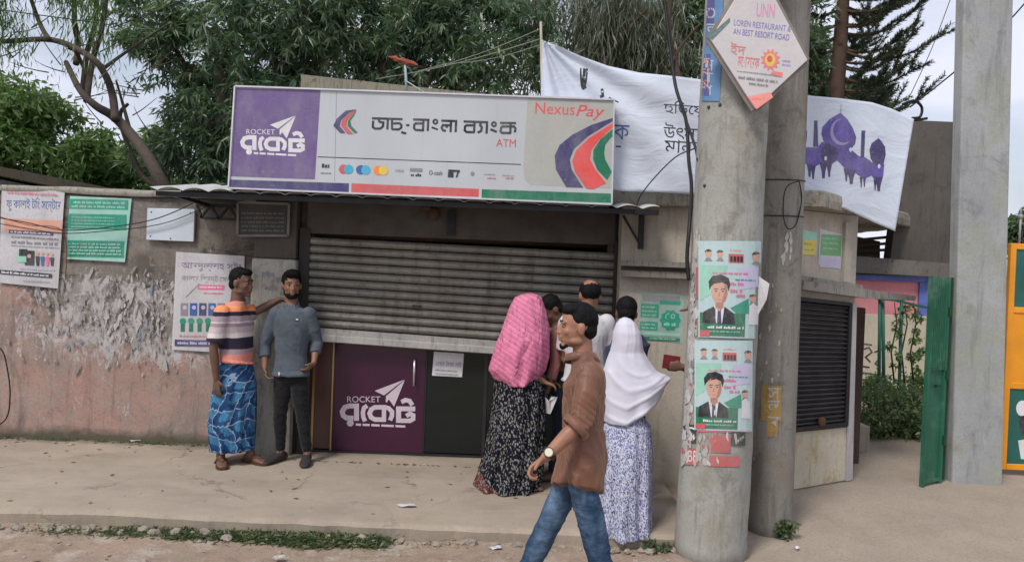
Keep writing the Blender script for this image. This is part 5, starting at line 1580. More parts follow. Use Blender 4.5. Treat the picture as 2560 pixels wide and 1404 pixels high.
Pn, Dn, Ln = np.concatenate(Ps), np.concatenate(Ds), np.concatenate(Ls)
V, Fc = leaves(Pn, Dn, Ln, np.full(len(Pn), .013), .0)
mk('crown', V, Fc, M_ARAU, co, True)
tree('broadleaf_tree', 'dark treetop beside the conifer low behind the banner', (5.0, 15, 0), 15,
     [blob(2050, 260, 15, 110, 60), blob(2160, 240, 15, 60, 40), blob(2000, 170, 15, 60, 90)], 900, 11, .18, .05, M_MANGO, 'fine', M_BARK, .12)
tree('broadleaf_tree', 'far dark treetop peeping over the orange gate', (13.3, 19, 0), 19,
     [blob(2545, 580, 19, 26, 42), blob(2610, 590, 19, 60, 60)], 500, 10, .22, .08, M_MANGO, 'fine', M_BARK, .12)
# -- yard plants
M_BUSH = leafmat('bush_leaf', A3(.13, .22, .09), A3(.24, .35, .17), A3(.50, .56, .42), .45)
bu = thing('round_bush', 'clipped round dark bush standing in the yard beyond the gate', 'bush', tuple(gr(2230, 1120)))
p_ = gr(2230, 1110); Yb = 8.6
b = B()
for i in range(7): b.tube([at(2230, 1118, Yb), at(2180 + i * 16, 1040, Yb + .1 * (i % 3)), at(2165 + i * 20, 990, Yb + .15 * (i % 2))], [.02, .014, .006], 6)
b.go('stem', M_BARKB, bu, smooth=True)
V, Fc = clusters([blob(2235, 1030, Yb, 88, 72, 80), blob(2200, 1065, Yb, 45, 45, 50), blob(2270, 1055, Yb, 40, 50, 50)], 620, 8, .055, .030, 'fine')
mk('foliage', V, Fc, M_BUSH, bu, True)
hg = thing('hedge_plant', 'bright green leafy plants under the trellis in the yard', 'plant', tuple(gr(2210, 1060)))
b = B()
for i in range(9): b.tube([at(2160 + i * 17, 1040, 10.0), at(2158 + i * 17, 950, 10.0)], [.012, .005], 5)
b.go('stem', M_BARKB, hg, smooth=True)
V, Fc = clusters([blob(2180, 975, 10.0, 50, 30, 60), blob(2250, 970, 10.0, 50, 28, 60), blob(2215, 990, 9.8, 80, 30, 60), blob(2310, 980, 10.1, 30, 40, 40)], 210, 8, .08, .035, 'fine')
mk('foliage', V, Fc, M_LIGHT, hg, True)
cr = thing('creeper', 'thin leafy creeper climbing the trellis posts', 'climbing plant', tuple(at(2238, 900, 9.6)))
b = B()
for x in (2236, 2262, 2284): b.tube([at(x, 960, 9.62), at(x - 8, 880, 9.6), at(x + 6, 810, 9.62), at(x, 755, 9.6)], [.012, .01, .008, .005], 6)
b.go('stem', M_BARKB, cr, smooth=True)
V, Fc = clusters([blob(2238, 850, 9.6, 14, 90, 14), blob(2284, 850, 9.65, 16, 90, 14), blob(2262, 790, 9.6, 30, 30, 14), blob(2290, 900, 9.7, 22, 60, 20)], 85, 7, .06, .032, 'fine')
mk('foliage', V, Fc, M_LIGHT, cr, True)

# ---------------------------------------------------------------- weeds, litter, stones
M_WEED = leafmat('weed_leaf', A3(.06, .10, .045), A3(.13, .17, .08), A3(.27, .24, .15), .35)
def weedpatch(pts, n, hgt, spread, zfn=None):
    ix = rng.choice(len(pts) - 1, n); f = rng.uniform(0, 1, n)[:, None]
    A_ = np.array(pts, float)
    p_ = A_[ix] * (1 - f) + A_[ix + 1] * f
    p_ = p_ + rng.normal(size=(n, 3)) * [spread[0], spread[1], 0]
    D = nrm(rng.normal(size=(n, 3)) * [.8, .8, .25] + [0, -.15, .55])
    return leaves(p_, D, hgt * rng.uniform(.4, 1.2, n), hgt * .28 * rng.uniform(.5, 1.2, n), .35)
kz = -.098
seg = lambda x0, x1, y, z: [(x0, y, z), (x1, y, z)]
parts = []
for (x0, x1, n_, h_) in ((-2.55, -2.05, 1500, .05), (-2.1, -1.2, 3600, .065), (-1.35, -.82, 2400, .075), (-3.2, -2.6, 360, .04), (-4.2, -3.2, 160, .03), (-.7, 0.2, 120, .03)):
    c_ = np.sort(rng.uniform(x0, x1, 12))
    for cx in c_: parts.append(weedpatch([(cx - .05, 4.965, kz), (cx + .05, 4.965, kz)], n_ // 12, h_, (.05, .045)))
for i in range(60):
    x = rng.uniform(-6.5, -2.4); parts.append(weedpatch([(x - .04, 6.95, 0.0), (x + .04, 6.95, 0.0)], 28, .035, (.04, .018)))
k = 0; Vs, Fs = [], []
for V, Fc in parts: Vs.append(V); Fs.append(Fc + k); k += len(V)
tag(mk('weeds', np.concatenate(Vs), np.concatenate(Fs), M_WEED, smooth=True, origin=(-3, 5, 0)), kind='stuff')
def plant(label, px, py, g, n_, h_, rad, mat=M_WEED):
    p_ = gr(px, py, g)
    o = thing('weed_plant', label, 'plant', tuple(p_), 'weeds at the pole feet')
    b = B()
    for i in range(7):
        a = i * .9; b.tube([p_ + Vector((0, 0, -.02)), p_ + Vector((rad * .4 * math.cos(a), rad * .4 * math.sin(a), h_ * .5)), p_ + Vector((rad * .7 * math.cos(a), rad * .7 * math.sin(a), h_ * .9))], [.004, .003, .002], 5)
    b.go('stem', mat, o)
    V, Fc = clusters([((p_.x, p_.y, p_.z + h_ * .55), (rad, rad * .7, h_ * .5))], n_, 5, .042, .024, 'fine')
    mk('foliage', V, Fc, mat, o, True)
plant('leafy weed growing at the foot of the browner pole', 1962, 1348, -.08, 55, .14, .055)
plant('low weed against the near foot of the pale pole', 1803, 1402, -.1, 45, .09, .05)
plant('scruffy weeds beside the pale pole towards the walking man', 1640, 1375, -.1, 60, .06, .13)
plant('small weed tuft at the kerb by the white scarf woman', 1580, 1360, -.1, 26, .04, .12)
# pebbles and rubble in the verge
b = B()
for i in range(900):
    x, y = rng.uniform(-4.5, 4.5), rng.uniform(3.6, 5.0)
    if x > 1.4 and rng.uniform() < .6: continue
    s_ = .004 + .020 * rng.uniform() ** 4
    z = float(ground_z(np.array(x), np.array(y)))
    b.ball((x, y, z + s_ * .2), (s_, s_ * rng.uniform(.6, 1), s_ * rng.uniform(.4, .8)), n=6)
for i in range(110):
    x, y = rng.uniform(-5, .9), rng.uniform(5.1, 6.9); s_ = .003 + .007 * rng.uniform() ** 2
    b.ball((x, y, s_ * .3), (s_, s_ * .8, s_ * .6), n=6)
tag(b.go('gravel', weathered('pebble', A3(.38, .33, .28), A3(.2, .13, .10), .5, 9), origin=(0, 4.5, -.1)), kind='stuff')
b = B()
for i in range(260):
    if rng.uniform() < .55: x, y = rng.uniform(-6, 1.2), 7.0 - abs(rng.normal()) * .12; z = .004
    elif rng.uniform() < .6: x, y = rng.uniform(-4, 3.8), rng.uniform(3.6, 4.97); z = float(ground_z(np.array(x), np.array(y))) + .003
    else: x, y = rng.uniform(-5, 1.1), rng.uniform(5.15, 6.9); z = .003
    if y > 6.6 and x > -1.9: y = 6.55
    a = rng.uniform(0, 6.3); L = rng.uniform(.012, .035); W_ = L * .4
    c_, s_ = math.cos(a), math.sin(a); h = rng.uniform(.002, .012)
    b.add([(x - L * c_, y - L * s_, z), (x - W_ * s_, y + W_ * c_, z + h), (x + L * c_, y + L * s_, z + .002), (x + W_ * s_, y - W_ * c_, z + h * .6)], [(0, 1, 2), (0, 2, 3)])
M_DRY = leafmat('dry_leaf', A3(.22, .14, .07), A3(.34, .25, .15), A3(.50, .46, .40), .1)
tag(b.go('dry_leaves', M_DRY, origin=(0, 5, 0)), kind='stuff')
b = B()
for i in range(90):
    x = rng.uniform(-4.5, 1.25); y = 5.0 - abs(rng.normal()) * .035; s_ = rng.uniform(.010, .034)
    k_ = len(b.v); b.ball((x, y - .01, -.098 + s_ * .4), (s_ * 1.3, s_, s_ * .8), n=6)
    for q in range(k_, len(b.v)):
        v = b.v[q]; b.v[q] = (v[0] + rng.uniform(-.25, .25) * s_, v[1] + rng.uniform(-.25, .25) * s_, v[2] + rng.uniform(-.25, .25) * s_)
tag(b.go('kerb_rubble', weathered('kerb_rubble_cement', A3(.34, .30, .25), A3(.16, .13, .10), .6, 9), origin=(-1, 5, -.1)), kind='stuff')
def scrap(label, px, py, g, w_, h_, mat, name='paper_scrap', cat='litter'):
    p_ = gr(px, py, g)
    b = B()
    n_ = 9; ring = []
    for i in range(n_):
        a = 2 * math.pi * i / n_; q = random.uniform(.7, 1.1)
        ring.append(p_ + Vector((w_ * q * math.cos(a), h_ * q * math.sin(a), .006 + .012 * abs(math.sin(a * 1.5)))))
    b.rings([ring, [v + Vector((0, 0, .002)) for v in ring]])
    tag(b.go(name, mat), label, cat, 'litter on the ground')
scrap('flat white paper scrap in the middle of the pavement', 1018, 1266, 0, .085, .03, M_PAPER)
scrap('pinkish white torn scrap on the bare earth below the kerb', 698, 1397, -.1, .04, .03, M_SCR)
scrap('crumpled white wrapper at the wall foot near the lungi man', 512, 1106, 0, .05, .02, M_PAPER)
scrap('white wrapper at the wall foot under the tall poster', 40, 1090, 0, .06, .02, M_PAPER)
scrap('white rag scrap at the wall foot below the blank board', 340, 1104, 0, .07, .02, M_SCR)
scrap('small pale scrap at the wall foot between the other wrappers', 212, 1094, 0, .04, .015, M_SCR)
scrap('tiny white scrap on the earth by the weeds of the pole', 1992, 1372, -.08, .02, .02, M_WHITE)
scrap('pale scrap on the earth beside the walking man', 1240, 1372, -.1, .04, .03, M_PAPER)

# ---------------------------------------------------------------- wires, cables, rags
def wire(label, pts, r_=.006, name='cable', mat=None, sag=True, cat='cable', group=None):
    P = [Vector(p_) for p_ in pts]
    out = []
    for i in range(len(P) - 1):
        p0, p1, p2, p3 = P[max(i - 1, 0)], P[i], P[i + 1], P[min(i + 2, len(P) - 1)]
        for k_ in range(8):
            t_ = k_ / 8
            out.append(.5 * ((2 * p1) + (p2 - p0) * t_ + (2 * p0 - 5 * p1 + 4 * p2 - p3) * t_ ** 2 + (3 * p1 - p0 - 3 * p2 + p3) * t_ ** 3))
    out.append(P[-1])
    b = B(); b.tube(out, r_, 7)
    o = b.go(name, mat or M_CABLE, smooth=True)
    return tag(o, label, cat, group)
wire('thick black cable hanging down the side of the pale pole', [at(1655, -60, 6.0), at(1676, 120, 5.9), at(1690, 220, 5.8), at(1715, 300, 5.6), at(1722, 400, 5.4), at(1729, 470, 5.2), at(1724, 560, 5.0), at(1718, 640, 4.95), at(1722, 700, 4.93)], .013)
wire('second black cable branching across the banner to the pale pole', [at(1700, 262, 5.7), at(1722, 320, 5.5), at(1738, 368, 5.2), at(1745, 400, 4.95)], .010)
wire('thin grey wire looping down from the banner edge to the roof slab', [at(1735, 372, 5.6), at(1690, 392, 5.9), at(1640, 440, 6.1), at(1602, 488, 6.2), at(1590, 520, 6.25)], .005)
wire('loose loop of thin wire hanging from the browner pole', [at(1998, 452, 5.23), at(1965, 470, 5.20), at(1958, 530, 5.21), at(1968, 570, 5.21), at(1990, 560, 5.25), at(2004, 500, 5.3), at(1998, 452, 5.24)], .004)
WG = 'wires strung across the boundary wall'
wire('upper thin wire crossing the posters and the blank board', [at(-60, 535, 6.90), at(60, 555, 6.90), at(160, 575, 6.9), at(270, 568, 6.9), at(370, 552, 6.9), at(440, 528, 6.9), at(500, 498, 6.9)], .005, group=WG)
wire('lower thin wire sagging under the upper one across the posters', [at(-60, 548, 6.92), at(50, 568, 6.92), at(160, 583, 6.92), at(280, 576, 6.92), at(370, 566, 6.92), at(430, 552, 6.92), at(490, 528, 6.92), at(520, 515, 6.92)], .004, group=WG)
wire('reddish wire tied behind the tall poster', [at(0, 542, 6.94), at(70, 562, 6.94), at(158, 580, 6.94), at(164, 700, 6.95)], .004, mat=plain('red_wire', A3(.20, .04, .03), .5))
wire('black cable curling down the wall at its far end', [at(-60, 850, 6.92), at(0, 870, 6.92), at(18, 920, 6.92), at(25, 990, 6.92), at(12, 1050, 6.92), at(-50, 1080, 6.92)], .006)
SGp = 'strings tied to the bamboo stick'
M_STR = plain('pale_string', A3(.24, .25, .20), .8)
for i, (a, c_, lb) in enumerate((((1352, 72), (1045, 178), 'topmost string from the bamboo stick down to the orange rag'), ((1350, 98), (940, 198), 'string running below the topmost one to the rear roof'), ((1352, 112), (1120, 160), 'short middle string between the bamboo stick and the leaves'))):
    A_, C_ = at(*a, 6.3), at(*c_, 7.2)
    wire(lb, [A_, A_.lerp(C_, .33) - Vector((0, 0, .03)), A_.lerp(C_, .66) - Vector((0, 0, .03)), C_], .0038, 'string', M_STR, cat='string', group=SGp)
rg = thing('orange_rag', 'orange red rag knotted on a pale stick above the signboard', 'rag', tuple(at(1015, 165, 7.0)))
b = B(); b.tube([at(1016, 232, 7.0), at(1015, 195, 7.0), at(1012, 150, 7.0)], [.012, .012, .010], 8); b.tube([at(1012, 200, 7.0), at(1035, 215, 6.9), at(1062, 232, 6.8)], .005, 6); b.go('stick', plain('pale_blue_stick', A3(.40, .50, .52), .6), rg, smooth=True)
b = B()
rr_ = []
for i in range(9):
    cx = 972 + i * 9; r_ = [2, 4, 9, 6, 8, 10, 6, 7, 2][i]
    rr_.append([at(cx + random.uniform(-2, 2), 142 + i * 2.6 + r_ * math.sin(a) * random.uniform(.6, 1.15), 7.0 + .03 * math.cos(a)) for a in np.linspace(0, 2 * math.pi, 9)[:-1]])
b.rings(rr_)
b.go('knot', plain('orange_cloth', A3(.28, .075, .045), .85, .35, 20), rg)
WH = 'overhead wires against the sky'
wire('overhead wire sloping up to the corner of the sky', [at(2275, 268, 7.0), at(2400, 168, 7.0), at(2520, 55, 7.0), at(2620, -60, 7.0)], .007, group=WH)
wire('thin overhead wire above the conifer', [at(2270, 250, 8.0), at(2330, 120, 8.0), at(2390, -40, 8.0)], .004, group=WH)
wire('black cable coil at the corner of the banner', [at(2255, 262, 6.6), at(2285, 252, 6.55), at(2304, 268, 6.6), at(2300, 292, 6.6), at(2280, 296, 6.6), at(2290, 300, 6.6), at(2318, 296, 6.6)], .012)
wire('long faint wire through the leaves from the bent tree', [at(-50, 18, 8.6), at(250, 58, 8.6), at(300, 62, 8.6), at(560, -40, 8.6)], .006, group=WH)
# ---------------------------------------------------------------- people
def pn(V, f, seed):
    """smooth pseudo noise per point"""
    r = np.random.default_rng(seed); o = np.zeros(len(V))
    for i in range(7):
        k = r.normal(size=3) * f * (1.35 ** i)
        o += np.sin(V @ k + r.uniform(0, 6.3) + 1.3 * np.sin(V @ r.normal(size=3) * f * .5)) / 1.25 ** i
    return o / 3.2
def remesh(b, voxel, name, mat, parent, it=3, disp=None, fac=.5):
    me = bpy.data.meshes.new('tmp'); me.from_pydata(b.v, [], b.f)
    bm = bmesh.new(); bm.from_mesh(me); bmesh.ops.recalc_face_normals(bm, faces=bm.faces); bm.to_mesh(me); bm.free()
    o = bpy.data.objects.new('tmp', me); COL.objects.link(o)
    m = o.modifiers.new('r', 'REMESH'); m.mode = 'VOXEL'; m.voxel_size = voxel
    s_ = o.modifiers.new('s', 'SMOOTH'); s_.factor = fac; s_.iterations = it
    bpy.context.view_layer.update()
    e = bpy.data.meshes.new_from_object(o.evaluated_get(bpy.context.evaluated_depsgraph_get()))
    V = np.empty(len(e.vertices) * 3); e.vertices.foreach_get('co', V); V = V.reshape(-1, 3)
    N = np.empty(len(e.vertices) * 3); e.vertices.foreach_get('normal', N); N = N.reshape(-1, 3)
    Fs = [tuple(p_.vertices) for p_ in e.polygons]
    bpy.data.objects.remove(o); bpy.data.meshes.remove(me); bpy.data.meshes.remove(e)
    if disp is not None: V = V + N * disp(V, N)[:, None]
    Fa = np.array(Fs) if all(len(f) == 4 for f in Fs) else Fs
    return mk(name, V, Fa, mat, parent, True)
def ell(c, rgt, fwd, rx, ry, n=20, p=1.0):
    out = []
    for j in range(n):
        a = 2 * math.pi * j / n
        ca, sa = math.cos(a), math.sin(a)
        out.append(c + rgt * (rx * math.copysign(abs(ca) ** p, ca)) + fwd * (ry * math.copysign(abs(sa) ** p, sa)))
    return out
def chain(b, pts, rad, n=12, ball0=True, ball1=True):
    b.tube(pts, rad, n)
    for i, p_ in enumerate(pts):
        if (i == 0 and not ball0) or (i == len(pts) - 1 and not ball1): continue
        b.ball(p_, rad[i] * .995, n=10)
def hand(b, w, d, nrm_, side, sc=1.0, curl=.5, spread=.15):
    """palm and five fingers. d: direction of the hand, nrm_: palm side, side: thumb side"""
    d = d.normalized(); side = (side - d * side.dot(d)).normalized(); nrm_ = (nrm_ - d * nrm_.dot(d) - side * nrm_.dot(side)).normalized()
    b.rings([ell(w + d * (x * sc), side, nrm_, rx * sc, ry * sc, 12) for x, rx, ry in ((-.02, .026, .020), (.015, .031, .018), (.05, .040, .016), (.085, .041, .013), (.095, .036, .010))])
    for i, (o, L) in enumerate(((.031, .070), (.011, .080), (-.010, .074), (-.030, .058))):
        p_ = w + d * (.085 * sc) + side * (o * sc); dd = (d + side * (spread * o / .03)).normalized()
        pts = [p_]; a = 0
        for k, f in enumerate((.45, .32, .23)):
            a += curl * (.7 if k == 0 else 1.0) * (1 + .12 * i)
            p_ = p_ + (dd * math.cos(a) + nrm_ * math.sin(a)) * (L * f * sc); pts.append(p_)
        chain(b, pts, [.0092 * sc, .0088 * sc, .0082 * sc, .0072 * sc], 8)
    p_ = w + d * (.022 * sc) + side * (.028 * sc)
    q = p_ + (d * .6 + side * .7 + nrm_ * .2).normalized() * (.038 * sc)
    r_ = q + (d * .85 + side * .25 + nrm_ * .45).normalized() * (.032 * sc)
    chain(b, [p_, q, r_], [.0125 * sc, .0105 * sc, .0085 * sc], 8)
def head(b, c, f, u, sc=1.0, nose=1.0):
    f = f.normalized(); u = (u - f * u.dot(f)).normalized(); s = f.cross(u).normalized()
    A = (s, f, u)
    P = lambda x, y, z: c + s * (x * sc) + f * (y * sc) + u * (z * sc)
    k = lambda *r: tuple(x * sc for x in r)
    b.ball(P(0, -.012, .030), k(.076, .094, .090), A, 20)
    b.ball(P(0, .018, -.020), k(.064, .074, .078), A, 18)
    b.ball(P(0, .030, -.062), k(.050, .056, .045), A, 16)
    b.ball(P(0, .072, -.096), k(.024, .020, .018), A, 10)         # chin
    for x in (-1, 1):
        b.ball(P(.036 * x, .060, -.022), k(.022, .020, .022), A, 10)  # cheek
        b.ball(P(.047 * x, .010, -.070), k(.020, .040, .022), A, 10)  # jaw
        b.ball(P(.030 * x, .078, .026), k(.026, .011, .009), A, 10)   # brow
        b.ball(P(.078 * x, -.008, -.010), k(.010, .020, .033), A, 10) # ear
        b.ball(P(.082 * x, -.016, -.004), k(.008, .012, .024), A, 8)
        b.ball(P(.012 * x, .091, -.030), k(.008, .010, .008), A, 8)
    b.tube([P(0, .084, .020), P(0, .093, -.006), P(0, .101 * (.5 + .5 * nose), -.028)], [.008 * sc, .009 * sc, .0115 * sc], 8)
    b.ball(P(0, .100, -.029), k(.0125, .012, .010), A, 10)
    b.ball(P(0, .088, -.052), k(.024, .014, .008), A, 10)
    b.ball(P(0, .087, -.066), k(.021, .013, .009), A, 10)
    return P, A
def eyes(parent, P, A, sc, mw, mb):
    b = B(); b2 = B()
    for x in (-1, 1):
        b.ball(P(.031 * x, .0755, .006), (.0125 * sc, .008 * sc, .0058 * sc), A, 10)
        b2.ball(P(.031 * x, .0815, .006), (.0058 * sc, .004 * sc, .0056 * sc), A, 8)
        b2.tube([P(.013 * x, .0865, .030), P(.032 * x, .0850, .033), P(.050 * x, .075, .029)], [.0028 * sc, .0036 * sc, .002 * sc], 6)
    b.go('eye', mw, parent, smooth=True); b2.go('eyebrow', mb, parent, smooth=True)
def hairmesh(parent, P, A, sc, mat, style='short', beard=False, seed=1):
    b = B(); k = lambda *r: tuple(x * sc for x in r)
    if style == 'short':
        b.ball(P(0, -.024, .046), k(.081, .090, .088), A, 22)
        b.ball(P(0, .024, .090), k(.064, .060, .036), A, 18)
        b.ball(P(0, -.055, -.012), k(.070, .052, .060), A, 16)
    elif style == 'quiff':
        b.ball(P(0, -.020, .046), k(.084, .094, .092), A, 22)
        b.ball(P(0, .040, .100), k(.066, .058, .042), A, 18); b.ball(P(.02, .062, .108), k(.045, .030, .028), A, 14)
        b.ball(P(0, -.055, -.005), k(.070, .052, .055), A, 16)
    elif style == 'balding':
        b.ball(P(0, -.040, .024), k(.080, .074, .072), A, 20)
        for x in (-1, 1): b.ball(P(.058 * x, -.014, .040), k(.024, .060, .050), A, 12)
    o = remesh(b, .0046 * sc, 'hair', mat, parent, 2, lambda V, N: pn(V, 80, seed) * .0035 * sc + pn(V, 190, seed + 1) * .0016 * sc)
    if beard:
        b = B()
        b.ball(P(0, .033, -.080), k(.0525, .0575, .040), A, 18)
        for x in (-1, 1):
            b.tube([P(.062 * x, .012, -.030), P(.056 * x, .026, -.068), P(.034 * x, .062, -.094), P(0, .084, -.100)], [.010 * sc, .013 * sc, .014 * sc, .013 * sc], 8)
            b.tube([P(0, .094, -.043), P(.018 * x, .088, -.046), P(.028 * x, .078, -.060)], [.0035 * sc, .0038 * sc, .004 * sc], 6)
        remesh(b, .005 * sc, 'beard', mat, parent, 2, lambda V, N: pn(V, 200, seed + 5) * .0015)
    return o
def skin(name, c):
    t = NT(name); p = t.pos(obj=True)
    col = t.mix(t.ramp(t.noise(p, 14, 5), .35, .7), A3(*c), A3(*(x * .80 for x in c)))
    t.p.inputs['Subsurface Weight'].default_value = .08
    t.p.inputs['Subsurface Radius'].default_value = (.02, .008, .004)
    t.bump(t.noise(p, 180, 3), .12, .002)
    return t.end(col, .5, .35)
SK1 = skin('skin_brown', (.24, .125, .078)); SK2 = skin('skin_dark_brown', (.155, .082, .055)); SK3 = skin('skin_warm_brown', (.34, .17, .11))
M_HAIR = plain('black_hair', A3(.008, .0075, .008), .7, .3, 30, .12, bs=160, bump=.6)
M_EYE = plain('eye_white', A3(.22, .19, .17), .3, .05)
def fabric(name, col, var=.18, rough=.85, fold=.7):
    t = NT(name); p = t.pos(obj=True)
    c = t.mix(t.ramp(t.noise(p, 5, 5, .6), .35, .7), A3(*col), A3(*(x * (1 - var) for x in col)))
    wv = t.noise(p, 260, 2)
    t.bump(t.math('ADD', t.math('MULTIPLY', wv, .1), t.math('ABSOLUTE', t.math('SUBTRACT', t.noise(p, 7, 4, .55, .5), .5))), fold, .05)
    t.p.inputs['Sheen Weight'].default_value = .1
    return t.end(c, rough, .15)
V3 = Vector
def J(px, py, Y): return at(px, py, Y)

def torso(b, pel, ches, sh_l, sh_r, hip_r, fwd, neck, k=1.0, inf=0.0, hem=None, neckr=.052, belly=0.0, ky=1.0):
    """stacked ellipses from the hem or crotch to the neck"""
    up_ = (ches - pel).normalized()
    mid = (sh_l + sh_r) / 2
    rs_ = (sh_r - sh_l).normalized()
    R_ = []
    def add(c, r, f, rx, ry): R_.append(ell(c, r, (f - r * f.dot(r)).normalized(), rx * k + inf, ry * k * ky + inf, 22))
    rh = hip_r
    if hem is not None:
        for i, (c, rx, ry) in enumerate(hem): R_.append(ell(c, rh, fwd, rx, ry, 22))
    else:
        add(pel - up_ * .09, rh, fwd, .11, .08)
    add(pel, rh, fwd, .158, .112)
    add(pel.lerp(ches, .38), rh.lerp(rs_, .4), fwd, .138, .100 + belly)
    add(pel.lerp(ches, .75), rh.lerp(rs_, .8), fwd, .150, .108 + belly * .4)
    add(ches, rs_, fwd, .165, .115)
    add(mid.lerp(ches, .35), rs_, fwd, .175, .098)
    w = (sh_r - sh_l).length / 2
    R_.append(ell(mid + up_ * .018, rs_, fwd, w * .96 + inf, .086 * k * ky + inf, 22))
    R_.append(ell(mid.lerp(neck, .62), rs_, fwd, w * .58 + inf * .6, .074 * k * ky + inf * .6, 22))
    R_.append(ell(mid.lerp(neck, .98), rs_, fwd, neckr * 1.08 + inf * .35, neckr * 1.10 + inf * .35, 22))
    b.rings(R_)
def foot(b, an, d, g, k=1.0, w=.042):
    d = V3((d.x, d.y, 0)).normalized(); s = V3((-d.y, d.x, 0)); z = V3((0, 0, 1))
    p0 = V3((an.x, an.y, g))
    R_ = [ell(p0 - d * .065 * k + z * .035, s, z, .026, .030, 12), ell(p0 - d * .04 * k + z * .040, s, z, w * .82, .038, 12), ell(p0 + d * .04 * k + z * .040, s, z, w * .9, .038, 12), ell(p0 + d * .11 * k + z * .028, s, z, w * 1.1, .026, 12), ell(p0 + d * .165 * k + z * .020, s, z, w * .95, .018, 12), ell(p0 + d * .19 * k + z * .016, s, z, w * .55, .012, 12)]
    b.rings(R_)
    b.tube([an + z * .01, p0 + z * .045], [.036, .040], 10)
def person(lb, j, fh, ft, sk, vox=.009, group=None, sc=1.0, feet=True, toe=None, handk=None, belly=0.0, headsc=1.0, hu=None, thigh=1.0, tk=.86, ky=1.0, nk=.052):
    base = (j['anl'] + j['anr']) / 2
    o = thing('person', lb, 'person', (base.x, base.y, j['g']), group)
    b = B()
    P, A = head(b, j['head'], fh, hu or V3((0, 0, 1)), headsc)
    hc = j['head']
    b.tube([P(0, -.022, -.02), hc.lerp(j['neck'], .55) + A[1] * -.012, j['neck'] - V3((0, 0, .03))], [nk * headsc, nk * headsc, (nk + .006) * headsc], 14)
    torso(b, j['pel'], j['chest'], j['shl'], j['shr'], (j['hir'] - j['hil']).normalized(), ft, j['neck'], k=sc * tk, belly=belly * .5, inf=-.004, ky=ky, neckr=nk)
    for s in 'lr':
        chain(b, [j['sh' + s], j['sh' + s].lerp(j['el' + s], .4), j['el' + s], j['el' + s].lerp(j['wr' + s], .35), j['wr' + s]], [x * sc for x in (.052, .046, .036, .038, .025)])
        chain(b, [j['hi' + s], j['hi' + s].lerp(j['kn' + s], .4), j['kn' + s], j['kn' + s].lerp(j['an' + s], .32), j['an' + s]], [x * sc * thigh for x in (.074, .064, .048, .050, .034)])
        h = (handk or {}).get(s)
        if h: hand(b, j['wr' + s], h[0], h[1], h[2], h[3] if len(h) > 3 else 1.0, h[4] if len(h) > 4 else .5)
        if feet: foot(b, j['an' + s], (toe or {}).get(s, ft), j['g'])
    remesh(b, vox, 'body', sk, o, 2)
    return o, P, A
def legs(b, j, rad, end=.97, inf=0.0, pel=True, hipk=1.0, ft=None):
    for s in 'lr':
        h, k_, a = j['hi' + s], j['kn' + s], j['an' + s]
        e_ = k_.lerp(a, end)
        pts = [h, h.lerp(k_, .35), h.lerp(k_, .7), k_, k_.lerp(e_, .35), k_.lerp(e_, .7), e_]
        b.tube(pts, rad, 16); b.ball(h, rad[0] * .99, n=12); b.ball(k_, rad[3] * .99, n=12)
    r_ = (j['hir'] - j['hil']).normalized()
    f = ft
    b.rings([ell(j['pel'] + V3((0, 0, z)), r_, f, x * hipk, y * hipk, 20) for z, x, y in ((-.12, .10, .085), (-.06, .155, .115), (.0, .165, .12), (.07, .158, .112), (.10, .152, .108))])
def sleeve(b, pts, rad, n=14, ball0=True):
    b.tube(pts, rad, n)
    b.ball(pts[0], rad[0] * .99, n=12)
    for i in range(1, len(pts) - 1): b.ball(pts[i], rad[i] * .985, n=12)
def ridge(V, f, seed):
    """cloth creases: sharp ridges with soft valleys"""
    n_ = np.abs(pn(V, f, seed)); return (1 - np.clip(n_ * 2.2, 0, 1)) ** 1.6
def wr(amp, f, seed, zs=1.0):
    return lambda V, N: pn(V * [1, 1, zs], f * .7, seed) * amp * .6 + ridge(V @ np.array([[1, 0, .3], [0, 1, 0], [.3, 0, zs]]), f * .6, seed + 9) * amp * 1.0 - amp * .3
def skirt(name, prof, mat, parent, folds=12, amp=.10, tw=0.0, caps=False, seed=0, thick=.004, disp=None):
    """prof: (py, x left, x right, depth of the axis, depth radius) read from the silhouette; a folded cloth surface with UVs"""
    b = B(); n = 120; rs_ = []; uv = []
    r_ = np.random.default_rng(seed); ph = r_.uniform(0, 6.3, 4)
    # refine the profile
    Pf = []
    for i in range(len(prof) - 1):
        for k in range(6):
            t_ = k / 6; Pf.append([prof[i][c] * (1 - t_) + prof[i + 1][c] * t_ for c in range(len(prof[0]))])
    Pf.append(list(prof[-1]))
    for i, q in enumerate(Pf):
        y, xl_, xr_, Y, ry = q[:5]
        l, r2 = at(xl_, y, Y), at(xr_, y, Y)
        c = (l + r2) / 2; rx = (r2 - l).length / 2
        f = i / (len(Pf) - 1)
        A_ = (r2 - l).normalized() if rx > 1e-4 else V3((1, 0, 0))
        ring = []
        for jn in range(n):
            a = 2 * math.pi * jn / n
            w_ = (math.sin(folds * a + ph[0] + tw * f + .8 * math.sin(2 * a + ph[1])) * .6 + math.sin(folds * 1.7 * a // 1 * 0 + (folds + 5) * a + ph[2] - tw * f * 1.4) * .4)
            m = 1 + amp * w_ * (.15 + .85 * f) * (1 - .5 * abs(math.cos(a)) ** 4)
            ring.append(c + A_ * (rx * math.cos(a) * (1 + (m - 1) * .5)) + V3((0, 1, 0)) * (ry * math.sin(a) * m))
            uv.append((jn / n * 2 * math.pi * max(rx, .12), c.z))
        rs_.append(ring)
    b.rings(rs_, True, caps, 0, None)
    V = np.array([tuple(v) for v in b.v])
    if disp: V = V + disp(V)
    o = mk(name, V, b.f, mat, parent, True, None, uv)
    s_ = o.modifiers.new('t', 'SOLIDIFY'); s_.thickness = thick
    return o

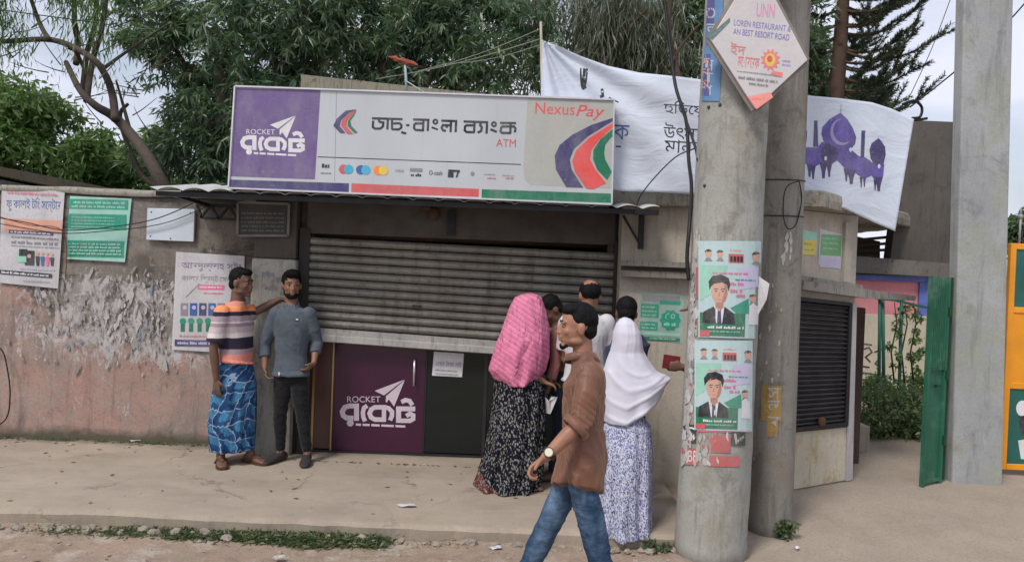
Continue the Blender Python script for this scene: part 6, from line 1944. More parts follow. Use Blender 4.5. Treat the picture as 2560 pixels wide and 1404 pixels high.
# ======== A: man in the striped polo and checked lungi
YA = 6.42
j = dict(g=0.0, head=J(604, 707, YA), neck=J(592, 752, YA), chest=J(588, 808, YA), pel=J(590, 905, YA),
         shr=J(556, 782, YA - .15), elr=J(534, 868, YA - .19), wrr=J(541, 948, YA - .17), shl=J(612, 782, YA + .12), ell=J(640, 778, YA + .13), wrl=J(700, 748, YA + .20),
         hir=J(582, 915, YA - .055), hil=J(596, 915, YA + .055), knr=J(574, 1030, YA - .06), knl=J(606, 1030, YA + .06), anr=J(552, 1132, YA - .08), anl=J(626, 1134, YA + .02))
for s in 'lr': j['an' + s].z = .09
fA_ = V3((.93, -.35, 0)).normalized()
oA, P, A = person('man in a striped orange polo and blue checked lungi with an arm round his friend', j, V3((1, -.22, -.06)), fA_, SK2, .008, toe=dict(r=V3((.45, -.9, 0)), l=V3((.9, -.45, 0))), belly=.015,
                  handk=dict(r=(V3((.05, -.03, -1)), V3((.6, .8, 0)), V3((.9, -.3, 0)), .95, .25), l=(V3((1, .1, -.15)), V3((0, -.4, -1)), V3((.2, -1, .3)), .95, .5)))
hairmesh(oA, P, A, 1, M_HAIR, 'short', seed=3); eyes(oA, P, A, 1, M_EYE, M_HAIR)
t = NT('striped_jersey'); p = t.pos(obj=True)
x_, y_, z_ = t.sep(t.pos(obj=True))
zb_ = WL[oA.name].z
zz_ = t.math('ADD', z_, t.math('MULTIPLY', t.noise(p, 6, 3), .02))
rp_ = t.n('ValToRGB'); rp_.color_ramp.interpolation = 'CONSTANT'
mr = t.n('MapRange'); t.put(mr.inputs[0], zz_); mr.inputs[1].default_value = .84; mr.inputs[2].default_value = 1.50; t.put(rp_.inputs[0], mr.outputs[0])
COR, DK, WT, GY = A3(.80, .24, .17), A3(.035, .03, .05), A3(.62, .56, .55), A3(.34, .25, .28)
COR = A3(.62, .24, .19)
st_ = [(0, COR), (.155, GY), (.215, DK), (.36, WT), (.42, A3(.50, .42, .44)), (.50, GY), (.545, WT), (.56, A3(.38, .30, .33)), (.63, DK), (.685, A3(.82, .30, .14)), (.76, COR)]
cr_ = rp_.color_ramp
cr_.elements[0].position = 0; cr_.elements[0].color = st_[0][1]; cr_.elements[1].position = st_[1][0]; cr_.elements[1].color = st_[1][1]
for ps, c_ in st_[2:]:
    e_ = cr_.elements.new(ps); e_.color = c_
t.bump(t.noise(p, 14, 5, .6, .8), .3, .012)
M_POLO = t.end(rp_.outputs[0], .85, .1)
b = B()
torso(b, j['pel'], j['chest'], j['shl'], j['shr'], (j['hir'] - j['hil']).normalized(), fA_, j['neck'], k=1.0, inf=.016, belly=.02, neckr=.056,
      hem=[(j['pel'] + V3((.0, 0, -.005)), .176, .172), (j['pel'] + V3((.0, 0, .012)), .174, .170)])
sleeve(b, [j['shr'], j['shr'].lerp(j['elr'], .5), j['shr'].lerp(j['elr'], .86)], [.070, .068, .076])
sleeve(b, [j['shl'], j['shl'].lerp(j['ell'], .5), j['shl'].lerp(j['ell'], .86)], [.070, .066, .070])
remesh(b, .009, 'polo_shirt', M_POLO, oA, 3, wr(.006, 14, 5, .6))
b = B(); rr_ = (j['shr'] - j['shl']).normalized()
b.rings([ell(j['neck'] + V3((.0, 0, z)) + fA_ * d, rr_, fA_, r_, r_, 20) for z, d, r_ in ((-.055, .0, .078), (-.02, .0, .070), (-.005, -.002, .064), (-.012, -.002, .058))], caps=False)
o = b.go('collar', fabric('dark_collar', (.06, .045, .07)), oA, smooth=True); o.modifiers.new('t', 'SOLIDIFY').thickness = .005
t = NT('checked_lungi'); uvv = t.pos(uv=True)
tx, ty, tz_ = t.sep(uvv)
nz_ = t.noise(t.pos(obj=True), 5, 4)
nz2 = t.noise(t.pos((1, 1, .6), loc=(5, 5, 5), obj=True), 4.5, 3, .5, .6)
txx = t.math('ADD', tx, t.math('MULTIPLY', nz_, .22)); tyy = t.math('ADD', ty, t.math('MULTIPLY', nz2, .26))
def band_(v, per, wd): return t.math('LESS_THAN', t.math('FRACT', t.math('MULTIPLY', v, 1 / per)), wd)
c = t.mix(t.ramp(nz_, .35, .7), A3(.045, .15, .28), A3(.065, .21, .37))
c = t.mix(t.math('MULTIPLY', band_(txx, .13, .42), .85), c, A3(.012, .035, .12))
c = t.mix(t.math('MULTIPLY', band_(tyy, .12, .38), .8), c, A3(.015, .045, .14))
c = t.mix(t.math('MULTIPLY', t.math('MULTIPLY', band_(txx, .13, .07), 1), .6), c, A3(.40, .50, .60))
c = t.mix(t.math('MULTIPLY', t.math('MULTIPLY', band_(tyy, .12, .07), 1), .6), c, A3(.40, .50, .60))
t.bump(t.math('ABSOLUTE', t.math('SUBTRACT', t.noise(t.pos((1.3, 1.3, .5), obj=True), 6, 4, .55, .8), .5)), .8, .10)
M_LUNGI = t.end(c, .85, .1)
skirt('lungi', [(892, 552, 624, YA, .11), (912, 546, 630, YA, .125), (960, 537, 638, YA, .15), (1010, 529, 638, YA, .155), (1060, 522, 636, YA, .16), (1100, 526, 634, YA, .16), (1122, 529, 633, YA, .16)], M_LUNGI, oA, 9, .16, 3.5, seed=2)

def sandals(o, j, toe, mat, k=1.0):
    for s in 'lr':
        d = toe[s]; d = V3((d.x, d.y, 0)).normalized(); sd_ = V3((-d.y, d.x, 0)); p0 = V3((j['an' + s].x, j['an' + s].y, j['g']))
        b = B()
        out = [(-.08, .03), (-.05, .040), (.04, .038), (.12, .050), (.18, .044), (.205, .02)]
        pl_ = [p0 + d * x * k + sd_ * w_ for x, w_ in out] + [p0 + d * x * k - sd_ * w_ for x, w_ in out[::-1]]
        b.rings([[q + V3((0, 0, .002)) for q in pl_], [q + V3((0, 0, .022)) for q in pl_]])
        t0 = p0 + d * .13 + V3((0, 0, .03))
        for w_ in (-1, 1): b.tube([t0 + V3((0, 0, .012)), p0 + d * .07 + sd_ * .035 * w_ + V3((0, 0, .060)), p0 + d * .02 + sd_ * .048 * w_ + V3((0, 0, .020))], [.007, .008, .007], 8)
        b.go('sandal', mat, o, smooth=False)
M_SAND = plain('brown_sandal', A3(.085, .035, .022), .6, .2)
sandals(oA, j, dict(r=V3((.45, -.9, 0)), l=V3((.9, -.45, 0))), M_SAND)

# ======== B: man in the grey shirt and black trousers
YB = 6.52
j = dict(g=0.0, head=J(729, 713, YB), neck=J(730, 760, YB), chest=J(731, 822, YB), pel=J(727, 925, YB),
         shr=J(690, 783, YB), elr=J(662, 862, YB + .02), wrr=J(662, 918, YB - .06), shl=J(771, 783, YB), ell=J(792, 855, YB + .05), wrl=J(785, 905, YB - .06),
         hir=J(709, 940, YB), hil=J(745, 940, YB), knr=J(700, 1035, YB - .03), knl=J(756, 1037, YB - .02), anr=J(701, 1128, YB), anl=J(768, 1130, YB - .02))
for s in 'lr': j['an' + s].z = .085
fB_ = V3((.12, -1, 0)).normalized()
toeB = dict(r=V3((-.45, -.9, 0)), l=V3((.15, -1, 0)))
oB, P, A = person('bearded man in a grey shirt and tight black trousers by the shutter', j, V3((.45, -1, -.04)), fB_, SK1, .008, toe=toeB, sc=.95,
                  handk=dict(r=(V3((.35, -.25, -.9)), V3((.9, 0, .3)), V3((.1, -1, 0)), .9, .6), l=(V3((-.6, -.2, -.75)), V3((-.5, .5, 0)), V3((-.2, -1, .1)), .9, .6)))
hairmesh(oB, P, A, 1, M_HAIR, 'quiff', True, seed=8); eyes(oB, P, A, 1, M_EYE, M_HAIR)
M_GSH = fabric('blue_grey_shirt', (.098, .120, .148), .3, .85, .45)
b = B()
torso(b, j['pel'], j['chest'], j['shl'], j['shr'], (j['hir'] - j['hil']).normalized(), fB_, j['neck'], k=.90, inf=.010, neckr=.055,
      hem=[(j['pel'] + V3((0, 0, -.045)), .166, .130), (j['pel'] + V3((0, 0, -.02)), .164, .130)])
for s in 'lr': sleeve(b, [j['sh' + s], j['sh' + s].lerp(j['el' + s], .5), j['el' + s], j['el' + s].lerp(j['wr' + s], .55)], [.062, .060, .052, .050])
remesh(b, .008, 'shirt', M_GSH, oB, 2, wr(.007, 16, 15, .55))
b = B(); r_ = (j['shr'] - j['shl']).normalized()
for sg_ in (-1, 1):
    b.rings([[j['neck'] + r_ * (.012 * sg_) + fB_ * .062 + V3((0, 0, -.045)), j['neck'] + r_ * (.045 * sg_) + fB_ * .062 + V3((0, 0, -.055)), j['neck'] + r_ * (.058 * sg_) + fB_ * .03 + V3((0, 0, .01)), j['neck'] + r_ * (.05 * sg_) + fB_ * -.02 + V3((0, 0, .02)), j['neck'] + r_ * (.03 * sg_) + fB_ * .055 + V3((0, 0, .0))], [j['neck'] + r_ * (.012 * sg_) + fB_ * .072 + V3((0, 0, -.045)), j['neck'] + r_ * (.05 * sg_) + fB_ * .075 + V3((0, 0, -.055)), j['neck'] + r_ * (.066 * sg_) + fB_ * .03 + V3((0, 0, .01)), j['neck'] + r_ * (.058 * sg_) + fB_ * -.02 + V3((0, 0, .02)), j['neck'] + r_ * (.035 * sg_) + fB_ * .064 + V3((0, 0, .0))]])
b.go('collar', M_GSH, oB)
b = B(); q = J(742, 800, YB - .145); b.ball(q, (.022, .006, .012), n=10); b.ball(q + V3((0, 0, -.04)), (.018, .005, .008), n=10); b.go('pocket_print', M_BLACK, oB)
b = B(); b.ball(q + V3((.004, -.004, .006)), (.012, .005, .006), n=10); b.ball(J(698, 934, YB - .13), (.008, .006, .016), n=8); b.go('white_print', M_WHITE, oB)
b = B(); legs(b, j, [.080, .078, .066, .056, .055, .046, .040], .96, ft=fB_, hipk=.86)
M_BLKT = fabric('black_trousers', (.014, .014, .016), .2)
remesh(b, .008, 'trousers', M_BLKT, oB, 2, wr(.005, 26, 25, 1.6))
def shoes(o, j, toe, mat):
    for s in 'lr':
        b = B(); foot(b, j['an' + s], toe[s], j['g'], 1.08, .046); remesh(b, .007, 'shoe', mat, o, 2)
shoes(oB, j, toeB, plain('dusty_black_shoe', A3(.035, .032, .03), .6, .3))
st = thing('black_stick', 'thin black stick leaning behind the man in black trousers', 'stick', tuple(J(740, 1125, 6.76)))
b = B(); b.tube([J(738, 1128, 6.66), J(748, 960, 6.67)], [.012, .010], 8); b.go('rod', M_STEEL, st, smooth=True)

# ======== C: woman in the pink shawl and black flowered dress
YC = 6.03
j = dict(g=0.0, head=J(1330, 782, YC), neck=J(1312, 826, YC), chest=J(1300, 868, YC), pel=J(1292, 975, YC),
         shl=J(1300, 860, YC + .12), ell=J(1325, 925, YC + .13), wrl=J(1372, 950, YC + .1), shr=J(1298, 860, YC - .12), elr=J(1318, 925, YC - .11), wrr=J(1362, 955, YC - .08),
         hil=J(1292, 985, YC + .06), hir=J(1290, 985, YC - .06), knl=J(1290, 1085, YC + .07), knr=J(1290, 1085, YC - .07), anl=J(1260, 1190, YC + .1), anr=J(1300, 1190, YC - .08))
for s in 'lr': j['an' + s].z = .08
oC, P, A = person('woman in a pink striped shawl and long black flowered dress at the shutter', j, V3((1, .1, -.5)), V3((1, 0, -.1)).normalized(), SK1, .012, sc=.88, headsc=.93,
                  handk=dict(l=(V3((1, 0, -.3)), V3((0, 0, -1)), V3((0, -1, 0)), .85, .6), r=(V3((1, 0, -.3)), V3((0, 0, -1)), V3((0, 1, 0)), .85, .6)), toe=dict(l=V3((1, 0, 0)), r=V3((1, -.2, 0))))
t = NT('pink_striped_shawl'); p = t.pos(obj=True)
x_, y_, z_ = t.sep(p)
w_ = t.math('ADD', t.math('ADD', t.math('MULTIPLY', z_, 1.0), t.math('MULTIPLY', x_, .62)), t.math('MULTIPLY', t.noise(p, 3, 3), .07))
fr = t.math('FRACT', t.math('MULTIPLY', w_, 24))
c = t.mix(t.ramp(t.noise(p, 4, 4), .35, .65), A3(.58, .14, .26), A3(.64, .20, .33))
c = t.mix(t.math('MULTIPLY', t.math('LESS_THAN', fr, .15), .42), c, A3(.22, .05, .12))
c = t.mix(t.math('MULTIPLY', t.math('GREATER_THAN', fr, .55), .16), c, A3(.80, .45, .52))
t.bump(t.math('ABSOLUTE', t.math('SUBTRACT', t.noise(t.pos((1.5, 1.5, .6), obj=True), 6, 3, .5, .8), .5)), .7, .09)
M_SHAWL = t.end(c, .8, .1)
skirt('shawl', [(733, 1322, 1326, YC, .01), (737, 1302, 1342, YC, .06), (744, 1287, 1354, YC, .10), (772, 1272, 1363, YC, .13), (812, 1258, 1371, YC, .155), (850, 1244, 1372, YC, .195), (890, 1230, 1370, YC, .21), (922, 1221, 1364, YC, .205), (940, 1232, 1350, YC, .20), (958, 1262, 1325, YC - .02, .185)], M_SHAWL, oC, 7, .10, 2.5, seed=4,
      disp=lambda V: np.stack([0 * V[:, 0], 0 * V[:, 0], 0 * V[:, 0]], 1) + np.stack([pn(V, 9, 3) * .006, pn(V, 9, 4) * .008 - ridge((V - [V[:, 0].mean(), 0, 0]) @ np.array([[1, 0, .0], [0, .4, 0], [.45, 0, .35]]), 9, 41) * .020, 0 * V[:, 0]], 1))
def floral(name, ground_, dot, sc_, th, dot2=None, z0=None, hemc=None):
    t = NT(name); p = t.pos(obj=True)
    vo = t.n('TexVoronoi'); vo.feature = 'F1'; mpp = t.pos((1.4, 1.0, .8), obj=True); nn_ = t.noise(p, 30, 3)
    am = t.n('VectorMath', operation='ADD'); t.put(am.inputs[0], mpp); cmb = t.n('CombineXYZ'); t.put(cmb.inputs[0], t.math('MULTIPLY', nn_, .04)); t.put(cmb.inputs[2], t.math('MULTIPLY', nn_, -.04)); t.put(am.inputs[1], cmb.outputs[0])
    t.put(vo.inputs['Vector'], am.outputs[0]); vo.inputs['Scale'].default_value = sc_
    d = vo.outputs['Distance']
    msk_ = t.ramp(d, th, th + .06, (1, 1, 1, 1), (0, 0, 0, 1))
    col = t.mix(msk_, ground_, t.mix(t.ramp(t.noise(p, 25, 2), .4, .6), dot, dot2 or dot))
    if hemc:
        x_, y_, z_ = t.sep(p)
        col = t.mix(t.math('LESS_THAN', t.math('ADD', z_, t.math('MULTIPLY', x_, .7)), -.06), col, t.mix(msk_, hemc, dot))
    t.bump(t.math('ABSOLUTE', t.math('SUBTRACT', t.noise(t.pos((1.6, 1.6, .35), obj=True), 6, 4, .55, .6), .5)), .7, .08)
    return t.end(col, .85, .1)
M_FLB = floral('black_floral', A3(.010, .010, .016), A3(.24, .235, .25), 52, .36, A3(.16, .17, .13), hemc=A3(.12, .035, .025))
skirt('dress', [(925, 1236, 1352, YC, .17), (960, 1236, 1360, YC, .185), (1010, 1232, 1364, YC, .20), (1070, 1224, 1364, YC, .225), (1130, 1211, 1362, YC, .25), (1180, 1197, 1358, YC, .27), (1208, 1186, 1350, YC, .28), (1216, 1190, 1346, YC, .28)], M_FLB, oC, 9, .16, .8, seed=6)

# ======== D: person in the dull pink shirt reading a paper
YDd = 6.28
j = dict(g=0.0, head=J(1379, 776, YDd), neck=J(1398, 815, YDd), chest=J(1404, 862, YDd), pel=J(1410, 958, YDd),
         shl=J(1392, 838, YDd - .14), ell=J(1388, 912, YDd - .17), wrl=J(1370, 975, YDd - .22), shr=J(1408, 838, YDd + .16), elr=J(1392, 912, YDd + .12), wrr=J(1372, 972, YDd - .04),
         hil=J(1405, 970, YDd - .08), hir=J(1412, 970, YDd + .1), knl=J(1398, 1070, YDd - .09), knr=J(1412, 1070, YDd + .1), anl=J(1385, 1160, YDd - .09), anr=J(1410, 1160, YDd + .08))
for s in 'lr': j['an' + s].z = .08
fD = V3((-1, -.15, -.1)).normalized()
oD, P, A = person('dark haired boy in a dull pink shirt bending over a white paper', j, V3((-.8, -.35, -.75)), fD, SK2, .012, sc=.88, headsc=.98, hu=V3((-.4, 0, 1)),
                  handk=dict(l=(V3((-.6, -.1, -.8)), V3((0, 1, 0)), V3((-1, 0, .3)), .85, .7), r=(V3((-.5, -.3, -.8)), V3((0, -1, 0)), V3((-1, 0, .3)), .85, .7)), toe=dict(l=V3((-1, 0, 0)), r=V3((-1, 0, 0))))
hairmesh(oD, P, A, 1.02, M_HAIR, 'short', seed=13)
M_DPK = fabric('dull_pink_shirt', (.26, .11, .10), .25)
b = B(); torso(b, j['pel'], j['chest'], j['shl'], j['shr'], (j['hir'] - j['hil']).normalized(), fD, j['neck'], k=.92, inf=.012, hem=[(j['pel'] + V3((0, 0, .0)), .16, .125), (j['pel'] + V3((0, 0, .02)), .16, .125)])
for s in 'lr': sleeve(b, [j['sh' + s], j['sh' + s].lerp(j['el' + s], .5), j['el' + s], j['el' + s].lerp(j['wr' + s], .6)], [.058, .056, .048, .045])
remesh(b, .011, 'shirt', M_DPK, oD, 2, wr(.006, 14, 35, .6))
b = B(); legs(b, j, [.088, .084, .072, .064, .060, .056, .052], .98, ft=fD); remesh(b, .012, 'trousers', fabric('navy_trousers', (.016, .022, .035)), oD, 2, wr(.005, 20, 45))
pp = thing('folded_paper', 'folded white paper held by the boy in the pink shirt', 'paper', tuple(J(1365, 1008, YDd - .26)))
Yp = YDd - .27
b = B(); q = [J(1345, 1002, Yp), J(1358, 984, Yp - .01), J(1372, 1002, Yp - .03), J(1378, 990, Yp), J(1394, 992, Yp), J(1376, 1034, Yp - .02), J(1336, 1026, Yp)]
b.rings([q, [v + V3((0, .004, 0)) for v in q]]); b.go('sheet', M_WHITE, pp)

# ======== E: balding man in the white T-shirt, seen from behind
YE = 6.02
j = dict(g=0.0, head=J(1474, 738, YE), neck=J(1472, 783, YE), chest=J(1466, 838, YE), pel=J(1462, 950, YE),
         shl=J(1418, 808, YE), ell=J(1412, 895, YE + .06), wrl=J(1432, 930, YE + .25), shr=J(1515, 806, YE), elr=J(1520, 890, YE + .03), wrr=J(1500, 935, YE + .24),
         hil=J(1442, 965, YE), hir=J(1482, 965, YE), knl=J(1440, 1080, YE), knr=J(1484, 1080, YE), anl=J(1438, 1180, YE), anr=J(1486, 1182, YE))
for s in 'lr': j['an' + s].z = .08
fE = V3((0, 1, 0))
oE, P, A = person('balding man in a white T-shirt facing the shutter', j, V3((-.15, 1, -.25)), fE, SK3, .011, sc=1.03, headsc=1.03,
                  handk=dict(l=(V3((.3, 1, 0)), V3((0, 0, -1)), V3((1, 0, 0)), .95, .6), r=(V3((-.3, 1, 0)), V3((0, 0, -1)), V3((-1, 0, 0)), .95, .6)))
hairmesh(oE, P, A, 1.03, M_HAIR, 'balding', seed=23)
M_TEE = fabric('white_tee', (.60, .59, .62), .12, .85, .35)
b = B(); torso(b, j['pel'], j['chest'], j['shl'], j['shr'], V3((1, 0, 0)), fE, j['neck'], k=1.04, inf=.014, neckr=.058, hem=[(j['pel'] + V3((0, 0, -.01)), .19, .145), (j['pel'] + V3((0, 0, .01)), .188, .145)])
for s in 'lr': sleeve(b, [j['sh' + s], j['sh' + s].lerp(j['el' + s], .4), j['sh' + s].lerp(j['el' + s], .72)], [.072, .070, .074])
remesh(b, .010, 't_shirt', M_TEE, oE, 3, wr(.007, 12, 55, .6))
b = B(); legs(b, j, [.095, .092, .08, .07, .068, .064, .062], .98, ft=fE); remesh(b, .012, 'trousers', fabric('charcoal_trousers', (.03, .03, .033)), oE, 2, wr(.005, 20, 65))

# ======== G: man with black hair in a navy shirt beyond the white scarf
YG_ = 5.78
j = dict(g=0.0, head=J(1566, 784, YG_), neck=J(1566, 830, YG_), chest=J(1566, 880, YG_), pel=J(1566, 985, YG_),
         shl=J(1546, 856, YG_), ell=J(1542, 930, YG_ + .05), wrl=J(1538, 980, YG_ + .22), shr=J(1598, 852, YG_), elr=J(1600, 915, YG_ + .1), wrr=J(1590, 950, YG_ + .3),
         hil=J(1548, 1000, YG_), hir=J(1586, 1000, YG_), knl=J(1548, 1110, YG_), knr=J(1586, 1110, YG_), anl=J(1548, 1220, YG_), anr=J(1586, 1222, YG_))
for s in 'lr': j['an' + s].z = .08
oG, P, A = person('black haired man in a navy shirt hidden behind the white scarf woman', j, V3((.1, 1, -.3)), fE, SK2, .012, sc=.93, headsc=.97,
                  handk=dict(l=(V3((.3, 1, 0)), V3((0, 0, -1)), V3((1, 0, 0)), .9, .6), r=(V3((-.3, 1, 0)), V3((0, 0, -1)), V3((-1, 0, 0)), .9, .6)))
hairmesh(oG, P, A, 1.0, M_HAIR, 'short', seed=33)
M_NVS = fabric('navy_shirt', (.03, .04, .085), .25)
b = B(); torso(b, j['pel'], j['chest'], j['shl'], j['shr'], V3((1, 0, 0)), fE, j['neck'], k=.95, inf=.012, hem=[(j['pel'], .17, .13), (j['pel'] + V3((0, 0, .02)), .17, .13)])
for s in 'lr': sleeve(b, [j['sh' + s], j['sh' + s].lerp(j['el' + s], .5), j['el' + s], j['el' + s].lerp(j['wr' + s], .6)], [.06, .058, .05, .046])
remesh(b, .011, 'shirt', M_NVS, oG, 2, wr(.006, 14, 75, .6))
b = B(); legs(b, j, [.088, .086, .072, .064, .062, .058, .055], .98, ft=fE); remesh(b, .012, 'trousers', bpy.data.materials['navy_trousers'], oG, 2, wr(.005, 20, 85))

# ======== F: woman in the white scarf and blue flowered skirt, from behind
YF = 5.20
j = dict(g=0.0, head=J(1568, 836, YF + .02), neck=J(1568, 880, YF), chest=J(1570, 930, YF), pel=J(1568, 1055, YF),
         shl=J(1530, 912, YF), ell=J(1520, 985, YF + .08), wrl=J(1545, 1020, YF + .25), shr=J(1612, 912, YF), elr=J(1645, 965, YF + .12), wrr=J(1625, 985, YF + .3),
         hil=J(1548, 1070, YF), hir=J(1590, 1070, YF), knl=J(1546, 1180, YF), knr=J(1592, 1180, YF), anl=J(1546, 1300, YF), anr=J(1594, 1302, YF))
for s in 'lr': j['an' + s].z = .08
oF, P, A = person('woman in a long white head scarf and blue white patterned skirt, seen from behind', j, V3((.1, 1, -.3)), fE, SK1, .012, sc=.86, headsc=.9,
                  handk=dict(l=(V3((.3, 1, 0)), V3((0, 0, -1)), V3((1, 0, 0)), .85, .6), r=(V3((-.3, 1, 0)), V3((0, 0, -1)), V3((-1, 0, 0)), .85, .6)))
M_SCARF = fabric('white_scarf', (.62, .61, .70), .14, .85, .18)
skirt('head_scarf', [(794, 1560, 1566, YF, .01), (798, 1551, 1577, YF, .05), (808, 1542, 1588, YF, .085), (830, 1535, 1598, YF, .112), (855, 1532, 1603, YF, .115), (878, 1527, 1607, YF, .105), (900, 1518, 1619, YF, .12), (925, 1510, 1638, YF, .14), (950, 1505, 1662, YF, .155), (980, 1503, 1672, YF, .165), (1010, 1505, 1664, YF, .165), (1035, 1508, 1652, YF, .16), (1052, 1512, 1640, YF, .158)], M_SCARF, oF, 5, .07, 1.6, seed=9,
      disp=lambda V: np.stack([pn(V, 7, 13) * .006, (pn(V, 7, 14) * .006 - (1 - np.abs(np.sin(np.hypot(V[:, 0] - .88, (V[:, 2] - 1.22) * .9) * 34 + pn(V, 4, 78) * 1.3))) ** 2 * .012 * np.clip((1.20 - V[:, 2]) * 5, 0, 1) - (1 - np.abs(np.sin(V[:, 0] * 60 + pn(V, 5, 79) * 2))) ** 2 * .006 * np.clip((V[:, 2] - 1.10) * 5, 0, 1)), np.clip(V[:, 0] - .80, 0, 1) * .62 * np.clip((1.06 - V[:, 2]) / .26, 0, 1)], 1))
M_FLW = floral('blue_white_floral', A3(.50, .52, .60), A3(.07, .08, .20), 92, .46, A3(.20, .20, .40))
skirt('skirt', [(1034, 1530, 1600, YF, .11), (1062, 1512, 1624, YF, .145), (1120, 1500, 1630, YF, .185), (1180, 1496, 1630, YF, .20), (1240, 1492, 1628, YF, .21), (1300, 1488, 1628, YF, .22), (1326, 1487, 1630, YF, .225)], M_FLW, oF, 8, .17, .9, seed=12)

# ======== I: person hidden behind the pole, holding a dark red wallet
YI = 5.66
j = dict(g=0.0, head=J(1752, 790, YI), neck=J(1758, 838, YI), chest=J(1760, 890, YI), pel=J(1762, 1000, YI),
         shl=J(1757, 862, YI - .16), ell=J(1742, 935, YI - .17), wrl=J(1706, 917, YI - .24), shr=J(1758, 862, YI + .17), elr=J(1760, 945, YI + .2), wrr=J(1745, 985, YI + .16),
         hil=J(1762, 1015, YI - .08), hir=J(1764, 1015, YI + .09), knl=J(1762, 1125, YI - .08), knr=J(1764, 1125, YI + .09), anl=J(1764, 1235, YI - .08), anr=J(1766, 1238, YI + .09))
for s in 'lr': j['an' + s].z = .07
oI, P, A = person('person in a maroon cap behind the pole reaching out with a red wallet', j, V3((-1, -.1, -.2)), V3((-1, 0, 0)), SK2, .010, sc=.95,
                  handk=dict(l=(V3((-1, 0, .05)), V3((0, 1, -.2)), V3((0, 0, 1)), .95, .75), r=(V3((-.4, 0, -1)), V3((0, 1, 0)), V3((-1, 0, .2)), .9, .5)), toe=dict(l=V3((-1, 0, 0)), r=V3((-1, 0, 0))))
b = B(); torso(b, j['pel'], j['chest'], j['shl'], j['shr'], (j['hir'] - j['hil']).normalized(), V3((-1, 0, 0)), j['neck'], k=.95, inf=.012, hem=[(j['pel'], .17, .125), (j['pel'] + V3((0, 0, .02)), .17, .125)])
for s in 'lr': sleeve(b, [j['sh' + s], j['sh' + s].lerp(j['el' + s], .5), j['el' + s], j['el' + s].lerp(j['wr' + s], .5)], [.06, .058, .05, .044])
remesh(b, .011, 'shirt', fabric('brick_shirt', (.30, .12, .09)), oI, 2, wr(.006, 14, 95, .6))
b = B(); legs(b, j, [.088, .086, .072, .064, .062, .058, .055], .98, ft=V3((-1, 0, 0))); remesh(b, .012, 'trousers', bpy.data.materials['charcoal_trousers'], oI, 2)
b = B(); b.ball(P(0, -.01, .075), (.084, .10, .058), A, 18); b.rings([[P(x, .07 + d, .062) for x, d in ((-.06, 0), (-.045, .06), (0, .085), (.045, .06), (.06, 0))], [P(x, .07 + d, .068) for x, d in ((-.06, 0), (-.045, .06), (0, .085), (.045, .06), (.06, 0))]])
b.go('cap', fabric('maroon_cap', (.16, .03, .05)), oI, smooth=True)
wl = thing('wallet', 'dark red wallet held out beside the concrete pole', 'wallet', tuple(J(1676, 905, YI - .24)))
b = B(); q = J(1678, 906, YI - .235); b.bar(q + V3((-.062, 0, .010)), q + V3((.06, 0, -.004)), .014, .10, side=(0, 1, 0)); bevel(b.go('cover', plain('oxblood_leather', A3(.17, .02, .028), .45, .2), wl), .004)
b = B(); b.bar(q + V3((-.063, 0, .006)), q + V3((.055, 0, -.008)), .008, .088, side=(0, 1, 0)); b.go('pages', M_PAPER, wl)

# ======== H: the walking man in the brown shirt
YH = 3.52
G_ = -.1
j = dict(g=G_, head=J(1443, 817, YH), neck=J(1457, 883, YH), chest=J(1458, 962, YH), pel=J(1453, 1152, YH),
         shl=J(1474, 938, YH - .15), ell=J(1450, 1056, YH - .20), wrl=J(1364, 1142, YH - .24), shr=J(1462, 938, YH + .16), elr=J(1482, 1065, YH + .20), wrr=J(1480, 1155, YH + .18),
         hil=J(1450, 1185, YH - .08), hir=J(1434, 1185, YH + .08), knl=J(1502, 1404, YH - .085), knr=J(1332, 1392, YH + .085), anl=J(1628, 1590, YH - .08), anr=J(1262, 1605, YH + .09))
j['anr'].z = G_ + .10; j['anl'].z = G_ + .13
fH = V3((-1, -.12, 0)).normalized()
oH, P, A = person('man in a brown shirt and blue jeans with a wristwatch striding past', j, V3((-1, -.10, -.02)), fH, SK3, .0050, sc=.94, headsc=.88, ky=.74, nk=.050, thigh=.74, tk=.78, hu=V3((-.02, 0, 1)),
                  handk=dict(l=(V3((-.80, -.1, -.62)), V3((.55, .25, -.5)), V3((-.3, -1, .2)), .90, .85), r=(V3((-.1, 0, -1)), V3((-1, 0, 0)), V3((0, -1, 0)), 1.0, .5)), toe=dict(l=V3((-1, 0, 0)), r=V3((-1, 0, 0))))
SKB = skin('skin_warm', (.36, .165, .105))
hairmesh(oH, P, A, .88, M_HAIR, 'short', False, seed=43); eyes(oH, P, A, .88, M_EYE, M_HAIR)
b = B()
b.ball(P(0, .074, -.100), (.019, .018, .018), A, 12)
for x in (-1, 1):
    b.tube([P(.030 * x, .055, -.098), P(0, .080, -.100)], [.008, .011], 8); b.tube([P(0, .097, -.043), P(.024 * x, .086, -.048)], [.003, .0026], 6)
remesh(b, .004, 'beard', M_HAIR, oH, 2, lambda V, N: pn(V, 200, 5) * .001)
t = NT('brown_satin_shirt'); p = t.pos(obj=True)
c = t.mix(t.ramp(t.noise(p, 4, 5), .35, .7), A3(.185, .082, .048), A3(.13, .057, .034))
f1 = t.noise(t.pos((1.6, 1.6, .9), obj=True), 6, 4, .5, .4)
t.bump(t.math('ADD', t.math('ABSOLUTE', t.math('SUBTRACT', f1, .5)), t.math('MULTIPLY', t.noise(p, 300, 2), .03)), .4, .05)
t.p.inputs['Sheen Weight'].default_value = .25; t.p.inputs['Sheen Tint'].default_value = (1, .75, .6, 1)
M_BSH = t.end(c, .52, .4)
b = B()
rH = (j['hir'] - j['hil']).normalized()
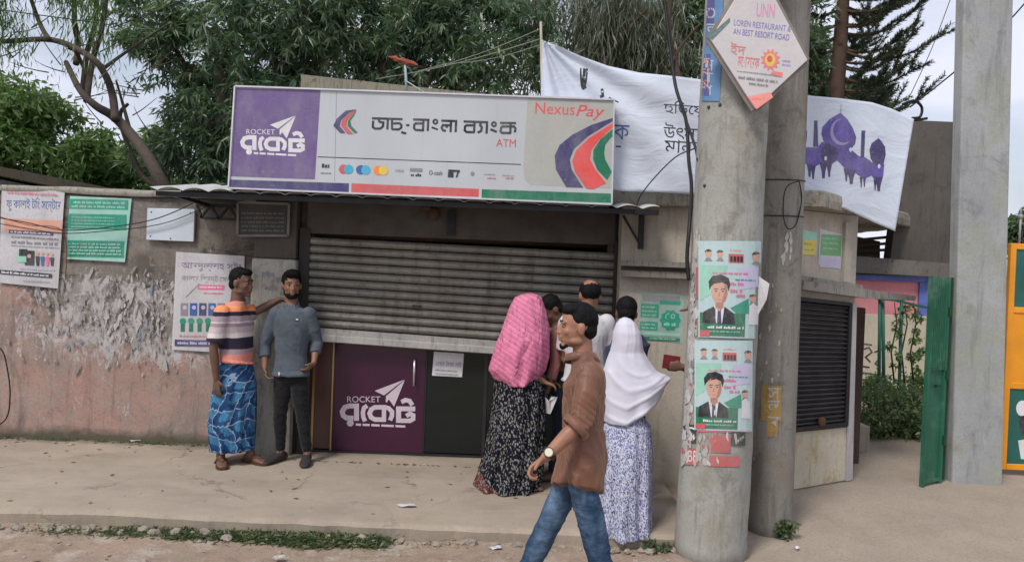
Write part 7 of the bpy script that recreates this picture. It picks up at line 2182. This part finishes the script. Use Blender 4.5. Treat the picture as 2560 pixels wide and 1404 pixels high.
torso(b, j['pel'], j['chest'], j['shl'], j['shr'], rH, fH, j['neck'], k=.94, inf=.010, neckr=.050, ky=.80)
fT = (fH + V3((0, 0, .16))).normalized()
b.rings([ell(J(x, y, YH), rH, fT if i < 2 else fH, rx, ry, 24) for i, (x, y, rx, ry) in enumerate(((1443, 1216, .182, .116), (1445, 1200, .180, .117), (1449, 1178, .174, .116), (1453, 1130, .162, .108), (1457, 1080, .150, .094)))])
sleeve(b, [j['shl'], j['shl'].lerp(j['ell'], .5), j['ell'] + V3((.004, 0, .012)), j['ell'].lerp(j['wrl'], .14)], [.058, .058, .054, .055])
sleeve(b, [j['shr'], j['shr'].lerp(j['elr'], .5), j['elr'], j['elr'].lerp(j['wrr'], .2)], [.062, .060, .054, .052])
def wH(V, N):
    w_ = pn(V * [1, 1, .6], 9, 101) * .006 + ridge(V @ np.array([[1, 0, .35], [0, 1, 0], [.35, 0, .55]]), 9, 102) * .013 + ridge(V @ np.array([[1, 0, -.5], [0, 1, 0], [.5, 0, .7]]), 15, 107) * .006 - .005
    e_ = np.array(tuple(j['ell'])); d = np.linalg.norm(V - e_, axis=1)
    w_ += np.sin((V @ np.array([.55, .3, 1.0])) * 210 + pn(V, 18, 103) * 2.5) * .0048 * np.clip(1 - d / .13, 0, 1)
    hz = j['pel'].z; w_ += np.clip((hz + .12 - V[:, 2]) / .2, 0, 1) * pn(V * [1.6, 1, .3], 18, 104) * .014
    return w_
remesh(b, .0062, 'shirt', M_BSH, oH, 2, wH, .4)
b = B()
d_ = (j['wrl'] - j['ell']).normalized(); c0 = j['ell'].lerp(j['wrl'], .10)
u_ = d_.orthogonal().normalized(); v_ = d_.cross(u_)
b.rings([ell(c0 + d_ * x, u_, v_, r_, r_, 24) for x, r_ in ((-.012, .060), (-.012, .066), (.0, .068), (.018, .067), (.022, .064), (.020, .058))], caps=False)
b.go('rolled_cuff', M_BSH, oH, smooth=True).modifiers.new('t', 'SOLIDIFY').thickness = .004
b = B()
b.rings([ell(j['neck'] + V3((0, 0, z)) + fH * d, rH, fH, r_, r_ * 1.08, 24) for z, d, r_ in ((-.040, .004, .080), (-.018, .006, .073), (-.004, .006, .068), (-.003, .006, .064), (-.02, .006, .062))], caps=False)
b.go('collar', M_BSH, oH, smooth=True).modifiers.new('t', 'SOLIDIFY').thickness = .004
t = NT('blue_denim'); p = t.pos(obj=True)
x_, y_, z_ = t.sep(p)
fade = t.ramp(t.noise(t.pos((1, 1, .5), obj=True), 5, 5, .6), .42, .66)
c = t.mix(fade, A3(.028, .060, .115), A3(.15, .225, .33))
c = t.mix(t.math('MULTIPLY', t.ramp(t.noise(t.pos((1, 1, 3), obj=True), 16, 5, .65, .8), .5, .68), .5), c, A3(.012, .026, .06))
t.bump(t.math('ADD', t.math('MULTIPLY', t.noise(p, 420, 2), .3), t.noise(t.pos((1, 1, 2.2), obj=True), 14, 5, .6, 1.2)), .5, .015)
M_JEAN = t.end(c, .85, .15)
b = B(); legs(b, j, [.064, .066, .060, .054, .054, .052, .056], .97, ft=fH, hipk=.66)
remesh(b, .008, 'jeans', M_JEAN, oH, 2, lambda V, N: pn(V * [1, 1, 1.4], 12, 111) * .004 + ridge(V * [1, 1, 1.3] + V[:, [2, 0, 1]] * .4, 14, 112) * .0045 - .002)
shoes(oH, j, dict(l=V3((-1, 0, 0)), r=V3((-1, 0, 0))), plain('walker_shoe', A3(.06, .045, .04), .5, .3))
wt = thing('wristwatch', 'round pale faced wristwatch with dark strap on the walking man', 'watch', tuple(j['wrl']))
b = B(); c0 = j['wrl'] - d_ * .022
b.rings([ell(c0 + d_ * x, u_, v_, r_, r_, 24) for x, r_ in ((-.011, .029), (-.011, .033), (.011, .033), (.011, .029))], caps=False); b.go('strap', plain('black_strap', A3(.02, .018, .015), .4), wt, smooth=False)
fn = V3((-.15, -1, .35)); fn = (fn - d_ * fn.dot(d_)).normalized(); sx = d_.cross(fn)
b = B(); b.rings([ell(c0 + fn * h, d_, sx, r_, r_, 24) for h, r_ in ((.026, .021), (.038, .023), (.041, .021))]); b.go('case', plain('dark_brass', A3(.12, .09, .05), .35, .1, 8, .5, .8), wt, smooth=False)
b = B(); b.rings([ell(c0 + fn * h, d_, sx, .0175, .0175, 24) for h in (.0405, .0422)]); b.go('dial', plain('watch_dial', A3(.62, .60, .50), .3, .05), wt)
